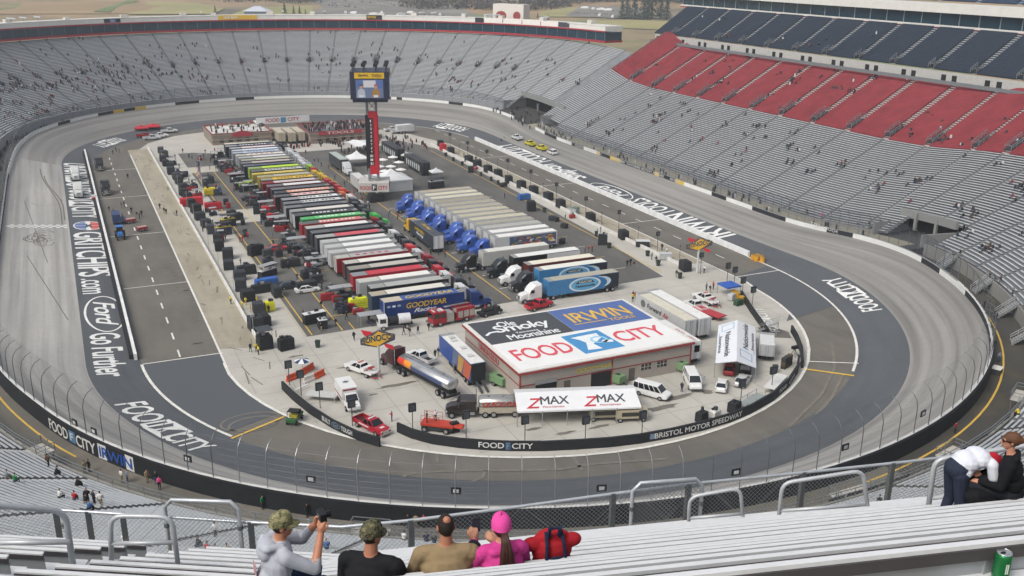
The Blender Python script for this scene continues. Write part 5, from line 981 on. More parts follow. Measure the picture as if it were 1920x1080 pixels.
for (o, e, rr_, flip) in ((b, a, r2, 0), (d, c_, r1, 1)):
    ex = (e-o).normalized(); ey = rr_-o; ey -= ex*ey.dot(ex); hy = ey.length; W_ = (e-o).length; f = plane_fn(o, ex, ey)
    put_text(m, 'NW', lambda p, q, d_=0.: f(W_*.3+p, hy*.42+q, .02+d_), W_*.62, hy*.26, 0); put_text(m, 'ins', lambda p, q, d_=0.: f(W_*.36+p, hy*.1+q, .02+d_), W_*.42, hy*.16, 0)
    for (x0, x1, y0, y1) in ((.07, .24, .2, .24), (.07, .24, .8, .84), (.07, .085, .2, .84), (.225, .24, .2, .84), (.26, .36, .08, .11)): m.poly([f(W_*x0, hy*y0, .02), f(W_*x1, hy*y0, .02), f(W_*x1, hy*y1, .02), f(W_*x0, hy*y1, .02)], 1)
m.build('lettering', [mat('3a4149', .5), mat('7fa6c6', .5)], t)
def marquee(label, x, y, w_, h_, top, rz=0, c='d3d4d3', walls=True):
    t = thing('marquee', label, 'tent', (x, y, .05), rz); e = w_/2
    m = MB(); m.add([(-e, -e, h_), (e, -e, h_), (e, e, h_), (-e, e, h_), (-e*.35, -e*.35, h_+(top-h_)*.45), (e*.35, -e*.35, h_+(top-h_)*.45), (e*.35, e*.35, h_+(top-h_)*.45), (-e*.35, e*.35, h_+(top-h_)*.45), (0, 0, top)], [(0, 1, 5, 4), (1, 2, 6, 5), (2, 3, 7, 6), (3, 0, 4, 7), (4, 5, 8), (5, 6, 8), (6, 7, 8), (7, 4, 8)]); [m.box(*q) for q in ((-e, e, -e, -e+.05, h_-.3, h_), (-e, e, e-.05, e, h_-.3, h_), (-e, -e+.05, -e, e, h_-.3, h_), (e-.05, e, -e, e, h_-.3, h_))]; m.build('canopy', mat(c, .6, 0, .04, .5), t)
    if walls: m = MB(); m.box(-e+.1, e-.1, -e+.1, -e+.15, 0, h_-.3); m.box(-e+.1, -e+.15, -e+.15, e-.1, 0, h_-.3); m.box(e-.15, e-.1, -e+.15, e-.1, 0, h_-.3); m.build('side_walls', mat('bcbdbd', .7, 0, .08, .5), t)
    for a in (-1, 1):
        for b in (-1, 1): MB().cyl((a*(e-.1), b*(e-.1), 0), (a*(e-.1), b*(e-.1), h_), .05, n=6).build('pole', STEEL, t)
p = g(738, 360); marquee('large white marquee with closed walls beside the tower base', p.x+1, p.y+5, 10, 3.2, 5.8); p = g(673, 312); marquee('white peaked marquee, open in front, between tower and display trailers', p.x, p.y+2, 6.2, 2.6, 4.8, walls=False)
for u, v, lab in ((760, 302, 'small white canopy near the farther black display trailer'), (818, 335, 'small white canopy near the nearer black display trailer'), (685, 350, 'small white canopy at the foot of the tower')): p = g(u, v); marquee(lab, p.x, p.y, 3.6, 2.3, 3.4, walls=False)
p = g(675, 286); m = MB(); m.loft([[(x, y, 3.4+.5*math.sin(math.pi*(y+5)/10)+.3*math.cos(x)) for y in (-5, -3, -1, 1, 3, 5)] for x in (-4, -2, 0, 2, 4)], closed=False, caps=False); [m.cyl((a, b, 0), (a, b, 3.4), .06) for a in (-4, 4) for b in (-5, 5)]; tag(m.build('canopy', mat('d2d3d3', .6), None, p, .2), 'curved white sail canopy standing before the farther terrace building', 'tent')
for i, (u, v) in enumerate(((718, 313), (737, 308), (748, 318), (712, 326), (733, 326), (752, 332), (722, 335))):
    p = g(u, v); m = MB(); m.cyl((0, 0, 0), (0, 0, 2.4), .05); m.add([(0, 0, 2.9)]+[(1.7*math.cos(q*.785), 1.7*math.sin(q*.785), 2.35) for q in range(8)], [(0, q+1, (q+1) % 8+1) for q in range(8)]); tag(m.build('parasol', mat('d4d4d1', .7), None, p), 'white parasol over a table beside the tower', 'parasol', 'white parasols beside the tower')
for (ua, va, ub, vb, lab) in ((722, 292, 758, 303, 'farther'), (770, 324, 808, 335, 'nearer')):
    p, q = g(ua, va), g(ub, vb); t = trailer('black display trailer with white figures along its side, %s of the two' % lab, (100.2, 300.5 if lab == 'farther' else 276.5, .05), math.pi/2, '2b2e31', '202326', '1b1d20', L_=17, H_=4.2, tail='2b2e31', name='display_trailer', lift=False)
    m = MB(); f = plane_fn((0, 1.3, 1.2), (-1, 0, 0), (0, 0, 1)); [m.poly([f(-15+k*1.9, 0), f(-14.2+k*1.9, 0), f(-14.0+k*1.9, 1.4), f(-14.6+k*1.9, 2.1), f(-15.1+k*1.9, 1.5)]) for k in range(7)]; m.build('side_figures', mat('b5b8ba', .5), t)
def awn(u, v, w_, d_, h_, c, lab, name='hospitality_tent', rz=0.):
    p = g(u, v); t = thing(name, lab, 'tent', p, rz); m = MB(); m.side([(-w_/2, h_), (0, h_+.9), (w_/2, h_)], -d_/2, d_/2); m.build('canopy', mat(c, .6), t)
    for a in (-1, 1):
        for b in (-1, 1): MB().bar((a*w_/2*.95, b*d_/2*.95, 0), (a*w_/2*.95, b*d_/2*.95, h_), .1).build('pole', STEEL, t)
tb = thing('stage_canopy', 'long white lettered canopy behind the terrace building at the far end', 'tent', (76, 369, .04), R_(0)); m = MB(); m.box(-10, 10, -3, 3, 4.6, 5.); m.add([(-10, -3.05, 4.4), (10, -3.05, 4.4), (10, -3.05, 6.8), (-10, -3.05, 6.8)], [(0, 1, 2, 3)]); m.box(-10, 10, -3.04, -2.9, 4.4, 6.8); m.build('canopy', mat('d0d0cf', .6), tb); m = MB(); put_text(m, 'FOOD', plane_fn((-6.4, -3.08, 5.), (1, 0, 0), (0, 0, 1)), 5, 1.3); m.poly([(-.9, -3.08, 4.6), (1.1, -3.08, 4.6), (1.1, -3.08, 6.5), (-.9, -3.08, 6.5)], 1); put_text(m, 'CITY', plane_fn((1.7, -3.08, 5.), (1, 0, 0), (0, 0, 1)), 4.4, 1.3); m.build('lettering', [mat('a8323c', .5), mat('4d84a0', .5)], tb); [MB().bar((a, b, 0), (a, b, 4.6), .2).build('post', STEEL, tb) for a in (-9.5, 9.5) for b in (-2.6, 2.6)]
for k in range(3): trailer(['beige trailer between the two terrace buildings, next to the white terrace', 'beige trailer between the two terrace buildings, middle one', 'beige trailer between the two terrace buildings, next to the packed terrace'][k], (71.2+k*3.4, 345+rp.uniform(0, 2), .05), math.pi/2, 'b5ab98', 'a49a88', 'a79d8b', L_=13, tail='b0a692', lift=False, group='beige trailers between the terrace buildings')
p = g(617, 300); t = trailer('dark trailer with a pale green roof and white tractor near the tower, standing lengthwise', (78.5, 305, .05), -math.pi/2, 'a4ada6', '3b3e42', '2a2c2f', L_=14, tail='a4ada6', lift=False); tractor('pale tractor unit before the green roofed dark trailer', (78.5, 305-14-3, .05), -math.pi/2, 'c0c2c2')
for x, y, rz, lab in ((82.8, 266, math.pi/2*.97, 'white box trailer beside the tower, farther'), (85.6, 262, math.pi/2*.97, 'white box trailer beside the tower, nearer')): trailer(lab, (x-7, y-3, .05), rz, 'c9c9c7', 'b9b9b8', L_=9, tail='c9c9c7', lift=False)
# ================================================================== INFIELD: vehicles, equipment, people
ZG = .06
def G_(u, v): return g(u, v, ZG)
# --- working vehicles on the near concrete
def ambulance(p, q):
    t = thing('ambulance', 'white box ambulance with a dark star on its roof, parked facing the near wall', 'ambulance', (Vector(p)+Vector(q))/2, heading(p, q)); cm = mat('d4d4d2', .35, .05, .05, 1.)
    m = MB(); m.box(-3.6, .7, -1.2, 1.2, .75, 3.05); m.build('box_body', cm, t, bevel=.06); m = MB(); hull(m, [(.65, .6, 1.4, .95), (1.7, .5, 1.4, 1), (2.8, .5, 1.2, .95), (3.2, .55, 1.0, .85)], 1.05); m.build('cab', cm, t); cabin(t, cm, .7, 2.0, .75, 1.35, 1.0, .85, 1.38, 2.3, (.5,))
    m = MB(); m.box(-3.62, .72, -1.215, -1.2, 1.2, 1.45); m.box(-3.62, .72, 1.2, 1.215, 1.2, 1.45); m.box(.7, .72, -1, 1, 2.6, 2.85); m.build('stripe', mat('8a2c30', .5), t); m = MB(); [m.box(-1.6-.45, -1.6+.45, -.08, .08, 3.056, 3.064) for k in (0,)]; m.T = Matrix.Translation((-1.6, 0, 0)); [m.add([(math.cos(a)*.5-math.sin(a)*.1, math.sin(a)*.5+math.cos(a)*.1, 3.068+k*.004), (math.cos(a)*.5+math.sin(a)*.1, math.sin(a)*.5-math.cos(a)*.1, 3.068+k*.004), (-math.cos(a)*.5+math.sin(a)*.1, -math.sin(a)*.5-math.cos(a)*.1, 3.068+k*.004), (-math.cos(a)*.5-math.sin(a)*.1, -math.sin(a)*.5+math.cos(a)*.1, 3.068+k*.004)], [(0, 1, 2, 3)]) for k, a in enumerate((1.05, 2.1))]; m.build('roof_star', mat('3c4148', .5), t)
    wheels(t, (-2.2, 2.1), 1.15, .4, .3); lamps(t, 3.16, -3.58, 1.0, .85, .95); MB().box(3.1, 3.3, -1.0, 1.0, .45, .62).build('bumper', CHROME, t); MB().box(2.6, 2.9, -.55, .55, 1.1, 1.2).build('grille', mat('2a2b2d', .5), t)
ambulance(G_(644, 742), G_(666, 775))
t = pickup('red crew cab pickup truck with white lettering parked in the gap of the near wall', G_(672, 793), G_(722, 818), 'a51c2c', bed='46201f', L_=6.4, bar='c9c9c6'); m = MB(); m.box(2.1, 2.6, -.35, .35, 1.185, 1.195); m.box(-1.6, .6, -1.025, -1.01, .8, 1.05); m.build('lettering', mat('c9b8b6', .5), t)
tow('white tow truck with a red boom near the fuel sign', G_(702, 708), G_(655, 690), 'd2d2d0'); tow('white tow truck with a red boom parked beside the flat red trailer', G_(1345, 577), G_(1301, 556), 'd2d2d0')
pickup('white pickup truck with a black bed beside the fuel tanker', G_(815, 688), G_(764, 666), 'd6d6d4'); pickup('white pickup truck pulling the flat red trailer', G_(1320, 588), G_(1290, 572), 'd2d2d0')
p, q = G_(1354, 602), G_(1312, 586); t = thing('flat_trailer', 'long flat red trailer behind a white pickup truck', 'trailer', p, heading(p, q)); m = MB(); m.box(0, 7, -1.2, 1.2, .75, .92); m.bar((7, 0, .7), (8.2, 0, .6), .15); m.build('deck', mat('a83238', .5), t); wheels(t, (1.6, 2.6), 1.15, .38, .25)
pickup('red pickup truck parked before the nearer swoosh trailer', G_(985, 585), G_(1035, 571), 'b0202e'); van('white passenger van parked beside the white lettered canopy', G_(1195, 735), G_(1250, 750), 'd8d8d6'); t = van('white passenger van with an open side door', G_(1288, 702), G_(1308, 742), 'd8d8d6'); MB().box(-1.05, 0, -.03, .03, .5, 2.0).build('door', mat('d0d0ce', .4), t, (1.35, 1.02, 0), -.9); MB().box(.35, 1.3, .96, 1.02, .6, 1.95).build('doorway', mat('131416', .9), t)
sedan('white sedan parked nose first before the gabled canopy', G_(1350, 740), G_(1356, 716), 'd6d6d4'); sedan('silver sedan parked askew before the gabled canopy', G_(1384, 729), G_(1400, 709), 'b9babb')
sedan('red car in the shade of the gabled canopy', G_(1366, 705), G_(1368, 688), '8e1c26'); wagon('black car in the shade of the gabled canopy', G_(1396, 704), G_(1398, 686), '1b1c1f')
p = G_(1436, 678); t = trailer('plain grey box trailer beside the gabled canopy', (p.x, p.y, ZG), heading(G_(1437, 690), G_(1436, 655)), 'c4c4c2', 'a9aaaa', '9ea0a1', L_=6, H_=3.0, tail='c4c4c2', lift=False)
for (x, y0, L_, rf_, sd, lab) in ((94.6+1.28, 130.2, 16.3, 'c4bfae', 'b3b4b3', 'long white box trailer with black and red words on its side beside the garage'), (97.5+1.28, 130., 17.4, 'd6d6d2', 'b9bab9', 'long plain white box trailer parked against the lettered one')):
    t = trailer(lab, (x, y0, ZG), math.pi/2, rf_, sd, 'aeb0b0', L_=L_, tail=rf_, lift=False, H_=4.1)
    if 'words' in lab: m = MB(); f = plane_fn((0, 1.30, 0), (-1, 0, 0), (0, 0, 1)); put_text(m, 'Fwd', lambda a, b, d=0.: f(a-12.2, b+2.5, d), 4.8, .95); put_text(m, 'Air', lambda a, b, d=0.: f(a-7., b+2.5, d), 1.9, .95, 1); m.poly([f(-13.6+.8*math.cos(q*.524), 2.9+.75*math.sin(q*.524)) for q in range(12)], 2); m.build('lettering', [mat('2b2d30', .5), mat('a8303a', .5), mat('5c625c', .5)], t)
t = trailer('white trailer with lettered roof wedged against the garage wall', (90.75, 121.6, ZG), math.pi/2, 'd2cfcb', 'bcbcba', 'd0d1d2', L_=12, tail='d2cfcb', lift=False, H_=4.); m = MB(); f = plane_fn((6.2, -.55, 4.07), (-1, 0, 0), (0, -1, 0)); put_text(m, 'FOOD', lambda a, b, d=0.: f(a, b-1, d), 2.6, .9); put_text(m, 'CITY', lambda a, b, d=0.: f(a+3.4, b-1, d), 2.4, .9); m.build('lettering', mat('b0606a', .5), t); MB().box(-.1, -.076, -.8, .2, 2.2, 3.4).build('window', DGLASS, t)
t = trailer('race car trailer with an open rear door and a blue and orange side', (54.3, 127.9, ZG), math.pi/2, 'cfcfcb', '2f4a84', '23272c', L_=13.8, tail='cfcfcb', lift=False); m = MB(); f = plane_fn((0, 1.3, 0), (-1, 0, 0), (0, 0, 1))
for k, (a, b, c) in enumerate(((-13.6, -8, '2b4a8c'), (-8, -5.6, 'a99a3c'), (-5.6, -3.2, 'c9852f'), (-3.2, -.2, 'c24f2c'))): m.poly([f(a, 1.), f(b-.6, 1.), f(b+.6, 3.9), f(a+.6 if k else a, 3.9)], k)
m.build('side_panel', [mat(c, .4, var=.15) for c in ('2b4a8c', '5d6a86', 'b08a48', 'b5573a')], t); MB().box(-.09, -.076, -1.1, 1.1, 1.05, 3.9).build('doorway', mat('1d2024', .8), t); [MB().cb(x, .1*(-1)**k, 4.08, .9, .9, .22).build('roof_vent', mat('b6b6b2', .5), t) for k, x in enumerate((3, 6.4, 10, 11.4))]; m = MB(); m.bar((-.1, .4, 1.0), (-2.6, .4, .05), .4, .08); m.bar((-.1, -.6, 1.0), (-2.6, -.6, .05), .4, .08); m.build('ramp', mat('3b3d40', .6), t)
# fuel tanker and its tractor
p, q = G_(850, 748), G_(757, 697); t = thing('tanker_trailer', 'silver tanker trailer with orange, yellow and blue stripes beside the fuel sign', 'trailer', p, heading(p, q)); Lt = (q-p).length; m = MB(); m.loft([[(x, 1.25*k*math.cos(a*.5236), 2.35+.95*k*math.sin(a*.5236)) for a in range(12)] for x, k in ((0, .75), (.25, 1), (Lt-.25, 1), (Lt, .75))]); m.build('tank', mat('b9bbbc', .25, .7, .06, 1.), t, smooth=True)
m = MB()
for k, (xa, xb) in enumerate(((Lt*.86, Lt*.99), (Lt*.72, Lt*.86), (Lt*.1, Lt*.72))):
    m.add([(x, -1.262*math.cos(a*.2618), 2.35+.962*math.sin(a*.2618)) for x in (xa, xb) for a in ((-2, -1, 0, 1, 2, 3) if k < 2 else (-2, -1, 0, 1))], [(j, j+1, (6 if k < 2 else 4)+j+1, (6 if k < 2 else 4)+j) for j in range(5 if k < 2 else 3)], k); m.add([(x, 1.262*math.cos(a*.2618), 2.35+.962*math.sin(a*.2618)) for x in (xa, xb) for a in ((-2, -1, 0, 1, 2, 3) if k < 2 else (-2, -1, 0, 1))], [(j, (6 if k < 2 else 4)+j, (6 if k < 2 else 4)+j+1, j+1) for j in range(5 if k < 2 else 3)], k)
m.build('stripes', [mat('c23a2a', .4), mat('d6892b', .4), mat('3b4a74', .4)], t); m = MB(); [m.cyl((x, 0, 3.28), (x, 0, 3.45), .35) for x in (Lt*.2, Lt*.42, Lt*.64, Lt*.85)]; m.box(.5, Lt-.5, -.25, .25, 3.28, 3.33); m.build('hatches', mat('8f9193', .4, .5), t); m = MB(); m.box(.3, Lt-1, -.5, .5, .8, 1.45); m.cb(Lt*.32, -1.0, .7, 1.6, .5, .8); m.box(-.2, .1, -1.2, 1.2, .5, .8); m.build('undercarriage', CHASSIS, t); wheels(t, (1.2, 2.5), 1.25, .5, .5)
hd = heading(p, q); d_ = Vector((math.cos(hd), math.sin(hd), 0)); tractor('maroon tractor unit with chrome pipes behind the fuel sign', Vector(p)+d_*(Lt+2.6), hd, '4a1d22')
p, q = G_(945, 778), G_(843, 780); t = tractor('short black fuel truck with a polished tank and red lettering', Vector(q)+Vector((2.3, -.6, 0)), heading(p, q), '2a2422', 'flat'); m = MB(); m.loft([[(x, 1.2*k*math.cos(a*.5236), 2.2+.85*k*math.sin(a*.5236)) for a in range(12)] for x, k in ((-8.6, .8), (-8.4, 1), (-2.1, 1), (-1.9, .8))]); m.build('tank', mat('b5b4ae', .22, .75, .06, 1.), t, smooth=True)
m = MB(); m.box(-8.5, -2., -1.22, 1.22, .75, 1.6); m.build('lockers', mat('b0a898', .4, .2), t); m = MB(); f = plane_fn((0, 1.24, 0), (-1, 0, 0), (0, 0, 1)); put_text(m, 'QF', lambda a, b, d=0.: f(a+2.5, b+1.75, d+.03), 5.6, .85); m.build('lettering', mat('b02a20', .5), t); m = MB(); [m.cyl((x, 0, 3.02), (x, 0, 3.15), .28) for x in (-7.5, -5.4, -3.3)]; m.build('hatches', mat('8f9193', .4, .5), t); wheels(t, (-7.2,), 1.22, .5, .5)
# fire engine
p, q = G_(886, 596), G_(806, 612); t = thing('fire_engine', 'red fire engine with a white numbered cab roof beside the blue lettered transporter', 'fire engine', (Vector(p)+Vector(q))/2, heading(p, q)); rd = mat('96202a', .35, .1, .06, 1.)
m = MB(); m.box(1.6, 4.3, -1.2, 1.2, .55, 2.85); m.box(-4.3, -.4, -1.2, 1.2, .6, 1.0); m.box(-4.3, -.6, -1.2, -.8, 1., 2.9); m.box(-4.3, -.6, .8, 1.2, 1., 2.9); m.box(-4.3, -4., -.8, .8, 1., 2.6); m.build('body', rd, t, bevel=.05); m = MB(); m.box(-4.0, -.7, -.8, .8, 1.9, 2.35); m.box(.0, 1.5, -1.1, 1.1, .6, 2.3); [m.box(-4.2+k*1.2, -3.2+k*1.2, sg*1.205-.01, sg*1.205+.01, 1.05, 2.3) for k in range(3) for sg in (-1, 1)]; m.build('pump_and_lockers', mat('a9a5a0', .4, .4), t); m = MB(); m.box(4.28, 4.32, -1.05, 1.05, 1.65, 2.6); [m.box(1.8+k*1.25, 2.8+k*1.25, sg*1.205-.01, sg*1.205+.01, 1.7, 2.55) for k in range(2) for sg in (-1, 1)]; m.build('windows', DGLASS, t); m = MB(); m.box(1.9, 3.9, -.7, .7, 2.855, 2.87); m.build('roof_panel', mat('d0cdc8', .5), t); m = MB(); put_text(m, 'n19', plane_fn((2.3, .5, 2.88), (0, -1, 0), (1, 0, 0)), 1.1, 1.2); m.build('number', mat('33262a', .5), t); m = MB(); m.box(4.3, 4.75, -1.15, 1.15, .5, .85); m.bar((-3.8, -.9, 3.0), (1.2, -.9, 3.0), .12); m.bar((-3.8, -.5, 3.0), (1.2, -.5, 3.0), .12); m.build('chrome_trim', CHROME, t); wheels(t, (-2.6, 2.9), 1.2, .5, .4); MB().box(3.2, 3.6, -.9, .9, 2.88, 3.05).build('light_bar', mat('8a2f34', .4), t)
# small white truck with a drum
p, q = G_(766, 612), G_(716, 617); t = thing('jet_dryer_truck', 'small white truck with a white drum behind its cab by the fuel sign', 'truck', (Vector(p)+Vector(q))/2, heading(p, q)); m = MB(); m.box(1.5, 3.2, -1.1, 1.1, .7, 2.5); m.build('cab', mat('d2d2d0', .4), t, bevel=.08); m = MB(); m.box(3.19, 3.22, -.95, .95, 1.4, 2.3); [m.box(1.8, 2.9, sg*1.1-.015, sg*1.1+.015, 1.45, 2.25) for sg in (-1, 1)]; m.build('windows', DGLASS, t); m = MB(); m.cyl((-2.8, 0, 1.7), (-.6, 0, 1.7), .95, n=16); m.build('drum', mat('c9cacb', .4), t, bevel=.1); m = MB(); m.box(-3.2, 3.1, -.5, .5, .6, .85); m.cyl((-.5, 0, 1.6), (1.2, 0, 1.6), .7, n=14); m.build('engine', mat('26282b', .5, .3), t); wheels(t, (-2., 2.3), 1.1, .45, .3)
# other vehicles: near wall, pit lanes, track
p = G_(553, 790); t = thing('utility_cart', 'green utility cart with a yellow seat driving along the near bend', 'cart', p, heading(G_(565, 770), G_(545, 795))); gm = mat('2c5a30', .5); m = MB(); m.box(-1.5, .2, -.8, .8, .7, 1.1); m.box(.9, 1.6, -.75, .75, .5, 1.0); m.build('body', gm, t, bevel=.05); m = MB(); m.box(.0, .5, -.6, .6, .8, 1.3); m.build('seat', mat('b3a13a', .6), t); m = MB(); [m.bar((x, y, .9), (x*.9, y*.95, 1.95), .06) for x in (-.2, 1.) for y in (-.75, .75)]; m.box(-.3, 1., -.75, .75, 1.92, 1.97); m.box(-1.2, -.2, -.6, .6, 1.1, 1.5); m.build('roll_cage', mat('1a1c1c', .6), t); wheels(t, (-1., 1.1), .85, .33, .28)
for k, (u, v) in enumerate(((187, 318), (199, 363))): p = G_(u, v); tractor('black tractor unit on the pit lane, %s of the two' % ('farther' if k == 0 else 'nearer'), p, -math.pi/2*1.0, '1a1b1d', group='black tractor units on the pit lane')
for k, (u, v) in enumerate(((153, 334), (152, 366))): s_ = find_s(g(u, v, .6)); p = on(s_, RC-3.4, .02); tractor('white tractor unit over the painted letters of the front stretch, %s of the two' % ('farther' if k == 0 else 'nearer'), p, -math.pi/2, 'c9cac6', group='white tractor units on the front stretch')
p = G_(226, 446); t = thing('farm_tractor', 'bright blue farm tractor on the pit lane', 'tractor', p, -math.pi/2); bm = mat('2f6cb0', .4); m = MB(); m.box(.4, 2.4, -.45, .45, .9, 1.7); m.build('hood', bm, t, bevel=.1); m = MB(); m.box(-1.2, .4, -.8, .8, 1.1, 1.5); m.box(-1.2, .5, -.85, .85, 2.75, 2.9); m.build('cab_roof', bm, t); m = MB(); frus(m, -1.1, .4, -1.0, .3, .75, .7, 1.5, 2.75); m.build('windows', DGLASS, t); wheels(t, (-.6,), 1.15, .85, .45); wheels(t, (1.9,), .95, .55, .35)
p = G_(222, 418); t = thing('equipment_trailer', 'dark blue equipment trailer behind the blue farm tractor', 'trailer', p, -math.pi/2); m = MB(); m.box(-2.6, 2.4, -1.3, .5, .6, 2.7); m.build('box', mat('2c3f63', .5), t, bevel=.04); m = MB(); m.box(-3.4, 2.0, .6, 1.9, .6, .8); m.bar((-3, 1.2, .8), (-1, 1.2, 2.2), .2); m.build('frame', mat('3a4a66', .5), t); wheels(t, (-1, 1), 1.2, .45, .3)
for u, v, lab in ((245, 418, 'small red cart with a flat top behind the blue farm tractor'), (267, 433, 'small red cart standing alone on the pit lane')): p = G_(u, v); t = thing('cart', lab, 'cart', p, .3); m = MB(); m.box(-1.2, 1.2, -.7, .7, .5, 1.1); m.build('box', mat('8c3634', .6), t, bevel=.04); MB().box(-1.1, 1.1, -.6, .6, 1.1, 1.16).build('lid', mat('b08a86', .6), t); wheels(t, (-.8, .8), .75, .3, .2)
p = on(find_s(g(177, 373, .6)), RB+1.2, .02); t = thing('cart', 'small white and red cart beside the painted letters of the front stretch', 'cart', p, -1.5); m = MB(); m.box(-1., 1., -.6, .6, .4, 1.); m.build('box', mat('9c2c30', .6), t); MB().box(-.9, .2, -.6, .6, 1., 1.5).build('lid', mat('cfcfcc', .6), t); wheels(t, (-.7, .7), .65, .28, .2)
for k, (u, v, c, lab, fn) in enumerate(((950, 264, 'cfd0d0', 'white pickup truck leading the line of cars on the back stretch', 'p'), (975, 274, 'c7bb2a', 'yellow pickup truck on the back stretch, farther of two', 'p'), (988, 283, 'c7bb2a', 'yellow pickup truck on the back stretch, nearer of two', 'p'), (1004, 291, 'd2d2d0', 'white sport utility car last in the line on the back stretch', 'w'))):
    s_ = find_s(g(u, v, 1.2)); p = on(s_-3, RC+3.6, .03); q = on(s_+3, RC+3.6, .03); t = (pickup if fn == 'p' else wagon)(lab, p, q, c); t.rotation_euler = (-.1, 0, t.rotation_euler.z)
for u, v, c, lab, L_ in ((735, 246, 'd0d1d0', 'white pickup truck parked with others beyond the tower', 6), (748, 250, 'b9bbbb', 'pale pickup truck parked behind the white one beyond the tower', 5.6), (318, 249, 'cfcfcd', 'white pickup truck parked near the far bend beside the terrace building', 6), (300, 258, 'd4d4d2', 'white pickup truck among the vehicles parked at the far bend', 6), (285, 262, 'c0c4c8', 'pale blue pickup truck at the outer edge of the far bend vehicles', 6), (272, 258, '9c2028', 'red pickup truck at the outer edge of the far bend vehicles', 6)): p = G_(u, v); pickup(lab, p-Vector((L_/2, 0, 0)), p+Vector((L_/2, .6, 0)), c)
p = G_(757, 250); trailer('white box truck parked at the far end beyond the tower', (p.x-3, p.y, ZG), .1, 'd3d3d2', 'c2c3c3', L_=7, H_=3.3, tail='d3d3d2', lift=False)
for u, v, c, lab in ((288, 247, 'b02833', 'red canopy among the vehicles at the far bend, farther'), (266, 250, 'ab2a33', 'red canopy among the vehicles at the far bend, nearer')): p = G_(u, v); marquee(lab, p.x, p.y, 5, 2.3, 3.3, c=c, walls=False)
# boom lift, generators, carts under the canopy
p = G_(812, 806); t = thing('boom_lift', 'red boom lift with two people on its platform behind the near wall', 'lift', p, heading(G_(795, 803), G_(836, 808))); om = mat('b23c2a', .5); m = MB(); m.box(-1.6, 3.2, -.9, .9, .95, 1.35); frus(m, 3.2, 4.6, 3.2, 4.5, .6, .5, .95, 1.3); m.build('deck', om, t, bevel=.05); m = MB(); [m.bar((x, y, 1.35), (x, y, 2.5), .06) for x in (-1.5, -.2, 1.2) for y in (-.85, .85)]; [m.bar((-1.5, y, z), (1.2, y, z), .05) for y in (-.85, .85) for z in (1.9, 2.5)]; m.build('railing', om, t); m = MB(); m.box(-1.5, 3., -.8, .8, .4, .95); m.build('chassis', mat('2d2f31', .7), t); wheels(t, (-1, 2.2), 1., .45, .35)
for x, wear in ((-.9, 'black'), (.4, 'white')): person(p+Vector((x, 0, 1.32)), '', 'stand', wear, 'dark', unique='person in a %s top standing on the red boom lift' % wear)
for u, v, lab in ((1153, 718, 'pale green generator trailer at the garage door'), (1271, 694, 'pale green generator trailer near the corner of the garage'), (935, 722, 'pale green generator trailer half hidden behind the polished fuel truck')): p = G_(u, v); t = thing('generator_trailer', lab, 'generator', p, heading(p, G_(u+18, v+8))); m = MB(); m.box(-1.7, 1.7, -.85, .85, .55, 1.75); m.build('housing', mat('6c8a63', .5, 0, .08), t, bevel=.08); MB().box(-.3, 1., -.3, .3, 1.751, 1.77).build('hatch', mat('20241f', .7), t); m = MB(); m.bar((1.7, 0, .6), (3., 0, .5), .12); m.build('drawbar', CHASSIS, t); wheels(t, (-.3,), .9, .38, .22)
for u, v, lab, c in ((1132, 785, 'wire sided equipment cart under the white lettered canopy', '8c8473'), (1182, 787, 'beige equipment cart with a grille under the white lettered canopy', 'a79c85')): p = G_(u, v); t = thing('equipment_cart', lab, 'cart', p, heading(G_(1110, 787), G_(1190, 784))); m = MB(); m.box(-2.3, 2.3, -.9, .9, .6, 1.9); m.build('box', mat(c, .6), t, bevel=.04); m = MB(); m.box(-1.5, 1.6, -.94, -.905, 1., 1.6); m.build('grille', mat('33332f', .6), t); wheels(t, (-1.7, 1.7), .9, .35, .22)
p = G_(918, 590); t = thing('engine_cart', 'dark jet engine cart with two red helmeted riders near the garage', 'cart', p, .2); m = MB(); m.box(-2.4, 2.4, -.9, .9, .45, .9); m.cyl((-1.6, 0, 1.2), (1.2, 0, 1.2), .5, n=12); m.box(.8, 2., -.7, .7, .9, 1.5); m.build('body', mat('2b2c2e', .6), t); wheels(t, (-1.5, 1.6), .95, .4, .25); m = MB(); [m.ball((x, y, 1.8), .22, 8) for x, y in ((-1.2, -.3), (-.8, .4))]; m.build('helmets', mat('8f2a2e', .5), t)
# --- signs, poles, walls
def fuel_sign(u, v, label, rz):
    p = G_(u, v); t = thing('fuel_sign', label, 'sign', p, rz); m = MB(); m.cyl((0, 0, 0), (0, 0, 6.6), .24, n=10); m.build('pole', mat('b8bab9', .5), t)
    m = MB(); m.side([(-2.75, 5.45), (-.2, 5.05), (2.75, 6.35), (2.75, 7.2), (.2, 7.95), (-2.75, 6.4)], -.2, .2); m.build('panel', mat('4a4550', .5), t); m = MB(); m.side([(-2.35, 5.75), (-.1, 5.2), (2.4, 6.85), (.15, 7.8)], -.235, -.205); m.build('diamond', mat('d0a02a', .5), t); m = MB(); f = plane_fn((-2.35, -.25, 5.72), (1, 0, .2), (-.18, 0, 1)); [put_text(m, 'SUNOCO', lambda x, y, d=0., i=i, j=j: f(x+i, y+j, d), 4.8, 1., 0) for i, j in ((-.06, 0), (.06, 0), (0, -.06), (0, .06))]; put_text(m, 'SUNOCO', lambda x, y, d=0.: f(x, y, d+.05), 4.8, 1., 1); o = m.build('lettering', [mat('cbbf94', .4), mat('25242e', .4)], t)
    m = MB(); m.T = Matrix.Rotation(R_(0), 4, 'Z'); m.side([(-2.6, 7.9), (-2.1, 7.0), (-.5, 6.9), (-1.0, 7.6)], -.15, .15); m.side([(.9, 5.7), (2.3, 5.3), (2.6, 4.6), (1.3, 5.0)], -.15, .15); m.build('arrow', mat('c02a38', .5), t)
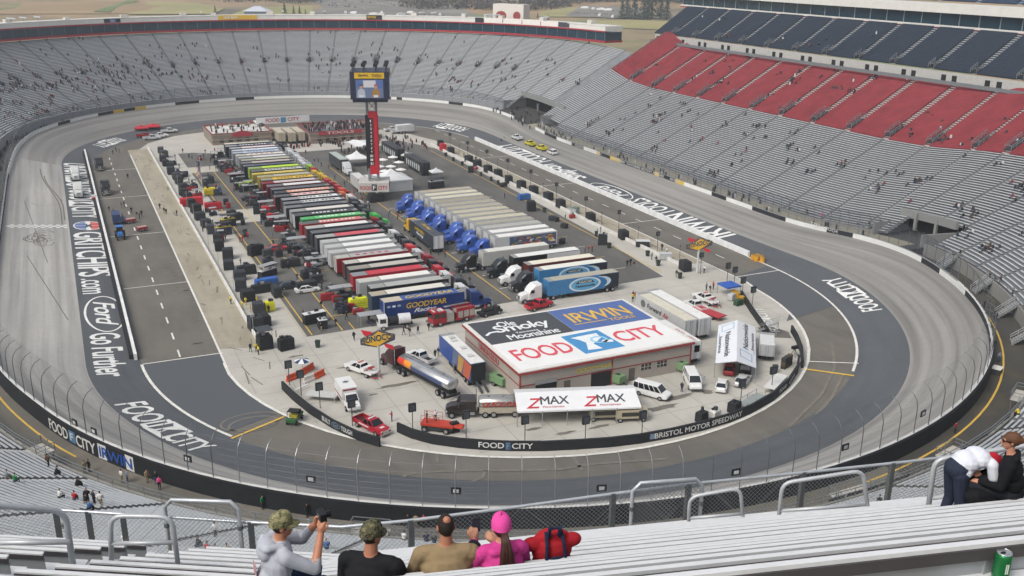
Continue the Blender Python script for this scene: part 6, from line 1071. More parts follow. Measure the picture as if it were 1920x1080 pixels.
fuel_sign(711, 705, 'yellow diamond fuel sign with a red arrow on a white pole near the tanker', R_(-24)); fuel_sign(1307, 512, 'yellow diamond fuel sign with a red arrow on a pole by the back pit lane', R_(-24))
def floodlight(u, v, h_, grp, label, head=.75):
    p = G_(u, v); t = thing('floodlight', label, 'light', p, math.atan2(YN-p.y if 0 else -p.x*0-1, .01), grp); m = MB(); m.cyl((0, 0, 0), (0, 0, h_), .07, n=6); m.build('pole', mat('47494b', .6), t); m = MB(); m.box(-.2, .2, -head/2, head/2, h_, h_+head*1.15); m.build('lamp_head', mat('232527', .6), t, bevel=.03); MB().box(.2, .22, -head*.35, head*.35, h_+.15, h_+head).build('lens', mat('4d5256', .2), t)
for u, v in ((543, 722), (565, 741), (600.6, 765), (661, 798), (774, 806), (874, 820), (984, 830), (1097, 830), (1203, 820), (1388, 758), (1446, 733), (1410, 575), (1391, 557), (1376, 536), (1363, 528)): floodlight(u, v, 2.9, 'square floodlights along the near wall', 'square floodlight on a pole behind the black near wall', 1.1)
for u, v in ((844, 274), (877, 291), (913, 308), (952, 326), (995, 348), (1043, 374), (1098, 402), (1160, 429), (1232, 472), (1313, 514)): floodlight(u, v, 3.8, 'floodlights along the back pit wall', 'square floodlight on a thin pole along the back pit wall', .9)
for u, v in ((861, 290), (894, 303), (933, 318), (1018, 365), (1070, 393), (1128, 422), (1196, 451), (1274, 487)): p = G_(u, v); tag(MB().cyl((0, 0, 0), (0, 0, 3.2), .05, n=6).cb(0, 0, 3.2, .3, .2, .2).build('thin_post', mat('55575a', .6), None, p), 'thin grey post between the floodlights of the back pit wall', 'post', 'thin posts of the back pit wall')
for u, v in ((475.7, 627), (440, 560), (411.7, 516.7), (392, 470), (365, 420), (352, 392), (335, 360)): p = G_(u, v); tag(MB().cyl((0, 0, 0), (0, 0, 5.), .05, n=6).build('thin_post', mat('9a9b99', .5), None, p), 'thin pale post among the pit boxes of the front pit wall', 'post', 'thin posts of the front pit wall')
p = G_(384, 402); t = thing('flagpole', 'tall white flagpole with a limp striped flag among the pit boxes', 'flagpole', p); m = MB(); m.cyl((0, 0, 0), (0, 0, 15), .1, .06, n=8); m.build('pole', mat('c3c5c4', .4), t); m = MB(); m.loft([[(x, .25*math.sin(z*1.7+x*6), z) for x in (-.06, -.3, -.6, -.9)] for z in (14.2, 13, 12, 11, 10, 9.4)], closed=False, caps=False); m.loft([[(x, .25*math.sin(z*1.7+x*6)-.02, z) for x in (-.2, -.38)] for z in (12.6, 12, 11, 10, 9.5)], 1, closed=False, caps=False); m.loft([[(x, .25*math.sin(z*1.7+x*6)-.02, z) for x in (-.06, -.6, -.9)] for z in (14.1, 12.8)], 2, closed=False, caps=False); m.build('flag', [mat('b8a9a6', .7), mat('9a3038', .7), mat('3a4058', .7)], t)
# black inner walls of the near bend
def lowwall(label, pts, h_, c, words=(), name='barrier_wall', th=.35, wc='c9cac8'):
    t = thing(name, label, 'wall'); P_ = [G_(*q) if len(q) == 2 else Vector(q) for q in pts]; L_ = []; n = []
    for i, p in enumerate(P_): d = (P_[min(i+1, len(P_)-1)]-P_[max(i-1, 0)]).normalized(); n.append(Vector((d.y, -d.x, 0)))
    m = MB(); m.loft([[p-k*0, p-k*th, p-k*th+Vector((0, 0, h_)), p+Vector((0, 0, h_))] for p, k in zip(P_, n)]); m.build('wall', mat(c, .75, 0, .15, .5), t)
    D = [0]
    for a, b in zip(P_, P_[1:]): D.append(D[-1]+(b-a).length)
    def fn(s, y, d=0.):
        s = min(max(s, 0), D[-1]-1e-3); i = max(k for k in range(len(D)-1) if D[k] <= s); f_ = (s-D[i])/(D[i+1]-D[i]); return P_[i].lerp(P_[i+1], f_)+n[i].lerp(n[i+1], f_)*(.03+d)+Vector((0, 0, y))
    def at_(u, v): q = G_(u, v); i = min(range(len(P_)), key=lambda k: (P_[k]-q).length); best = min(((P_[k].lerp(P_[k+1], f_/20)-q).length, D[k]+(D[k+1]-D[k])*f_/20) for k in range(len(P_)-1) for f_ in range(21)); return best[1]
    if words:
        m = MB()
        for key, a, b, y, hh, mi in words:
            sa, sb = at_(*a), at_(*b)
            if key == 'box': m.poly([fn(sa, y, .0), fn(sb, y, .0), fn(sb, y+hh, .0), fn(sa, y+hh, .0)], mi)
            elif key == 'oval': c_ = (sa+sb)/2; ring(lambda x, yy, d=0.: fn(c_+x, y+hh/2+yy, d), 0, 0, (sb-sa)/2, hh/2, .1, m, mi); put_text(m, 'Ford', lambda x, yy, d=0.: fn(c_-(sb-sa)*.28+x, y+hh*.28+yy, d), (sb-sa)*.56, hh*.48, mi)
            else: put_text(m, key, lambda x, yy, d=0., sa=sa: fn(sa+x, y+yy, d), sb-sa, hh, mi)
        m.build('lettering', [mat(wc, .5), mat('6d8296', .5), mat('34506b', .5)], t)
    return t
lowwall('black wall with white words slanting along the concrete at the near bend', [(528, 730), (548, 750), (580, 776), (622, 803), (668, 825), (711, 838)], 1.35, '1d1f22', [('BUILT', (603, 792), (621, 802), .4, .7, 0), ('oval', (623, 803), (639, 811), .3, .9, 1), ('TOUGH', (640, 811), (662, 822), .4, .7, 0)])
lowwall('long black curved wall with white words round the near end of the infield', [(744, 810), (770, 822), (810, 833), (860, 840), (910, 844), (960, 846), (1020, 846), (1080, 843), (1140, 839), (1200, 832), (1260, 821), (1320, 807), (1370, 792), (1410, 775), (1450, 752), (1480, 725), (1496, 700), (1499, 680)], 1.45, '1c1e21', [('FOOD', (897, 843), (945, 845), .4, .8, 0), ('box', (947, 845), (957, 846), .15, 1.2, 2), ('F', (949, 845), (955, 846), .35, .85, 1), ('CITY', (959, 846), (999, 846), .4, .8, 0), ('BMS', (1229, 828), (1392, 784), .4, .8, 0), ('box', (1219, 829), (1227, 828), .4, .8, 1), ('FOOD', (1462, 742), (1474, 731), .5, .6, 0), ('CITY', (1479, 727), (1490, 711), .5, .6, 0)])
lowwall('black wall with white words beside the exit of the near bend', [(1388, 556), (1406, 585), (1425, 612), (1437, 628)], 1.3, '1b1d20'); lowwall('short black wall at the inner edge of the near bend', [(1482, 622), (1492, 640), (1500, 662), (1502, 690)], 1.3, '1b1d20')
s_ = ((1421, 577), (1459, 622)); m = MB(); p, q = G_(1463, 622), G_(1428, 578); ex = (q-p).normalized(); ey = Vector((-ex.y, ex.x, 0)); L_ = (q-p).length; f = plane_fn(p+Vector((0, 0, .03)), ex, ey); put_text(m, 'FOOD', f, L_*.48, 1.7); put_text(m, 'CITY', lambda a, b, d=0.: f(a+L_*.6, b, d), L_*.4, 1.7); m.poly([f(L_*.5, 0), f(L_*.58, 0), f(L_*.58, 1.8), f(L_*.5, 1.8)]); ground(m.build('painted_words', PAINT)); sheet('asphalt_patch', [tuple(G_(*q))[:2] for q in ((1420, 614), (1447, 612), (1478, 622), (1484, 633), (1440, 700), (1436, 640))][:4]+[tuple(G_(1482, 634))[:2], tuple(G_(1440, 632))[:2]], .05, M_PITO)
lowwall('low white wall between the front pit boxes and the pit stalls', [(26.3, 355, ZG), (26.3, 260, ZG), (26.2, 157.5, ZG)], .75, 'cfcdc6', name='pit_wall'); lowwall('low white wall between the back pit boxes and the pit stalls', [(127-.4-6.6, 168, ZG), (119.5, 200, ZG), (119.8, 325, ZG)], .75, 'c3c2bd', name='pit_wall')
lowwall('tall white topped wall with black braces between front stretch and pit lane', [(6.6, 356, ZG), (6.6, 160.5, ZG)], 1.15, 'd6d6d2', name='pit_wall', th=-.5); m = MB(); [m.bar((5.9, y, .05), (6.4, y, 1.1), .12) for y in range(162, 355, 2)]; m.box(5.4, 6.05, 161, 355, .06, .95); tag(m.build('tyre_barrier', mat('1b1c22', .8)), 'black padded barrier along the outside of the white topped wall', 'barrier')
lowwall('long white wall between back stretch and pit lane', [(138., 328, ZG), (138., 168, ZG)], 1.25, 'd2d3d2', [('NASCAR', (1060, 334), (1082, 343), .4, .6, 1)] and (), name='pit_wall', th=.6)
m = MB(); [m.cyl((138.2+dx, 165.8-dy, 0), (138.2+dx, 165.8-dy, 1.15), .55, n=14) for dx, dy in ((-.4, 0), (.75, 0), (-.4, 1.15), (.75, 1.15), (.2, 2.3))]
for dx, dy in ((-.4, 0), (.75, 0), (-.4, 1.2), (.75, 1.2), (.2, 2.4)): tag(MB().cyl((0, 0, 0), (0, 0, 1.15), .58, n=14).cyl((0, 0, 1.15), (0, 0, 1.2), .55, .5, n=14, m=1).build('sand_barrel', [mat('c9912a', .6), mat('8d6a2a', .7)], None, (138.2+dx, 165.8-dy, .05)), 'yellow sand barrel at the near end of the long white wall', 'barrel', 'sand barrels')
# water barriers, umbrella
for (a, b, c, lab) in (((538, 716), (563, 706), 'c8502c', 'orange water filled barrier, lower half of the long orange pair'), ((563, 705), (588, 690), 'c8502c', 'orange water filled barrier beside the blue and white umbrella'), ((570, 719), (589, 711), 'cfc9c2', 'white water filled barrier beside the orange ones'), ((590, 711), (608, 702), 'c8502c', 'short orange water filled barrier next to the white one')):
    p, q = G_(*a), G_(*b); L_ = (q-p).length; t = MB(); t.side([(0, 0), (L_, 0), (L_, 1.05), (0, 1.05)], -.1, .1); t.side([(0, 0), (L_, 0), (L_, .4), (0, .4)], -.3, .3); tag(t.build('water_barrier', mat(c, .6), None, p, heading(p, q), bevel=.04), lab, 'barrier')
p = G_(568, 697); t = thing('umbrella', 'blue and white striped umbrella behind the orange barriers', 'umbrella', p); m = MB(); m.add([(0, 0, 2.4)]+[(1.35*math.cos(k*.785), 1.35*math.sin(k*.785), 1.9) for k in range(8)], [(0, k+1, (k+1) % 8+1) for k in range(0, 8, 2)], 0); m.add([(0, 0, 2.4)]+[(1.35*math.cos(k*.785), 1.35*math.sin(k*.785), 1.9) for k in range(8)], [(0, k+1, (k+1) % 8+1) for k in range(1, 8, 2)], 1); m.build('canopy', [mat('27375f', .6), mat('d0d0ce', .6)], t); MB().cyl((0, 0, 0), (0, 0, 2.4), .03).build('pole', STEEL, t)
# --- pit boxes, tool chests, bins
def chest(loc, sx, sy, sz, c, label, rz=0., cat='pit box', grp=None, cover=True, lid=None):
    t = thing(cat.replace(' ', '_'), label, cat, loc, rz, grp); m = MB(); 
    m.loft([[(-sx/2*k, -sy/2*k, z), (sx/2*k, -sy/2*k, z), (sx/2*k, sy/2*k, z), (-sx/2*k, sy/2*k, z)] for z, k in ((.12, 1.), (sz*.8, .98), (sz*.97, .93), (sz, .8))]); m.build('covered_chest' if cover else 'chest', mat(c, .75, 0, .2, 1.2), t)
    if lid: MB().box(-sx*.5, sx*.5, -sy*.5, sy*.5, sz+.01, sz+.08).build('lid', mat(lid, .6), t)
    if sy > .8 and not cover:
        rr_ = random.Random(hash((round(loc[0], 1), round(loc[1], 1), label)) % 9999); m = MB()
        for k in range(3): m.box(-sx/2*.98-.012, -sx/2*.98-.002, -sy*.42, sy*.42, .25+sz*.22*k, .25+sz*.22*k+.03); m.box(-sx*.45, sx*.45, -sy/2-.012, -sy/2-.002, .25+sz*.22*k, .25+sz*.22*k+.03)
        for k in range(rr_.randint(1, 4)): m.cb(rr_.uniform(-.35, .35)*sx, rr_.uniform(-.3, .3)*sy, sz+.09, rr_.uniform(.2, .8), rr_.uniform(.2, .5), rr_.uniform(.12, .5), rr_.choice([0, 0, 1, 2]))
        m.bar((sx*.5, -sy*.4, sz*.8), (sx*.5, sy*.4, sz*.8), .05)
        if rr_.random() < .35 and cat in ('pit box', 'tool chest'): [m.bar((x, y, sz), (x, y, sz+1.1), .05) for x in (-sx*.45, sx*.45) for y in (-sy*.45, sy*.45)]; m.cb(0, 0, sz+1.1, sx*1.05, sy*1.2, .06, rr_.choice([0, 1, 1, 2]))
        m.build('drawers_and_gear', [mat('3f4246', .5, .2), mat('8f9193', .5), mat('24272b', .7)], t)
    m = MB(); [m.cyl((x, y-.06, .12), (x, y+.06, .12), .12, n=8) for x in (-sx*.4, sx*.4) for y in (-sy*.4, sy*.4)]; m.build('castors', TYRE, t); return t
for u, v, c, lab in ((845.5, 288, 0, 0), (879, 304.4, 0, 0), (895, 313, 0, 0), (915, 323, 0, 0), (934, 331, 0, 0), (954, 343, 0, 0), (977.5, 353, 0, 0), (1000.5, 363, 0, 0), (1028, 375, 0, 0), (1051, 389, 0, 0), (1107, 415, 0, 0), (1168.6, 448, 0, 0), (1284, 507, 0, 0), (826, 275, 0, 0)):
    chest(G_(u, v), 2.5, 1.9, 2.3, '202226', 'black covered pit box in the row along the back pit wall', R_(rp.uniform(80, 100)), grp='black pit boxes of the back pit wall')
chest(G_(830.5, 282), 2.6, 1.9, 2.4, 'a8242c', 'bright red covered pit box among black ones on the back pit wall', 1.5); chest(G_(883, 323), 2.0, 1.8, 1.9, '1e2022', 'dark pit box with a red cart beside it, off the back row', 1.2); chest(G_(891, 318), 1.6, 1.3, .9, '9c4850', 'low dull red cart between two dark pit boxes', .6, 'cart'); chest(G_(996, 395), 2.3, 2.2, 2.7, '1b1d20', 'tall black pit box standing in the back lane', 1.3); chest(G_(982.5, 374), 3.6, 1.5, 1.6, '2f5a94', 'bright blue pit cart near the back pit wall', .1); chest(G_(943.6, 350), 2.2, 1.2, 1.2, '232527', 'low black cart between bins on the back side', .3, 'cart')
chest(G_(1078, 401), 2.2, 1.7, 1.7, '8f9896', 'grey green cart with tarpaulin near the back pit wall', .6, 'cart', lid='5c6c62'); chest(G_(1129.7, 459), 2.2, 1.1, 2.6, '20262a', 'tall dark cabinet standing alone at the edge of the back lane', -.5, 'cabinet', cover=False); chest(G_(1204.7, 462), 3.2, 1.8, 1.4, '2a2c2e', 'dark cart with a white top near the back pit wall', -.5, 'cart', lid='bfc0bf'); chest(G_(1247.8, 486), 2.6, 1.6, 1.4, '9fa2a2', 'grey cart near the last back pit box', -.5, 'cart', lid='b2b4b4'); chest(G_(1072.8, 409), 1.5, .9, 1., '9c2f2c', 'small red box on the back concrete', 0, 'box', cover=False)
for u, v in ((1054, 456), (1058, 427.5), (1042, 415), (1035, 413)): chest(G_(u, v), 1.6, 1.2, 1.2, '26282b', 'small dark tool cart in the back lane beside the plain trailers', rp.uniform(0, 3), 'cart', 'dark tool carts in the back lane')
def bin_(u, v, lab='dark green wheeled bin on the back concrete', grp='green bins on the back side'):
    p = G_(u, v); t = MB(); t.loft([[(-.32*k, -.36*k, z), (.32*k, -.36*k, z), (.32*k, .36*k, z), (-.32*k, .36*k, z)] for z, k in ((.0, .85), (1.15, 1.08))]); t.box(-.4, .42, -.42, .42, 1.15, 1.25, 1); tag(t.build('wheeled_bin', [mat('25352a', .6), mat('1d2a22', .6)], None, p, rp.uniform(0, 3)), lab, 'bin', grp)
for u, v in ((836, 293), (850, 302), (866.7, 310), (902, 330), (921, 339), (934, 346), (1020.5, 398), (1117.8, 443), (1141.7, 465), (1214, 480), (1234, 498), (1274.7, 522)): bin_(u, v)
bin_(596, 651, 'dark green wheeled bin alone on the near concrete', None); bin_(1453, 698, 'dark green wheeled bin near the stacked crates', None)
# camera carts and stacked crates near the exit wall
for k, (u, v) in enumerate(((1382, 560), (1390, 567), (1376, 556))): p = G_(u, v); tag(MB().cyl((0, 0, 0), (0, 0, 1.3), .55, n=12).build('drum', mat('b58a24', .6), None, p), 'yellow drum in the cluster beside the black exit wall', 'drum', 'yellow drums by the exit wall')
p = G_(1366, 552); marquee('small flat blue canopy beside the yellow drums', p.x, p.y, 3.4, 2.2, 2.35, c='2b55a4', walls=False); chest(G_(1371, 562), 1.6, 1.2, 1.3, 'a9abab', 'grey sack beside the yellow drums', .4, 'sack'); chest(G_(1384, 572), 1.8, 1., 1.2, '2c4a34', 'green bin among the yellow drums', .2, 'bin')
p = G_(1474, 688)
for k in range(3):
    for j in range(3): tag(MB().box(-.42, .42, -.4, .4, 0, .62).build('crate', mat(['37332e', '4c4030', '2b2d2f'][(k+j) % 3], .7), None, p+Vector((k*.9-.8, k*.4-.3, j*.63)), .5, bevel=.03), 'dark crate stacked in the pile by the black near wall', 'crate', 'dark crates by the near wall')
p = G_(1489, 668); t = thing('camera_rig', 'dark tripod mounted camera rig behind the near wall', 'camera', p); m = MB(); [m.bar((0, 0, 1.4), (.7*math.cos(k*2.1), .7*math.sin(k*2.1), 0), .08) for k in range(3)]; m.build('tripod', BLACK, t); MB().box(-.6, .6, -.3, .3, 1.4, 1.9).build('body', BLACK, t, bevel=.04)
chest(G_(1376, 772), 1.8, 1.4, 1.7, '1b1d20', 'black speaker cabinet behind the lettered near wall', .4, 'cabinet', cover=False); chest(G_(1340, 782), 1.5, 1.1, 1.2, 'c9c9c5', 'white box between black cabinets behind the near wall', .3, 'box', cover=False); chest(G_(1315, 790), 1.7, 1.2, 1.6, '1b1d20', 'black cabinet beside the lettered words of the near wall', .3, 'cabinet', cover=False); chest(G_(852, 810), 1.3, .8, 1.6, '1b1d20', 'black box on a stand beside the boom lift', .1, 'box', cover=False)
p, q = G_(1462, 742), G_(1486, 716); t = MB(); L_ = (q-p).length; t.box(0, L_, -.9, .9, .9, 1.05); [t.bar((x, y, 0), (x, y, .9), .1) for x in (.2, L_-.2) for y in (-.8, .8)]; tag(t.build('work_table', mat('c6c6c2', .6), None, p+Vector((-1.2, 1.2, 0)), heading(p, q)), 'long white table behind the black near wall', 'table'); p, q = G_(1412, 772), G_(1448, 750); t = MB(); L_ = (q-p).length; t.box(0, L_, -.8, .8, .6, .72); [t.bar((x, y, 0), (x, y, 1.4), .08) for x in (.2, L_/2, L_-.2) for y in (-.75, .75)]; t.bar((0, .75, 1.4), (L_, .75, 1.4), .07); tag(t.build('work_platform', mat('9aa09e', .5, .3), None, p+Vector((-1.2, 1.2, 0)), heading(p, q)), 'grey railed platform behind the black near wall', 'platform')
p = G_(1420, 620); t = thing('metal_stairs', 'free standing metal stairs beside the black exit wall', 'stairs', p, -.9); m = MB(); [m.box(k*.45, k*.45+.45, -.7, .7, k*.3, k*.3+.06) for k in range(8)]; [m.bar((0, y, .9), (3.6, y, 3.2), .06) for y in (-.7, .7)]; [m.bar((x, y, x*.66), (x, y, x*.66+.95), .05) for x in (0, 1.2, 2.4, 3.6) for y in (-.7, .7)]; [m.bar((3.5, y, 0), (3.5, y, 2.2), .1) for y in (-.7, .7)]; m.build('steps', mat('9a9d9d', .45, .4), t)
p = G_(605, 748); t = MB(); t.box(-2.4, 2.4, -1., 1., .75, .85); [t.bar((x, y, 0), (x, y, .75), .08) for x in (-2.2, 2.2) for y in (-.9, .9)]; [t.bar((2.4, y, .8), (2.4, y, 1.8), .06) for y in (-.9, .9)]; t.bar((2.4, -.9, 1.8), (2.4, .9, 1.8), .06); tag(t.build('work_table', mat('b5b6b2', .5), None, p, -.6), 'pale flat bench inside the slanting black wall', 'table'); p, q = G_(553, 737), G_(578, 726); t = MB(); t.bar((0, 0, .5), ((q-p).length, 0, .55), .25, .1); tag(t.build('plank', mat('cfcfca', .6), None, p, heading(p, q)), 'white plank lying inside the slanting black wall', 'plank')
# front pit side: boxes along the wall and chests in the lanes
rb_ = random.Random(21)
for y in np.arange(168, 350, 7.4): chest((29.2+rb_.uniform(-.5, .9), y+rb_.uniform(-1, 1), ZG), 1.9+rb_.uniform(0, .6), 2.2+rb_.uniform(0, .7), 1.9+rb_.uniform(0, .6), rb_.choice(['1d1f22', '24262a', '2b2e33', '1a1b1e', '33363a']), 'dark pit box in the row behind the front pit wall', rb_.uniform(-.2, .2), grp='dark pit boxes of the front pit wall')
for u, v, sx, sy, sz, c, lab, rz in ((360, 385, 6, 2, 2.2, 'b3222c', 'long red tool cart beside the flagpole, farther', 0), (400, 392, 4.4, 1.8, 1.9, 'a81f2a', 'red tool cart beside the flagpole, nearer', 0), (394, 365, 3.2, 1.6, 2., 'c9b428', 'bright yellow panel cart beyond the flagpole', 0), (420, 440, 3.6, 1.6, 2., '2b3242', 'dark display cart with a yellow roof, farther of two', .2), (428, 424, 3.6, 1.6, 1.9, '20242e', 'dark display cart with a yellow roof, nearer of two', .2), (480, 478, 3.4, 1.7, 2.4, '1b1c1e', 'tall black chest beside two red suited crew in the front lane', .4), (463, 514, 4., 1.2, 2., '26282a', 'flat black cabinet on the pale concrete of the front pits', 0), (500, 535, 4.6, 1.6, 1.6, '2b5aa0', 'bright blue covered chest in the front lane', .1), (502, 518, 4.2, 1.4, 1.5, '1c1e20', 'black chest with a white top behind the blue chest', .5), (493, 548, 4.6, 1.2, 1.8, '232628', 'black flat chest before the blue chest', .1), (519, 555, 1.6, 3., 2.2, '2a2d2f', 'tall dark cabinet beside the blue chest', 0), (506, 582, 1.8, 1.4, 1.9, 'c6c31f', 'bright yellow covered box on the front concrete', 0), (590, 605, 4.2, 1.4, 2., '1c1e20', 'black wheeled cart with a white canopy in the near front lane', .15), (605, 615, 1.6, 1.6, 1.7, '202225', 'black square case beside the white topped cart', 0), (480, 618, 2.4, 2.6, 2.6, '2a2d31', 'large dark pit box near the end of the front pit wall', .1), (497, 652, 2.4, 2.4, 2.4, '1c1e21', 'large black pit box, last of the front pit wall', .1), (537, 655, 2.6, 1.4, 2.2, '1b1d1f', 'black cabinet standing alone before the near concrete', .2), (445, 412, 2.6, 2., 1.8, '1e2023', 'black stack of gear beside the red transporter carts', .3), (575, 478, 4.6, 1.3, .9, '22252a', 'low black bench between transporters and lane', .1), (545, 500, 4.2, 1.3, 1.8, '25282a', 'dark cabinet with lettering in the lane before the white transporters', 0), (583, 520, 4., 1.8, 1.7, '1f2124', 'black tool chest behind the lifted white race car', .1), (575, 545, 4.2, 1.6, 2.0, '232527', 'black tool chest behind the nearer white race car', .1), (505, 400, 3.6, 1.6, 2., 'b0232c', 'red tool chest beside the black lettered transporter', 0), (512, 412, 3.2, 1.6, 1.8, 'a02028', 'second red tool chest beside the black lettered transporter', 0), (672, 578, 3.6, 1.5, 2.2, 'c9cd2a', 'bright yellow rounded cabin beside the blue lettered transporter', 0), (463, 352, 4.2, 2, 1.8, '96b338', 'lime green tool chest behind the lime transporter', 0), (745, 348, 4., 2.2, 2.2, '2c7038', 'green container between the marquee and plain trailers', .1), (818, 352, 4.6, 1.6, 2., '26292d', 'dark container with white letters beyond the plain trailers', .1), (705, 378, 4, 2.2, 2.4, '1d1f22', 'black stage box at the foot of the tower', .1)):
    chest(G_(u, v), sx, sy, sz, c, lab, rz, 'tool chest', cover=False, lid=('c7c8c6' if 'white' in lab and 'race' not in lab and 'tran' not in lab else 'c8b22c' if 'yellow roof' in lab else None))
for k in range(120):      # the crowded working lanes behind the long row
    y = 166+(332-166)*rb_.random(); x = rb_.choice([rb_.uniform(43.5, 47.6), rb_.uniform(43.5, 47.6), rb_.uniform(44, 47), rb_.uniform(36, 41), rb_.uniform(30.5, 33.5)]) if y > 200 else rb_.uniform(43, 47)
    red = rb_.random() < .16
    chest((x, y, ZG), rb_.uniform(.9, 2.8), rb_.uniform(.7, 1.3), rb_.uniform(.7, 1.8), '8e2129' if red else rb_.choice(['1b1d20', '26282b', '2e3238', '202836', '3c3f42']), '%s tool chest in the crowded lanes behind the long transporter row' % ('red' if red else 'dark'), rb_.uniform(-.2, .2), 'tool chest', '%s tool chests in the lanes' % ('red' if red else 'dark'), cover=False)
sedan('white race car parked across the near lane behind the transporters', G_(555, 550), G_(598, 544), 'd8d8d6', L_=5.0); sedan('white race car raised behind the white transporters with its hood open', G_(577, 502), G_(608, 494), 'd0d0d2', L_=5.0)
for u, v, c, lab in ((545, 540, '33373d', 'dark race car under work behind the long row'), (520, 470, 'a8323a', 'red and white cart shaped race car behind the long row'), (470, 375, '25282d', 'black race car under work beside the flagpole lane'), (455, 330, 'b9b6b4', 'pale race car under work in the far half of the lanes')): p = G_(u, v); sedan(lab, p-Vector((2.4, 0, 0)), p+Vector((2.4, .2, 0)), c, L_=5.)
# --- people of the infield
def crowd_at(pts, where, **k):
    for u, v in pts: person(G_(u, v), where, **k)
crowd_at([(664, 638), (757, 628), (768, 630), (784, 626), (804, 620), (868, 610), (470, 660), (650, 600), (692, 606), (697, 612), (630, 612), (602, 622)], 'walking space between transporters and near concrete', pose='walk', top='black')
crowd_at([(816, 672), (822, 668), (851, 695), (853, 700), (897, 716), (735, 790), (752, 690)], 'working near the tanker and race car trailer')
crowd_at([(1324, 545), (1331, 549), (1337, 543), (1240, 610), (1278, 735), (1187, 560), (1191, 562)], 'standing near the long white trailers', pose='stand')
crowd_at([(1097, 475), (1103, 474), (1110, 472), (1120, 440), (930, 395), (935, 400), (946, 372), (1176, 500), (1182, 498), (1188, 503), (1222, 487), (1230, 493), (1241, 470), (1250, 478), (1268, 520), (1320, 512), (900, 335), (962, 405), (928, 398), (1060, 410), (1126, 436)], 'standing in the lane of the back pits', pose='stand')
person(G_(1186, 566), '', 'point', 'yellow', 'dark', unique='person in a bright yellow jacket at the front of the lettered white trailer'); crowd_at([(870, 295), (892, 302), (900, 306), (877, 283), (940, 268), (945, 264)], 'standing on the back pit lane', pose='stand', top='black')
crowd_at([(200, 275), (218, 285), (224, 287), (240, 335), (212, 290), (228, 390), (233, 388), (247, 400), (257, 408), (262, 410), (266, 406), (205, 398), (213, 402), (300, 392), (312, 402), (308, 400), (332, 405)], 'standing on the front pit lane', pose='stand', top='black')
crowd_at([(121, 270), (143, 277)], 'standing alone on the banking of the far bend', pose='stand', top='black')
crowd_at([(455, 580), (470, 585), (478, 582), (461, 572), (483, 570)], 'working among the yellow pit gear', pose='point', top='yellow', legs='yellow')
crowd_at([(415, 430), (420, 434), (450, 455), (455, 453), (465, 448)], 'gathered in the front lane', top='red', legs='red')
crowd_at([(433, 570), (481, 660), (485, 665)], 'leaning at the front pit wall', pose='stand', top='yellow', legs='dark')
for k in range(88):
    y = rb_.uniform(168, 345); x = rb_.choice([rb_.uniform(36, 47), rb_.uniform(42, 47.5), rb_.uniform(28, 33)]); person((x, y, ZG), 'in the crowded lanes behind the long transporter row')
FARC += [(Vector((rb_.uniform(86, 118), rb_.uniform(318, 347), ZG)), Vector((0, 1, 0)), rb_.choice([0, 0, 1, 2, 3, 4, 5, 5]), True) for k in range(110)]
for k in range(30): person((rb_.uniform(70.5, 75.5), rb_.uniform(170, 330), ZG), 'in the lane between the trailer rows')
FARC += [(Vector((rb_.uniform(54, 96), rb_.uniform(335, 342), ZG)), Vector((0, 1, 0)), rb_.choice([0, 0, 1, 2, 3, 4, 5]), True) for k in range(60)]
for u, v in ((938, 420), (935, 412)): pass
# ================================================================== BEYOND THE BOWL
def land(u, v):
    d = ray(u, v); t = 500.
    for _ in range(4000):
        p = UP*CH+d*t
        if p.z < hill_h(p.x, p.y): break
        t += 3
    return Vector((p.x, p.y, hill_h(p.x, p.y)))
rl = random.Random(8)
def patch(name, pts, mt, dz=.4):
    """a piece of ground laid on the hills"""
    P_ = [land(*q) for q in pts]; c = sum(P_, Vector())/len(P_); n = 14; rings = []
    for k in range(7):
        f_ = k/6; rings.append([(lambda q: (q.x, q.y, hill_h(q.x, q.y)+dz))(c.lerp(P_[i % len(P_)].lerp(P_[(i+1) % len(P_)], .0), max(f_, .01))) for i in range(len(P_))])
    m = MB(); m.loft(rings, caps=False); o = m.build(name, mt); o.data.flip_normals(); return ground(o)
fld = mat_layers('9a9264', [('867f58', (.01, .01, .01), 1., .4, .6, .8), ('7d8450', (.004, .004, .004), 1., .45, .6, .6)], uv=False); lot = mat_layers('77746d', [('67645d', (.02, .02, .02), 1., .4, .6, .8), ('8b857a', (.006, .006, .006), 1., .5, .6, .7)], uv=False)
brn = mat_layers('8a7455', [('9c8563', (.006, .01, .006), 1., .4, .6, .8), ('6f6a45', (.004, .004, .004), 1.2, .5, .62, .8)], uv=False); grn = mat_layers('5f7045', [('76804c', (.01, .01, .01), 1., .4, .6, .8)], uv=False); wood = mat_layers('4a4741', [('5c574e', (.03, .03, .03), 1., .4, .6, .9), ('3a3a36', (.015, .015, .015), 1., .5, .6, .8)], uv=False)
patch('field', [(-20, 27), (330, 26), (300, 12), (225, 2), (120, -8), (-20, -8)], brn); patch('grass_bank', [(175, 23), (240, 2), (262, 2), (205, 24)], grn, .9)
patch('field', [(238, 28), (400, 28), (420, 18), (370, 6), (280, 4)], fld, .7); patch('parking_lot', [(590, 26), (900, 34), (860, 12), (700, -6), (575, -6)], lot); patch('field', [(1005, 32), (1120, 34), (1130, 18), (1060, 14), (1020, 22)], fld, .7); patch('field', [(1085, 50), (1260, 58), (1262, 42), (1180, 38), (1110, 40)], fld, .6); patch('parking_lot', [(1060, 32), (1220, 38), (1200, 16), (1090, 12)], lot, .9); patch('field', [(430, 30), (590, 32), (585, 12), (470, 14)], fld, .5)
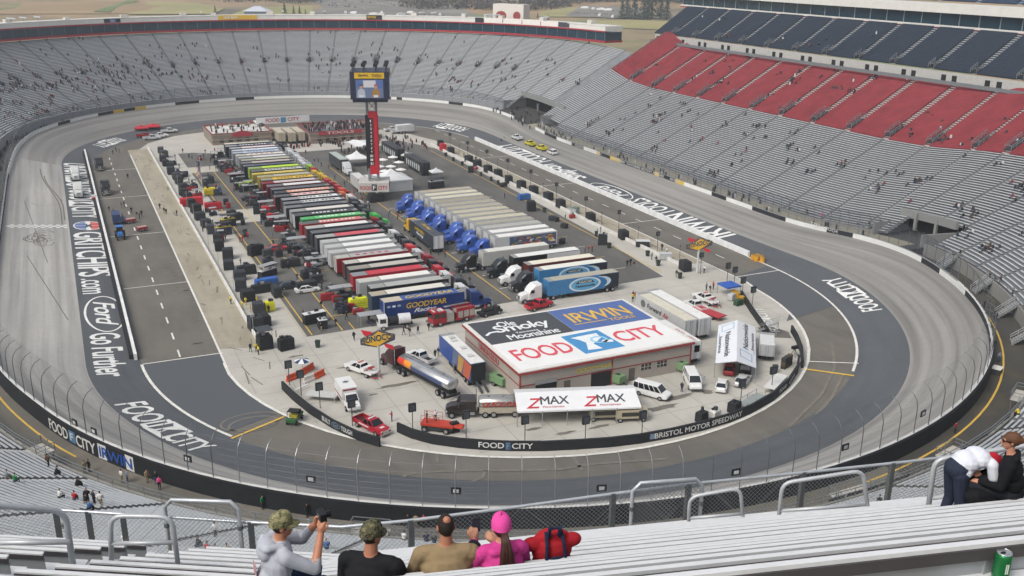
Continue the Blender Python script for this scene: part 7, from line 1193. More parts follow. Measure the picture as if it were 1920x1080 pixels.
# bare woods: thickets of upright twigs
def thicket(name, pts, n, h0, h1, cols, label):
    m = MB(); P_ = [land(*q) for q in pts]
    for _ in range(n):
        i = rl.randrange(len(P_)-1); p = P_[i].lerp(P_[i+1], rl.random())+Vector((rl.uniform(-8, 8), rl.uniform(-25, 60), 0)); z = hill_h(p.x, p.y); h = rl.uniform(h0, h1); r = h*rl.uniform(.25, .45)
        for k in range(7): a = rl.uniform(0, 6.28); b = rl.uniform(.3, 1); q = Vector((p.x+r*math.cos(a)*b, p.y+r*math.sin(a)*b, z+h*rl.uniform(.15, .8))); s_ = r*rl.uniform(.3, .6); vv = [q+Vector((rl.uniform(-1, 1), rl.uniform(-1, 1), rl.uniform(-1, 1)))*s_ for _ in range(4)]; m.add(vv, [(0, 1, 2), (0, 2, 3), (1, 2, 3)], rl.randrange(len(cols)))
        m.add([(p.x-.2, p.y, z-1), (p.x+.2, p.y, z-1), (p.x, p.y, z+h*.8)], [(0, 1, 2)], 0)
    o = m.build(name, [mat(c, .9, 0, .2, .3) for c in cols]); tag(o, label, 'woods', None, 'stuff'); return o
bare = ('4b453e', '5a5248', '3d3b37', '57503f')
thicket('woods', [(400, 4), (500, 4), (560, 6), (600, 4)], 170, 7, 13, bare, 'strip of bare brown woods beyond the tent roof'); thicket('woods', [(770, 16), (860, 16), (930, 18), (1010, 18), (1060, 10)], 420, 8, 15, bare, 'wide belt of bare grey brown woods beyond the parking lots'); thicket('woods', [(1020, 12), (1100, 4), (1180, 3), (1270, 6), (1330, 8)], 420, 9, 16, ('454842', '4e5248', '3a3f3a'), 'dark woods above the fields at the top edge'); thicket('woods', [(660, -2), (760, 2), (900, -2), (1000, -4)], 250, 8, 14, bare, 'far bare woods above the parking lots')
def conifer(u, v, h, label, grp):
    p = land(u, v); t = thing('pine_tree', label, 'tree', p-Vector((0, 0, .5)), 0, grp); MB().cyl((0, 0, 0), (0, 0, h*.9), h*.025, .05, n=6).build('trunk', mat('3c3128', .9), t); m = MB()
    for k in range(260):
        z = h*(.1+.9*rl.random()**1.2); r = (h*1.02-z)*.3*rl.uniform(.5, 1.05); a = rl.uniform(0, 6.28); s_ = h*.05*rl.uniform(.6, 1.4); c = Vector((r*math.cos(a), r*math.sin(a), z)); d = Vector((math.cos(a), math.sin(a), -.5)); sd = Vector((-math.sin(a), math.cos(a), 0)); m.add([c-d*s_+sd*s_*.6, c-d*s_-sd*s_*.6, c+d*s_*1.5], [(0, 1, 2)], k % 3)
    m.build('crown', [mat(c, .9, 0, .2, .5) for c in ('2c3a2c', '37462f', '243026')], t)
for u, v, h in ((1175, 36, 24), (1190, 36, 27), (1207, 36, 30), (1222, 36, 33), (1238, 36, 26), (1166, 35, 20), (1250, 37, 22), (1214, 37, 22)): conifer(u, v, h, 'tall dark pine tree in the clump at the top edge beside the dark balcony', 'pine clump by the balcony')
for u, v, h in ((404, 27, 9), (534, 26, 12), (551, 27, 9), (562, 27, 9), (573, 28, 6), (1008, 34, 6), (1028, 38, 6)): conifer(u, v, h, 'small lone pine tree just beyond the far suites', 'lone pines beyond the suites')
_car = {}
def far_car(p, rz, c, big=0):
    k = (c, big)
    if k not in _car: m = MB(); L_ = 2.3 if not big else 4.5; hull(m, [(-L_, .4, 1.0 if not big else 2.8, 1), (0, .3, 1.05 if not big else 2.9, 1), (L_, .4, .85 if not big else 2.6, .95)], .9 if not big else 1.25); frus(m, -L_*.8, L_*.45, -L_*.6, L_*.15, .8, .65, 1. if not big else 2.8, 1.5 if not big else 3.1, 1 if not big else 0); _car[k] = m.data('parked_car', [mat(c, .4, .1), DGLASS])
    return link('parked_car', _car[k], None, p, rz)
CC = ['d5d5d3', 'b9bbbd', '2a2d31', '54585d', '8c2a30', '36507c', 'cfcfcd', '8f9294']
CN = dict(zip(CC, ('white', 'silver', 'black', 'grey', 'red', 'blue', 'white', 'pale grey')))
for row_ in (((592, 3), (660, 11)), ((612, 10), (690, 17)), ((640, 2), (740, 9)), ((720, 8), (800, 20)), ((650, 24), (730, 28)), ((740, 26), (860, 33)), ((545, 1), (600, 4)), ((760, 3), (850, 14)), ((1080, 26), (1150, 29)), ((1120, 19), (1200, 27))):
    (ua, va), (ub, vb) = row_; n = 13
    for k in range(n):
        if rl.random() < .25: continue
        f_ = (k+rl.uniform(-.2, .2))/n; p = land(ua+(ub-ua)*f_, va+(vb-va)*f_); c = rl.choice(CC); far_car(p, rl.uniform(.9, 1.3), c); o = bpy.data.objects[col.objects[-1].name]; lab = '%s car parked in the lots far beyond the stands' % CN[c]; tag(o, lab, 'car', lab)
for k, (u, v) in enumerate(((648, 26), (664, 27), (700, 29), (716, 26), (752, 30), (770, 26), (826, 30), (916, 33), (1096, 17), (1112, 19), (1126, 20), (1140, 21), (1125, 31), (1150, 34))): far_car(land(u, v), rl.uniform(0, 3), 'd6d6d4', 1); tag(col.objects[-1], 'white motorhome parked beyond the stands', 'motorhome', 'white motorhomes beyond the stands')
p = land(483, 30); t = thing('pavilion', 'white pavilion with a pyramid roof beyond the far suites', 'building', p, -.3); m = MB(); m.loft([[(-13, -13, 5), (13, -13, 5), (13, 13, 5), (-13, 13, 5)], [(-3, -3, 9.5), (3, -3, 9.5), (3, 3, 9.5), (-3, 3, 9.5)]]); m.build('roof', mat('b9bdc4', .5), t); m = MB(); m.box(-11.5, 11.5, -11.5, 11.5, -1, 5); m.build('walls', mat('7f8d9a', .7), t)
sS = find_s(g(953, 42, 36)); p = off(sS, RS+16, 30); t = thing('sign_tower', 'tall white box with two red emblems and a lamp bank behind the suites', 'tower', p, math.atan2(-p.x, p.y)*0+frame(sS)[1].to_2d().angle_signed(Vector((1, 0)))); m = MB(); m.box(-3, 3, -8, 8, -30, 14.); m.build('walls', mat('c8c2ba', .7), t); m = MB(); [m.poly([(-3.05, c+2.8*math.cos(q*.524)*k, 9+2.*math.sin(q*.524)) for q in range(12)]) for c, k in ((3.6, 1), (-4.6, .7))]; m.build('emblem', mat('8a3a3c', .6), t); m = MB(); m.bar((0, 0, 14), (0, 0, 18.5), .3); [m.cb(0, y, z, .5, .9, .8, 1) for y in (-3, -1.5, 0, 1.5) for z in (16, 17.6)]; m.build('lamp_bank', [mat('6c7074', .5), mat('c9cccf', .4)], t)
for k in range(16):
    s_ = rl.choice([rl.uniform(2*LS+LA*1.05, 2*LS+LA*1.9)]); p = off(s_, RS+4+rl.random()*4, 38.1); t = MB(); [t.cb(-2.2+j*.9, 0, 1.2, .5, .4, .5, 1) for j in range(6)]; t.bar((-2.6, 0, 1.2), (2.8, 0, 1.2), .12); t.bar((0, 0, 0), (0, 0, 1.2), .14); tag(t.build('lamp_rack', [mat('6c7074', .5), mat('c9cccf', .4)], None, p, s_/RR+1.57), 'rack of small white lamps on the suite roof', 'lamp rack', 'lamp racks on the suite roof')
# ================================================================== SPECTATORS
def seat_at(u, v):
    d = ray(u, v); t = 12.
    while t < 700:
        p = UP*CH+d*t; s = find_s(p); o, n = frame(s); r = (p-Vector((o.x, o.y, p.z))).dot(n)
        if r > r0(s)-.4 and abs((p-o-n*r).to_2d().length) < 1e9:
            i = (r-r0(s))/DR; z = row(s, max(i, 0)).z
            if p.z <= z+.5: return s, max(0, int(i)), n
        t += .25
    return None
def spectator(u, v, top, where, sit=True, uniq=None, legs=None, hair=None):
    q = seat_at(u, v)
    if not q: return
    s, i, n = q; p = row(s, i)+n*.5
    rz = math.atan2(-n.y, -n.x)+rp.uniform(-.5, .5)
    if sit: p.z += .42
    person(p, where, rp.choice(['sit', 'hunch']) if sit else rp.choice(['stand', 'walk']), top, legs, rz, hair, sc_=rp.uniform(1.06, 1.16), unique=uniq)
W1 = 'on the grey benches at the near left' ; WN = 'on the grey benches just below the chain link fence'
for u, v, top, sit, lab in ((8, 892, 'grey', 1, 'person in grey sitting beside the one in a green jacket'), (22, 898, 'green', 1, 'person in a bright green jacket sitting low on the grey benches'), (141, 905, 'black', 1, 'person in black sitting beside another near the end of a bench row'), (152, 906, 'black', 1, 'person in black sitting at the very end of a bench row'), (107, 928, 'white', 1, 'person in white sitting alone between two small groups'), (141, 932, 'red', 1, 'person in a red jacket sitting beside the standing group in black'), (158, 938, 'black', 1, 'person in black sitting next to the one in the red jacket'), (170, 935, 'black', 0, 'person in a black hoodie standing in the seated group'), (184, 938, 'black', 0, 'second person in black standing in the seated group'), (194, 942, 'white', 0, 'person in white standing at the end of the group in black'), (164, 949, 'blue', 1, 'person in blue jeans sitting in front of the standing group'), (88, 868, 'brown', 0, 'person in brown standing above the walkway railing'), (108, 885, 'black', 1, 'person lying back in black near the walkway railing'), (402, 1000, 'white', 0, 'person in a white shirt stooping on the benches below the fence'), (384, 1030, 'red', 1, 'person in a red jacket sitting among dark figures below the fence'), (404, 1035, 'black', 1, 'person in black beside the red jacket below the fence'), (372, 1018, 'black', 1, 'person in dark clothing above the red jacket below the fence'), (424, 1036, 'tan', 1, 'person in a tan coat sitting beside dark figures below the fence'), (235, 1012, 'white', 1, 'person in a white hoodie sitting below the second hoop rail'), (112, 985, 'white', 1, 'person in white seen past the first handrail'), (612, 1024, 'blue', 1, 'person in a light blue top sitting alone beyond the raised camera'), (598, 1020, 'black', 1, 'person in black sitting beside the light blue one beyond the raised camera'), (760, 1004, 'white', 1, 'person in white crouching beside the fence post'), (800, 1010, 'navy', 1, 'person in navy lying back on a bench before the bald man'), (815, 1012, 'black', 1, 'person in black lying back on a bench before the bald man'), (878, 985, 'lime', 0, 'person in a lime jacket standing beyond the pink cap'), (888, 988, 'black', 0, 'person in black standing beside the lime jacket'), (1080, 985, 'red', 1, 'person in a red top in the group beyond the backpack'), (1092, 975, 'grey', 0, 'person in grey standing in the group beyond the backpack'), (1103, 988, 'black', 1, 'person in dark clothing in the group beyond the backpack'), (1130, 998, 'green', 1, 'person in green sitting apart beyond the backpack'), (972, 985, 'grey', 0, 'person in grey standing beyond the pink jacket'), (1350, 945, 'black', 1, 'person in black beyond the third hoop rail'), (1366, 950, 'navy', 1, 'person in navy beyond the third hoop rail'), (1420, 940, 'green', 1, 'person in green sitting in the group beyond the third hoop rail'), (1450, 930, 'brown', 0, 'person in brown standing in the group beyond the third hoop rail'), (1475, 935, 'pink', 0, 'person in a pinkish top waving beyond the fourth hoop rail'), (1448, 960, 'black', 1, 'person in black sitting beneath the fourth hoop rail'), (1560, 905, 'brown', 0, 'person in brown standing on the pale landing'), (1541, 908, 'grey', 0, 'person in grey standing at the edge of the pale landing'), (1562, 933, 'green', 1, 'person in green below the pale landing'), (1650, 940, 'black', 1, 'person in black near the leaning fence post'), (1670, 940, 'green', 1, 'person with a green top near the leaning fence post'), (1730, 860, 'black', 0, 'person in black standing low on the benches before the bent man'), (1790, 845, 'brown', 1, 'person in brown sitting low on the benches behind the bent man'), (1800, 843, 'black', 1, 'person in black sitting low on the benches behind the bent man'), (1890, 770, 'red', 1, 'person in bright red sitting beside the landing rail'), (1900, 775, 'yellow', 1, 'person in yellow sitting beside the landing rail'), (1875, 775, 'navy', 1, 'person in navy sitting beside the landing rail'), (1815, 815, 'brown', 0, 'person in brown standing on the upper landing'), (1840, 815, 'grey', 0, 'person in grey standing on the upper landing')):
    spectator(u, v, top, '', bool(sit), lab)
def walker(u, v, top, lab, pose='stand', z=None):
    s = find_s(g(u, v, 6)); zz = zw(s); p = g(u, v, zz); person(p, '', pose, top, None, None, None, unique=lab)
for u, v, top, lab in ((168, 885, 'black', 'person in black on the walkway behind the near wall beside one in olive'), (160, 888, 'tan', 'person in olive on the walkway behind the near wall'), (229, 905, 'white', 'person in a pale vest leaning on the walkway railing'), (240, 905, 'grey', 'person in grey leaning on the walkway railing'), (277, 905, 'tan', 'bare backed person on the walkway facing the track'), (293, 908, 'black', 'person in black on the walkway beside the bare backed one'), (300, 918, 'pink', 'person in a pale pink top on the walkway'), (440, 932, 'black', 'person in black against the black cloth of the near wall'), (453, 938, 'red', 'person in a red jacket against the black cloth of the near wall'), (493, 955, 'green', 'person with a green cap on the walkway'), (503, 950, 'white', 'person in white with a red scarf on the walkway'), (515, 953, 'black', 'person in black on the walkway beside the red scarf'), (577, 970, 'black', 'person in black on the walkway beside the raised camera'), (644, 970, 'navy', 'person in navy beside the ramp on the walkway'), (765, 990, 'black', 'person in black beside one in tan on the walkway'), (780, 990, 'tan', 'person in tan standing on the walkway'), (795, 990, 'red', 'person in a red coat standing on the walkway'), (1863, 655, 'black', 'person in black crouching on the dark walkway'), (1872, 678, 'grey', 'person in grey crouching beside a white box on the dark walkway'), (1845, 578, 'black', 'person in black walking by the yellow line at the foot of the stairs'), (1868, 602, 'navy', 'person bent over at the foot of the stairs'), (1862, 598, 'black', 'second person bent over at the foot of the stairs'), (1790, 812, 'red', 'person in a red top at the walkway corner')): walker(u, v, top, lab)
# the rest of the public, far off on the other banks: one mass
def mass(name, label, spots):
    m = MB()
    for p, n, k, st in spots:
        s_ = 1.; t = Vector((-n.y, n.x, 0)); h = 1.25 if st else .6; z0_ = 0 if st else .4
        m.add([p+t*a+n*b+Vector((0, 0, c)) for c, w_ in ((z0_, .2), (z0_+h*.6, .24), (z0_+h, .15)) for a, b in ((-w_, -.14), (w_, -.14), (w_, .14), (-w_, .14))], [(0, 1, 5, 4), (1, 2, 6, 5), (2, 3, 7, 6), (3, 0, 4, 7), (4, 5, 9, 8), (5, 6, 10, 9), (6, 7, 11, 10), (7, 4, 8, 11), (8, 9, 10, 11)], k); m.ball(tuple(p+Vector((0, 0, z0_+h+.14))), .12, 6, 6)
        if not st: m.add([p-n*.1+t*.2+Vector((0, 0, .45)), p-n*.1-t*.2+Vector((0, 0, .45)), p-n*.6-t*.2+Vector((0, 0, .5)), p-n*.6+t*.2+Vector((0, 0, .5)), p-n*.62-t*.2, p-n*.62+t*.2], [(0, 1, 2, 3), (3, 2, 4, 5)], 1)
    tag(m.build(name, [mat(c, .8) for c in ('1a1b1e', '26303f', '3a3f45', 'c0c1c2', '7c2a2e', '4a3a30', '7d5c4a')]), label, 'crowd', None, 'stuff')
rm = random.Random(31)
def clump(s, i, n_, out, st=.12, spread=3.5, rowf=row):
    for _ in range(n_):
        ss = s+rm.uniform(-spread, spread)*.7; ii = max(0, i+rm.choice([0, 0, 0, 1, -1, 2])); n = frame(ss)[1]; out.append((rowf(ss, ii)+n*.52, n, rm.choice([0, 0, 0, 0, 1, 1, 2, 2, 3, 4, 5]), rm.random() < st))
S1 = []
for k in range(300): clump(rm.uniform(S_CORNER+16, PER+60) if k % 3 else rm.uniform(2*LS+LA*1.6, PER+40), int(min(51, abs(rm.gauss(22, 13)))), rm.choice([1, 1, 2, 2, 3, 4]), S1)
for k, (a, b) in enumerate(cells(s0_, s1_)): clump(a, 25+rm.randint(-1, 2), rm.randint(2, 7), S1, .4, 1.2)
for k in range(40): clump(rm.uniform(2*LS+LA*1.5, PER+50), rm.randint(2, 30), rm.randint(4, 9), S1, .15, 6)
mass('far_spectators', 'small dark spectators scattered over the far grandstand', S1); S2 = []
for k in range(120): clump(rm.uniform(bj+10, b1_-14), rm.randint(9, 70), rm.choice([1, 1, 2, 2, 3, 5]), S2, .2, 3)
for k in range(14): clump(rm.uniform(bj+10, b1_-14), rm.randint(2, 26), rm.randint(5, 9), S2, .5, 3)
for k, (a, b) in enumerate(cells(bj, b1_-12)): clump(a, 43+rm.randint(-2, 4), rm.randint(1, 4), S2, .5, 1.)
for k in range(12): clump(rm.uniform(LS+LA-40, b1_), rm.randint(1, 16), rm.randint(1, 3), S2, .3, 2, rowu)
for k in range(60): s = rm.uniform(TUN[1], S_CORNER-12); n = frame(s)[1]; S2.append((off(s, rD(s)+rm.uniform(1.5, 5.5), zD(s)+.1), n, rm.choice([0, 0, 1, 2, 3]), True))
for k in range(46): s = rm.uniform(S_CORNER-12, S_CORNER+14); n = frame(s)[1]; S2.append((off(s, rD(s)+rm.uniform(-2, 14), z0(s)-.8), n, rm.choice([0, 0, 0, 1, 2, 3, 5]), True))
mass('back_stretch_spectators', 'small dark spectators scattered over the back stretch grandstand and its foot', S2); S3 = []
for k in range(150): s = rm.uniform(-4, LS-20); n = frame(s)[1]; S3.append((off(s, rD(s)+rm.uniform(1, 6), zw(s)), n, rm.choice([0, 0, 1, 2, 5]), True))
for k in range(70): s = rm.uniform(S_CORNER+12, PER-4); n = frame(s)[1]; S3.append((off(s, r0(s)-rm.uniform(.6, 2.5), zw(s)), n, rm.choice([0, 0, 1, 2, 5]), True))
mass('infield_crowd', 'dense crowd on the terraces and the ground at the far end of the infield', FARC); mass('front_stretch_spectators', 'dense dark spectators lining the walkway beside the front stretch', S3)
# things hanging on the near fence and standing on the walkway
for u, v in ((60, 750), (140, 792), (176, 808), (352, 860), (583, 898), (855, 920), (1128, 915), (1380, 885), (1585, 838), (1731, 775)):
    d = ray(u, v); t = 40.
    while True:
        p = UP*CH+d*t; s = find_s(p); o, n = frame(s)
        if (p-Vector((o.x, o.y, p.z))).dot(n) < rD(s)+.15: break
        t += .2
    tag(MB().box(-.06, .06, -.55, .55, -.4, .4).box(-.1, -.062, -.3, .3, -.2, .2, 1).box(.062, .1, -.3, .3, -.2, .2, 1).build('fence_sign', [mat('1a1b1d', .6), mat('c3c5c6', .6)], None, p, math.atan2(n.y, n.x)), 'small black sign with a pale centre hung on the near catch fence', 'sign', 'signs on the near catch fence')
def stair(u, v, lab):
    s = find_s(g(u, v, 6)); n = frame(s)[1]; t = thing('metal_stairs', lab, 'stairs', off(s, r0(s)-3.2, zw(s)), math.atan2(n.y, n.x)); H_ = z0(s)-zw(s)+.2; m = MB(); [m.box(k*.32, k*.32+.34, -1.1, 1.1, H_*k/9, H_*(k+1)/9) for k in range(9)]; m.build('steps', mat('8a8c8b', .6, .2), t); m = MB()
    for y in (-1.15, 1.15): m.bar((0, y, 1.), (2.9, y, H_+1.), .08); m.bar((0, y, .55), (2.9, y, H_+.55), .07); [m.bar((x, y, H_*x/2.9), (x, y, H_*x/2.9+1.), .07) for x in (0, 1., 2., 2.9)]
    m.build('railing', mat('b9bcbd', .4, .5), t)
for k, (u, v) in enumerate(((1790, 500), (1845, 545), (1880, 590), (1905, 640))): stair(u, v, 'steel stairs from the dark walkway up to the benches, %s of four' % ['last', 'third', 'second', 'first'][k])
for u, v in ((662, 975),): stair(590, 985, 'steel stairs from the walkway up to the benches beside the raised camera')
p = g(676, 968, zw(find_s(g(676, 968, 6)))); t = MB(); t.box(-1.4, 1.4, -.6, .6, .9, 1.0); [t.bar((x, y, 0), (x, y, .9), .08) for x in (-1.2, 1.2) for y in (-.5, .5)]; tag(t.build('work_table', mat('a5a7a6', .5), None, p, -.5), 'grey table on the walkway beyond the cap with the camouflage pattern', 'table')
p = g(1868, 700, zw(find_s(g(1868, 700, 6)))); tag(MB().box(-.8, .8, -.6, .6, 0, .9).box(-.9, .9, -.7, .7, .9, .96, 1).build('equipment_box', [mat('3a3c3e', .6), mat('cfcdc6', .6)], None, p, .4), 'white topped box on the dark walkway', 'box')
# ================================================================== THE PHOTOGRAPHER'S OWN SECTION
AR, AL = R_(10.8), R_(4.6)
def zrow(q): d = q+.42; return -(.17+.675*d if d < 8 else 5.57+.62*(d-8))      # the bank is steeper above, flatter towards its front
def kink(q): return -2.35-.062*(q-8), q
def bp(q, x, z=0., dq=0.):
    """point of row q (metres ahead at the bend of the row), x metres along it (right positive), z above its seat"""
    a, b = kink(q+dq); A = AR if x > 0 else AL
    return fg(a+x*math.cos(A), b+abs(x)*math.sin(A), zrow(q)+z)
ALU = mat('cfd0d0', .42, .12, .07, 5., .5, .02, (1, 1, 1)); ALU_SHADE = mat('4c494b', .55, .3, .1, 4.); ALUR = mat('8d9193', .55, .25, .1, 3.); TREADM = mat('aeb1b4', .5, .2, .12, 3.)  # the dark one is the same aluminium with shade put into its colour
def aisle_l(q): return -2.5+.06*(q-8), -3.5+.06*(q-8)
def plank(m, q, x0, x1, dq0, dq1, z0_, z1_, mi=0):
    xs_ = sorted(set([x0, x1]+([0.] if x0 < 0 < x1 else []))); secs = [[bp(q, x, z0_, dq0), bp(q, x, z1_, dq0), bp(q, x, z1_, dq1), bp(q, x, z0_, dq1)] for x in xs_]; m.loft(secs, mi)
deck = thing('seating_section', 'photographer\'s own upper section: pale metal treads under the benches', 'grandstand')
NB = 0
m = MB(); m2 = MB()
for j in range(-1, 14):
    q = 3.32+.75*j
    x1 = 16.; al, ar = aisle_l(q)
    plank(m, q, -14, x1, .06, .87, -.90, -.85, 0); plank(m2, q, -14, x1, .065, .09, -.85, -.37, 0)
    for (xa, xb, side) in ((al, x1, 'r'), (-13, ar, 'l')):
        if side == 'l' and q < 4.: continue
        NB += 1; lab = ['bench nearest', ''][0]
        t = thing('bench', ('long pale aluminium backed bench past the stepped aisle' if side == 'r' else 'short pale aluminium backed bench before the stepped aisle')+', row %d ahead of the photographer' % (j+2), 'bench', bp(q, (xa+xb)/2), 0, 'aluminium benches of the upper section')
        Ti = Matrix.Translation(-bp(q, (xa+xb)/2)); b = MB(); b.T = Ti; plank(b, q, xa, xb, .12, .42, -.45, -.42); b.build('seat', ALU, t)
        b = MB(); b.T = Ti; wd = .03 if q < 7.6 else .06; plank(b, q, xa, xb, 0, wd, -.02, .0); b.build('backrest', ALU, t)
        b = MB(); b.T = Ti; plank(b, q, xa, xb, -.008, .006, -.075, -.021); plank(b, q, xa, xb, wd*.5, wd*.5+.01, -.25, -.021, 1); b.build('back_panel', [ALU_SHADE, ALUR], t)  # near lip coloured dark as the shaded side of the plank
        x = xa+.5+(j % 3)*.4
        while x < xb:
            if abs(x) > .15: b = MB(); b.T = Ti; b.bar(bp(q, x, -.84, .03), bp(q, x, -.022, .03), .07, .035); b.build('bracket', ALUR, t)
            x += 1.85
m.build('treads', TREADM, deck); m2.build('risers', ALUR, deck)
m = MB()
for j in range(-1, 14): q = 3.32+.75*j; al, ar = aisle_l(q); plank(m, q, ar+.06, al-.06, .06, .45, -.85, -.5)
m.build('aisle_steps', TREADM, deck)
m = MB(); plank(m, 13.2, -16, 17, .3, .8, -1.9, -1.6); plank(m, 13.2, -16, 17, .75, .8, -4, -1.9); m.build('front_walk', ALUR, deck)
# hoop rails
RAIL = mat('b3b6b8', .45, .3, .08, 6.)
def hoop(label, pts, b, mids=(), r=.027):
    P_ = [fgp(u, v, bb) for (u, v), bb in zip(pts, b if isinstance(b, (list, tuple)) else [b]*len(pts))]; Q = [P_[0]]
    for i in range(1, len(P_)-1):
        a, c, d = P_[i-1], P_[i], P_[i+1]; k1 = min(.16, (c-a).length*.4); k2 = min(.16, (d-c).length*.4); e0 = c+(a-c).normalized()*k1; e1 = c+(d-c).normalized()*k2
        Q += [e0*(1-t)**2+c*2*t*(1-t)+e1*t*t for t in (0, .25, .5, .75, 1)]
    Q.append(P_[-1]); o = P_[0]; t = thing('handrail', label, 'handrail', o); m = MB(); m.T = Matrix.Translation(-o); m.tube(Q, r, 10); m.build('hoop', RAIL, t, smooth=True)
    for (p, q, bb) in mids: m = MB(); m.T = Matrix.Translation(-o); m.tube([fgp(*p, bb), fgp(*q, bb)], r*.92, 10); m.build('mid_rail', RAIL, t, smooth=True)
hoop('grey handrail running out of the frame beside the aisle steps', [(-60, 945), (0, 948), (122, 958), (137, 1062)], [8.6, 8.8, 9.2, 9.2], [((-60, 1018), (130, 1016), 9.0)], .034); hoop('grey hoop rail at the top of the aisle steps, beside the gate frame', [(209, 1058), (207, 967), (322, 969), (334, 1060)], 9.8, [((208, 1019), (329, 1017), 9.8)], .03)
hoop('grey hoop rail beside the tall gate frame', [(1290, 1012), (1293, 932), (1388, 915), (1396, 1005)], 13.6, [((1291, 972), (1394, 963), 13.6)], .03); hoop('wide grey hoop rail in the middle of the bench end', [(1457, 1002), (1467, 906), (1618, 882), (1632, 990)], 13.2, [((1462, 958), (1626, 946), 13.2)], .032); hoop('grey hoop rail before the bent man, running out of the frame', [(1736, 985), (1753, 862), (1925, 835), (2010, 828)], 12., [((1745, 934), (2010, 906), 12.)], .037)
# front fence with chain link
GAL = mat('b9bdc0', .4, .5, .1, 6.); POSTM = mat('6f7375', .5, .45, .12, 5.)
FT = [fgp(-160, 945, 15.2), fgp(120, 957, 14.9), fgp(310, 969, 14.7), fgp(445, 978, 14.5), fgp(640, 988, 14.2), fgp(770, 976, 14.35), fgp(980, 949, 14.8), fgp(1187, 921, 15.2), fgp(1317, 905, 15.5), fgp(1480, 889, 15.9), fgp(1700, 866, 16.5), fgp(2050, 822, 17.6)]
ff = thing('front_fence', 'galvanised pipe fence with chain link along the front of the upper section', 'fence', FT[4]); To = Matrix.Translation(-FT[4])
m = MB(); m.T = To; m.tube(FT, .03, 10); m.build('top_rail', GAL, ff, smooth=True)
m = MB(); m.T = To; m.tube([p-Vector((0, 0, 1.25)) for p in FT], .022, 8); m.build('bottom_rail', GAL, ff)
def on_fence(u):
    for a, b in zip(FT, FT[1:]):
        ua = 960+CF*(a-UP*CH).dot(CRT)/(a-UP*CH).dot(CFW); ub = 960+CF*(b-UP*CH).dot(CRT)/(b-UP*CH).dot(CFW)
        if ua <= u <= ub: return a.lerp(b, (u-ua)/(ub-ua))
    return FT[-1]
for u in (-20, 104, 165, 230, 470, 770, 1149, 1291, 1506, 1673, 1860): p = on_fence(u); m = MB(); m.T = To; m.bar(p+Vector((0, 0, .02)), p-Vector((0, 0, 2.6)), .1, .07); m.build('fence_post', POSTM, ff)
# diamond wire: real thin strands
m = MB(); m.T = To; W_ = .085; Hm = 1.22
def strands(a, b, top=0., H_=Hm):
    L_ = (b-a).length; n = int((L_+H_)/W_)
    for sg in (1, -1):
        for k in range(n):
            x0_ = k*W_ if sg > 0 else L_-k*W_; x1_ = x0_-sg*H_; z0_, z1_ = top, top-H_
            def clip(xa, za, xb, zb):
                if xa > L_ and xb > L_ or xa < 0 and xb < 0: return None
                f_ = lambda X: za+(zb-za)*(X-xa)/(xb-xa)
                for X in (0, L_):
                    if (xa-X)*(xb-X) < 0:
                        zz = f_(X)
                        if (X == 0 and xa < 0) or (X == L_ and xa > L_): xa, za = X, zz
                        else: xb, zb = X, zz
                return xa, za, xb, zb
            c = clip(x0_, z0_, x1_, z1_)
            if c: d = (b-a)/L_; m.tube([a+d*c[0]+Vector((0, 0, c[1])), a+d*c[2]+Vector((0, 0, c[3]))], .0032, 3, caps=False)
for a, b in zip(FT, FT[1:]): strands(a, b)
def gate(pts, H_, lab):
    a, b = [fgp(u, v, bb) for u, v, bb in pts]; dz = Vector((0, 0, H_)); t = thing('gate_frame', lab, 'gate', a); Ta = Matrix.Translation(-a); k = .14
    g_ = MB(); g_.T = Ta; g_.tube([a-dz, a-Vector((0, 0, k)), a+(b-a).normalized()*k, b-(b-a).normalized()*k, b-Vector((0, 0, k)), b-dz], .036, 10); g_.build('frame', GAL, t, smooth=True); g_ = MB(); g_.T = Ta; [g_.cyl(q-Vector((0, 0, h-.04)), q-Vector((0, 0, h+.04)), .05, n=10) for q in (a, b) for h in (.5, 1.2)]; g_.build('clamps', POSTM, t)
    strands(a-Vector((0, 0, .02)), b-Vector((0, 0, .02)), 0, .9)
gate([(307, 937, 14.6), (446, 941, 14.4)], 2.6, 'tall galvanised gate frame behind the second hoop rail'); gate([(1187, 907, 15.1), (1318, 897, 15.4)], 2.6, 'tall galvanised gate frame beyond the backpack')
m.build('chain_link', mat('9da0a2', .45, .5, .1, 8.), ff)
# drink can
def seat_hit(u, v):
    d = ray(u, v); best = None
    for j in range(-70, 90):
        q = 7.1+.078*j
    return None
b_ = 3.3; p = fgp(1874, 1084, b_); t = thing('drink_can', 'green drink can with an open lid standing on a bench end', 'can', p); m = MB(); m.loft([[(r*math.cos(k*.314), r*math.sin(k*.314), z) for k in range(20)] for r, z in ((.025, 0), (.032, .008), (.033, .02), (.033, .1), (.031, .112), (.027, .12))]); m.build('body', mat('1f6b3c', .25, .4, .12, 30.), t, smooth=True); m = MB(); m.cyl((0, 0, .118), (0, 0, .121), .0265, n=20); m.tube([(.0275*math.cos(k*.314), .0275*math.sin(k*.314), .121) for k in range(21)], .0022, 6); m.build('lid', mat('b9bcbe', .25, .8), t); MB().prism([(.013*math.cos(k*.63)-.008, .008*math.sin(k*.63)) for k in range(10)], .1212, .1222).build('opening', mat('141414', .8), t); m = MB(); m.poly([(.0335*math.cos(a), .0335*math.sin(a), z) for a, z in ((4.2, .04), (4.6, .04), (4.6, .085), (4.2, .085))]); m.build('label_mark', mat('c9d3c8', .4), t)
can_bench = thing('bench', 'pale aluminium bench end carrying the green drink can', 'bench', p); b = MB(); dR = RT*math.cos(R_(8))+FH*math.sin(R_(8)); dN = FH*math.cos(R_(8))-RT*math.sin(R_(8))
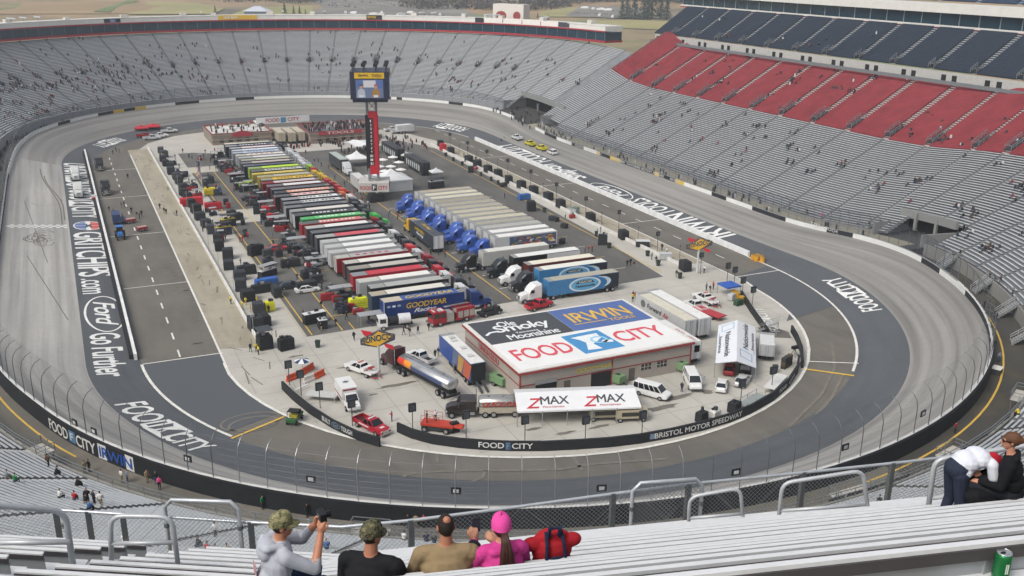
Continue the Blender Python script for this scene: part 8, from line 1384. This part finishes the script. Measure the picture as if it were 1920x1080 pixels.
b.loft([[dR*x-dN*.05+Vector((0, 0, -.03)), dR*x-dN*.05+Vector((0, 0, -.001)), dR*x+dN*.045+Vector((0, 0, -.001)), dR*x+dN*.045+Vector((0, 0, -.03))] for x in (-.22, 4)]); b.build('seat', ALU, can_bench)
b = MB(); b.loft([[dR*x-dN*.062+Vector((0, 0, -.09)), dR*x-dN*.062+Vector((0, 0, -.006)), dR*x-dN*.051+Vector((0, 0, -.006)), dR*x-dN*.051+Vector((0, 0, -.09))] for x in (-.22, 4)]); b.build('edge', ALU_SHADE, can_bench)  # near edge takes the dark colour painted for shade
# ---------------------------------------------------------------- the six people nearby
CAMO = mat_layers('6b6a4b', [('928b68', (1, 1, 1), 22., .5, .54, 1), ('2d2f22', (1, 1, 1), 30., .56, .6, 1), ('a59d7e', (1, 1, 1), 45., .58, .63, .8)], uv=False, rough=.9)
CAMOD = mat_layers('4f4e3c', [('77704f', (1, 1, 1), 22., .5, .56, 1), ('23241d', (1, 1, 1), 30., .54, .6, 1)], uv=False, rough=.9)
def cloth(c, b=.35): return mat(c, .85, 0, .1, 9., .2, b)
def place(head_px, b, yaw, head_local):
    """yaw: turn of the body from straight ahead, positive to the right; returns a matrix"""
    rz = math.atan2(FH.y, FH.x)-yaw; M_ = Matrix.Rotation(rz, 4, 'Z'); h = fgp(*head_px, b); o = h-(M_@Vector(head_local)); return o, rz
def headp(c, yaw=0., pitch=0., hair=True, bald=False):
    """skull, jaw, nose, ears, brow around the centre c (face to +x)"""
    M_ = Matrix.Rotation(-yaw, 3, 'Z')@Matrix.Rotation(pitch, 3, 'Y'); c = Vector(c); f = lambda x, y, z: tuple(c+M_@Vector((x, y, z)))
    P = [Eb(f(0, 0, .02), (.098, .078, .105), 3 if hair else 0, M_), Eb(f(.028, 0, -.02), (.082, .068, .1), 0, M_), Eb(f(.05, 0, -.075), (.052, .048, .045), 0, M_), C(f(.095, 0, .01), f(.118, 0, -.028), .012, .017, 0), Eb(f(.088, 0, .028), (.02, .058, .012), 0, M_), Eb(f(.098, 0, -.068), (.012, .028, .008), 5, M_)]
    for sg in (-1, 1): P += [Eb(f(-.005, .078*sg, -.005), (.022, .012, .034), 0, M_), Eb(f(.094, .032*sg, .008), (.008, .014, .007), 6, M_)]
    if bald: P += [Eb(f(-.055, 0, .09), (.034, .034, .034), 0, M_)]
    return P
def hand(w, d, up_, side, curl=.5, m=0, grip=.075):
    """palm from the wrist w along d; four unequal bent fingers and a thumb from the side of the palm"""
    w = Vector(w); d = Vector(d).normalized(); up_ = Vector(up_); up_ = (up_-d*up_.dot(d)).normalized(); s_ = d.cross(up_)*side
    P = [C(w, w+d*.05, .028, .034, m), C(w+d*.03+s_*.018, w+d*.085+s_*.024, .02, .018, m), C(w+d*.03-s_*.018, w+d*.085-s_*.024, .02, .018, m)]
    for k, (off_, ln) in enumerate(((.033, .072), (.011, .082), (-.011, .076), (-.032, .06))):
        a = w+d*.09+s_*off_; b = a+d*ln*.5*math.cos(curl)-up_*ln*.5*math.sin(curl); c = b+d*ln*.5*math.cos(curl*2.2)-up_*ln*.5*math.sin(curl*2.2); P += [C(a, b, .0105, .0095, m), C(b, c, .0095, .008, m)]
    a = w+d*.03+s_*.035; b = a+d*.035+s_*.025-up_*.012; P += [C(a, b, .013, .011, m), C(b, b+d*.03-up_*.018, .011, .009, m)]; return P
def cap(t, c, yaw, pitch, mt, brim=1., name='cap'):
    M_ = Matrix.Translation(c)@Matrix.Rotation(-yaw, 4, 'Z')@Matrix.Rotation(pitch, 4, 'Y'); m = MB(); m.T = M_; n = 24; secs = []
    for z, k in ((.015, 1.), (.05, 1.0), (.085, .92), (.115, .74), (.135, .45), (.141, .08)): secs.append([(.112*k*math.cos(2*math.pi*i/n)-.004, .092*k*math.sin(2*math.pi*i/n), z+.012*math.cos(2*math.pi*i/n)) for i in range(n)])
    m.loft(secs, 0, caps=False); m.ball((-.004, 0, .143), .01, 6)
    if brim:
        a = [(.095+.0*i, .082*(i/5), .022) for i in range(-5, 6)]; secs = []
        for k in range(5): f_ = k/4; secs.append([(.085*math.cos(i*.3)+.004+f_*.085*math.cos(i*.22), .092*math.sin(i*.3)*(1-.08*f_), .026-.018*f_*f_-.02*abs(i/5)**2*f_) for i in range(-5, 6)])
        m.loft(secs, 0, caps=False, closed=False); m.loft([[(x, y, z-.006) for x, y, z in q] for q in secs], 0, caps=False, closed=False)
    return m.build(name, mt, t, smooth=True)
def torso(lean, w_=.2, belly=.0, twist=0.):
    P = [Eb((0, 0, .08), (.15, .19, .13), 2), Eb((lean*.25-.01, 0, .22), (.135+belly, w_*.92, .17), 1), Eb((lean*.6, 0, .38), (.135+belly*.5, w_, .19), 1), Eb((lean*.85, 0, .49), (.12, w_*.98, .12), 1), C((lean*.9, -w_*.8, .54), (lean*.9, w_*.8, .54), .068, .068, 1), Eb((lean*.92, 0, .575), (.075, .12, .05), 1)]; return P
def legs(kx=.44, y=.13):
    P = []
    for sg in (-1, 1): P += [C((.02, .1*sg, .08), (kx, y*sg, .1), .1, .078, 2), C((kx, y*sg, .1), (kx-.04, y*sg, -.34), .074, .055, 2), C((kx-.06, y*sg, -.4), (kx+.13, y*sg, -.41), .05, .042, 4)]
    return P
SK1 = mat('b27a5e', .55, 0, .07, 14.); SK2 = mat('a9735a', .55, 0, .07, 14.); LIP = mat('8c4f45', .5); EYE = mat('241c18', .3)
JEAN = cloth('35435c'); DJEAN = cloth('272d3a')
def figure(label, prims, o, rz, mats, voxel=.0105):
    t = thing('person', label, 'person', o, rz); me = blob('body', prims, voxel, mats, 3); link('body', me, t); return t
# grey hooded man with a raised camera
o, rz = place((527, 985), 7.75, R_(62), (.12, 0, .75)); hd = (.12, 0, .755); P = torso(.1, .215, .03)+legs()+headp(hd, R_(4), R_(3))
P += [C((.1, 0, .58), (.11, 0, .68), .062, .056, 0), Eb((-.02, 0, .585), (.095, .135, .055), 1), Eb((-.055, 0, .52), (.07, .115, .09), 1), C((-.03, -.1, .6), (.09, -.11, .6), .04, .03, 1), C((-.03, .1, .6), (.09, .11, .6), .04, .03, 1)]
shr, elr, wrr = (.1, -.2, .52), (.34, -.26, .37), (.46, -.1, .62); shl, ell, wrl = (.1, .2, .52), (.36, .2, .42), (.47, .06, .64)
P += [C(shr, elr, .075, .062, 1), C(elr, (.37, -.23, .43), .06, .05, 1), C((.36, -.24, .42), wrr, .047, .034, 0), C(shl, ell, .075, .06, 1), C(ell, (.42, .12, .55), .058, .046, 1), C((.42, .12, .55), wrl, .04, .034, 0)]
P += hand(wrr, (.15, .2, 1), (-.6, -1, .3), 1, .75)+hand(wrl, (.1, -.25, 1), (-.6, 1, .3), -1, .75)
t = figure('person in a grey hooded sweatshirt and camouflage cap holding up a camera', P, o, rz, [SK1, cloth('a9acb4', .3), JEAN, mat('2c211a', .8), SHOE, LIP, EYE]); cap(t, hd, R_(4), R_(3), CAMO); m = MB(); m.T = Matrix.Translation((hd[0]+.045, 0, hd[2]-.085)); m.ball((0, 0, 0), (.05, .046, .03), 10); m.build('beard', mat('5f4a3c', .9, var=.2, scale=40), t, smooth=True)
m = MB(); m.cb(-.145, .03, .28, .006, .11, .13); m.build('back_print', mat('b08a92', .8, var=.4, scale=40.), t); cm_o = o+Matrix.Rotation(rz, 3, 'Z')@Vector((.5, -.02, .755))
c = thing('camera', 'small black camera held up in both hands', 'camera', cm_o, rz); MB().box(-.03, .035, -.065, .065, -.045, .045).build('camera_body', mat('1c1d20', .5), c, bevel=.01); m = MB(); m.cyl((.035, 0, 0), (.085, 0, 0), .032, n=16); m.build('lens', mat('101113', .3), c); MB().box(-.034, -.031, -.04, .03, -.03, .03).build('screen', mat('3a4450', .2), c)
# man in black with a camouflage cap
o, rz = place((696, 1003), 7.45, R_(12), (.12, 0, .78)); hd = (.12, 0, .78); P = torso(.1, .24, .04)+legs()+headp(hd, R_(26), R_(6))+[C((.09, 0, .58), (.11, 0, .7), .066, .06, 0)]
for sg in (-1, 1): P += [C((.09, .235*sg, .51), (.16, .3*sg, .26), .08, .065, 1), C((.16, .3*sg, .26), (.4, .17*sg, .2), .055, .04, 0)]+hand((.4, .17*sg, .2), (1, -.4*sg, 0), (0, 0, 1), sg, .5)
t = figure('person in a black T-shirt and faded camouflage cap, second from the camera holder', P, o, rz, [SK2, cloth('1d1e21', .3), JEAN, mat('2a1f19', .85), SHOE, LIP, EYE]); cap(t, hd, R_(26), R_(6), CAMOD)
# bald man in tan
o, rz = place((836, 988), 7.5, R_(-6), (.1, 0, .77)); hd = (.1, 0, .77); P = torso(.08, .235, .04)+legs()+headp(hd, R_(-12), R_(8), True, True)+[C((.08, 0, .58), (.09, 0, .69), .064, .058, 0)]
for sg in (-1, 1): P += [C((.08, .23*sg, .51), (.17, .31*sg, .26), .08, .066, 1), C((.17, .31*sg, .26), (.4, .18*sg, .18), .056, .04, 0)]+hand((.4, .18*sg, .18), (1, -.4*sg, 0), (0, 0, 1), sg, .5)
figure('person with cropped dark hair and a tan T-shirt sitting on a bench', P, o, rz, [SK2, cloth('8d7a5c', .3), DJEAN, mat('231a15', .8), SHOE, LIP, EYE])
# woman in pink with a phone
o, rz = place((940, 990), 7.55, R_(-16), (.12, 0, .74)); hd = (.12, 0, .74); P = torso(.1, .2, .03)+legs()+headp(hd, R_(8), R_(8))+[C((.1, 0, .57), (.11, 0, .67), .054, .05, 0), C((.02, -.09, .56), (.02, .09, .56), .045, .045, 1)]
shl = (.1, .19, .51); P += [C(shl, (.2, .27, .32), .07, .058, 1), C((.2, .27, .32), (.34, .2, .5), .055, .042, 1)]+hand((.34, .2, .5), (.3, -.1, 1), (-1, 0, .2), -1, .8)+[C((.1, -.19, .51), (.2, -.25, .3), .07, .058, 1), C((.2, -.25, .3), (.38, -.02, .42), .055, .042, 1)]+hand((.38, -.02, .42), (.2, .6, .6), (-1, 0, .3), 1, .8)
t = figure('person in a pink jacket and cap with a long brown ponytail, holding a phone', P, o, rz, [mat('bd8a70', .55), cloth('c23f86', .45), DJEAN, mat('3a221a', .7), SHOE, LIP, EYE]); cap(t, hd, R_(8), R_(8), cloth('d14a93', .2)); m = MB(); rh = random.Random(4)
for k in range(46):
    y0_ = rh.uniform(-.03, .03); a = rh.uniform(-1, 1); m.tube([(hd[0]-.1, y0_*.6, hd[2]+.015), (hd[0]-.15-rh.uniform(0, .03), y0_, hd[2]-.05), (hd[0]-.18-rh.uniform(0, .03), y0_*1.8-.03*a*.3, hd[2]-.2), (hd[0]-.19-rh.uniform(-.02, .04), y0_*2.4-.02+.04*a, hd[2]-.36), (hd[0]-.17-rh.uniform(-.03, .03), y0_*1.6-.03+.06*a, hd[2]-.46-rh.uniform(0, .08))], [.012, .014, .015, .012, .003], 5)
m.build('ponytail', mat('3d231a', .6, 0, .3, 30.), t, smooth=True); ph = o+Matrix.Rotation(rz, 3, 'Z')@Vector((.4, .165, .62)); c = thing('phone', 'dark phone held up beside the pink jacket', 'phone', ph, rz); MB().box(-.005, .005, -.038, .038, -.07, .075).build('case', mat('23262b', .4), c, bevel=.004); MB().box(-.007, -.0055, -.032, .032, -.055, .06).build('screen', mat('38424c', .15), c)
# red backpack
o = fgp(1034, 1050, 7.75); rz = math.atan2(FH.y, FH.x)+R_(14); t = thing('backpack', 'red and navy backpack standing on a bench beside the pink jacket', 'backpack', o, rz); me = blob('bag', [Eb((0, 0, .12), (.12, .2, .16), 0), Eb((0, 0, .02), (.13, .19, .08), 1), Eb((0, .19, .2), (.07, .1, .07), 0), Eb((0, -.19, .2), (.07, .1, .07), 0), Eb((.02, 0, .26), (.09, .16, .06), 0)], .012, [cloth('a3232c', .5), cloth('1e2638', .4)], 3); link('bag', me, t); m = MB(); [m.tube([(-.11, y, .02), (-.145, y, .12), (-.12, y*.9, .24), (-.04, y*.8, .34)], .017, 6) for y in (-.09, .09)]; m.tube([(-.12, -.17, .08), (-.15, 0, .12), (-.12, .17, .08)], .016, 6); m.tube([(-.06, -.05, .3), (-.09, -.05, .4), (-.09, .05, .4), (-.06, .05, .3)], .024, 6); m.build('straps', cloth('1f2a40', .3), t)
t = thing('bag', 'dark shoulder bag squeezed between the tan shirt and the pink jacket', 'bag', fgp(888, 1052, 7.6), rz); link('bag', blob('bag', [Eb((0, 0, .08), (.1, .09, .14), 0), Eb((0, .05, .02), (.11, .09, .08), 0)], .014, [cloth('23252b', .4)], 2), t)
# bent man in white with a red cap
o, rz = place((1858, 862), 11.6, R_(78), (.5, 0, 1.02)); P = []
for sg in (-1, 1): P += [C((0, .1*sg, .88), (.06, .11*sg, .46), .105, .08, 2), C((.06, .11*sg, .46), (-.04, .11*sg, .06), .078, .055, 2), C((-.05, .11*sg, .03), (.14, .11*sg, .03), .05, .045, 4)]
P += [Eb((.0, 0, .95), (.16, .18, .14), 2), Eb((.12, 0, 1.04), (.19, .185, .15), 1), Eb((.28, 0, 1.08), (.17, .2, .14), 1), C((.38, -.16, 1.06), (.38, .16, 1.06), .075, .075, 1), Eb((.05, 0, .93), (.15, .19, .12), 1), C((.43, 0, 1.07), (.49, 0, 1.04), .056, .052, 0)]+headp((.5, 0, 1.0), R_(8), R_(62))
for sg, hx_, hz in ((-1, .42, .36), (1, .52, .5)): P += [C((.38, .19*sg, 1.05), (.4, .22*sg, .88), .078, .07, 1), C((.4, .22*sg, .9), (.4, .23*sg, .74), .052, .046, 3), C((.4, .23*sg, .74), (hx_, .16*sg, hz+.1), .045, .036, 3)]+hand((hx_, .16*sg, hz+.1), (.2, -.2*sg, -1), (-1, 0, 0), sg, .6)
t = figure('person bending over in a loose white T-shirt, dark sleeves and a red cap', P, o, rz, [mat('a66f56', .55), cloth('cfd2da', .4), cloth('2a3040', .3), cloth('1b1d24', .2), SHOE, LIP, EYE]); cap(t, (.5, 0, 1.0), R_(8), R_(62), cloth('a8202e', .2))
c = thing('bag', 'black duffel bag lying on the bench beside the bent person', 'bag', fgp(1862, 940, 11.3), rz); link('bag', blob('bag', [C((-.3, 0, .1), (.3, 0, .1), .13, .13, 0)], .016, [cloth('17181b', .4)], 2), c)
# woman in black with sunglasses
o, rz = place((1896, 826), 11.3, R_(-62), (.1, 0, .8)); hd = (.1, 0, .8); P = torso(.06, .215, .04)+legs()+headp(hd, R_(-14), R_(4))+[C((.07, 0, .58), (.09, 0, .71), .056, .05, 0), C((0, -.1, .6), (0, .1, .6), .05, .05, 1), Eb((hd[0]-.11, .0, hd[2]+.03), (.05, .05, .05), 3), Eb((hd[0]-.03, 0, hd[2]+.03), (.1, .09, .1), 3)]
for sg in (-1, 1): P += [C((.06, .2*sg, .51), (.12, .28*sg, .24), .076, .062, 1), C((.12, .28*sg, .24), (.36, .14*sg, .18), .058, .044, 1)]+hand((.36, .14*sg, .18), (1, -.3*sg, 0), (0, 0, 1), sg, .6)
t = figure('person in a black jacket and sunglasses with tied back brown hair, sitting by the rail', P, o, rz, [mat('b98369', .55), cloth('15161a', .35), cloth('22242a', .3), mat('5a3a26', .7), SHOE, LIP, EYE]); m = MB(); m.T = Matrix.Translation(hd)@Matrix.Rotation(R_(14), 4, 'Z'); [m.box(.1, .112, y-.028, y+.028, -.01, .03) for y in (-.034, .034)]; m.box(.0, .11, -.084, -.078, .008, .018); m.box(.0, .11, .078, .084, .008, .018); m.build('sunglasses', mat('2a1512', .2), t)
# ================================================================== THE AIR
hz = MB().box(-3600, 3800, -3400, 3900, -5, 112); hm = bpy.data.materials.new('haze'); hm.use_nodes = True; N = hm.node_tree.nodes; N.remove(N['Principled BSDF']); pv = N.new('ShaderNodeVolumePrincipled')
pv.inputs['Color'].default_value = (.82, .87, .93, 1); pv.inputs['Density'].default_value = .0002; pv.inputs['Anisotropy'].default_value = .0
hm.node_tree.links.new(pv.outputs[0], N['Material Output'].inputs['Volume']); o = hz.build('haze', hm); tag(o, 'thin pale haze lying over the whole speedway', 'haze', None, 'stuff')
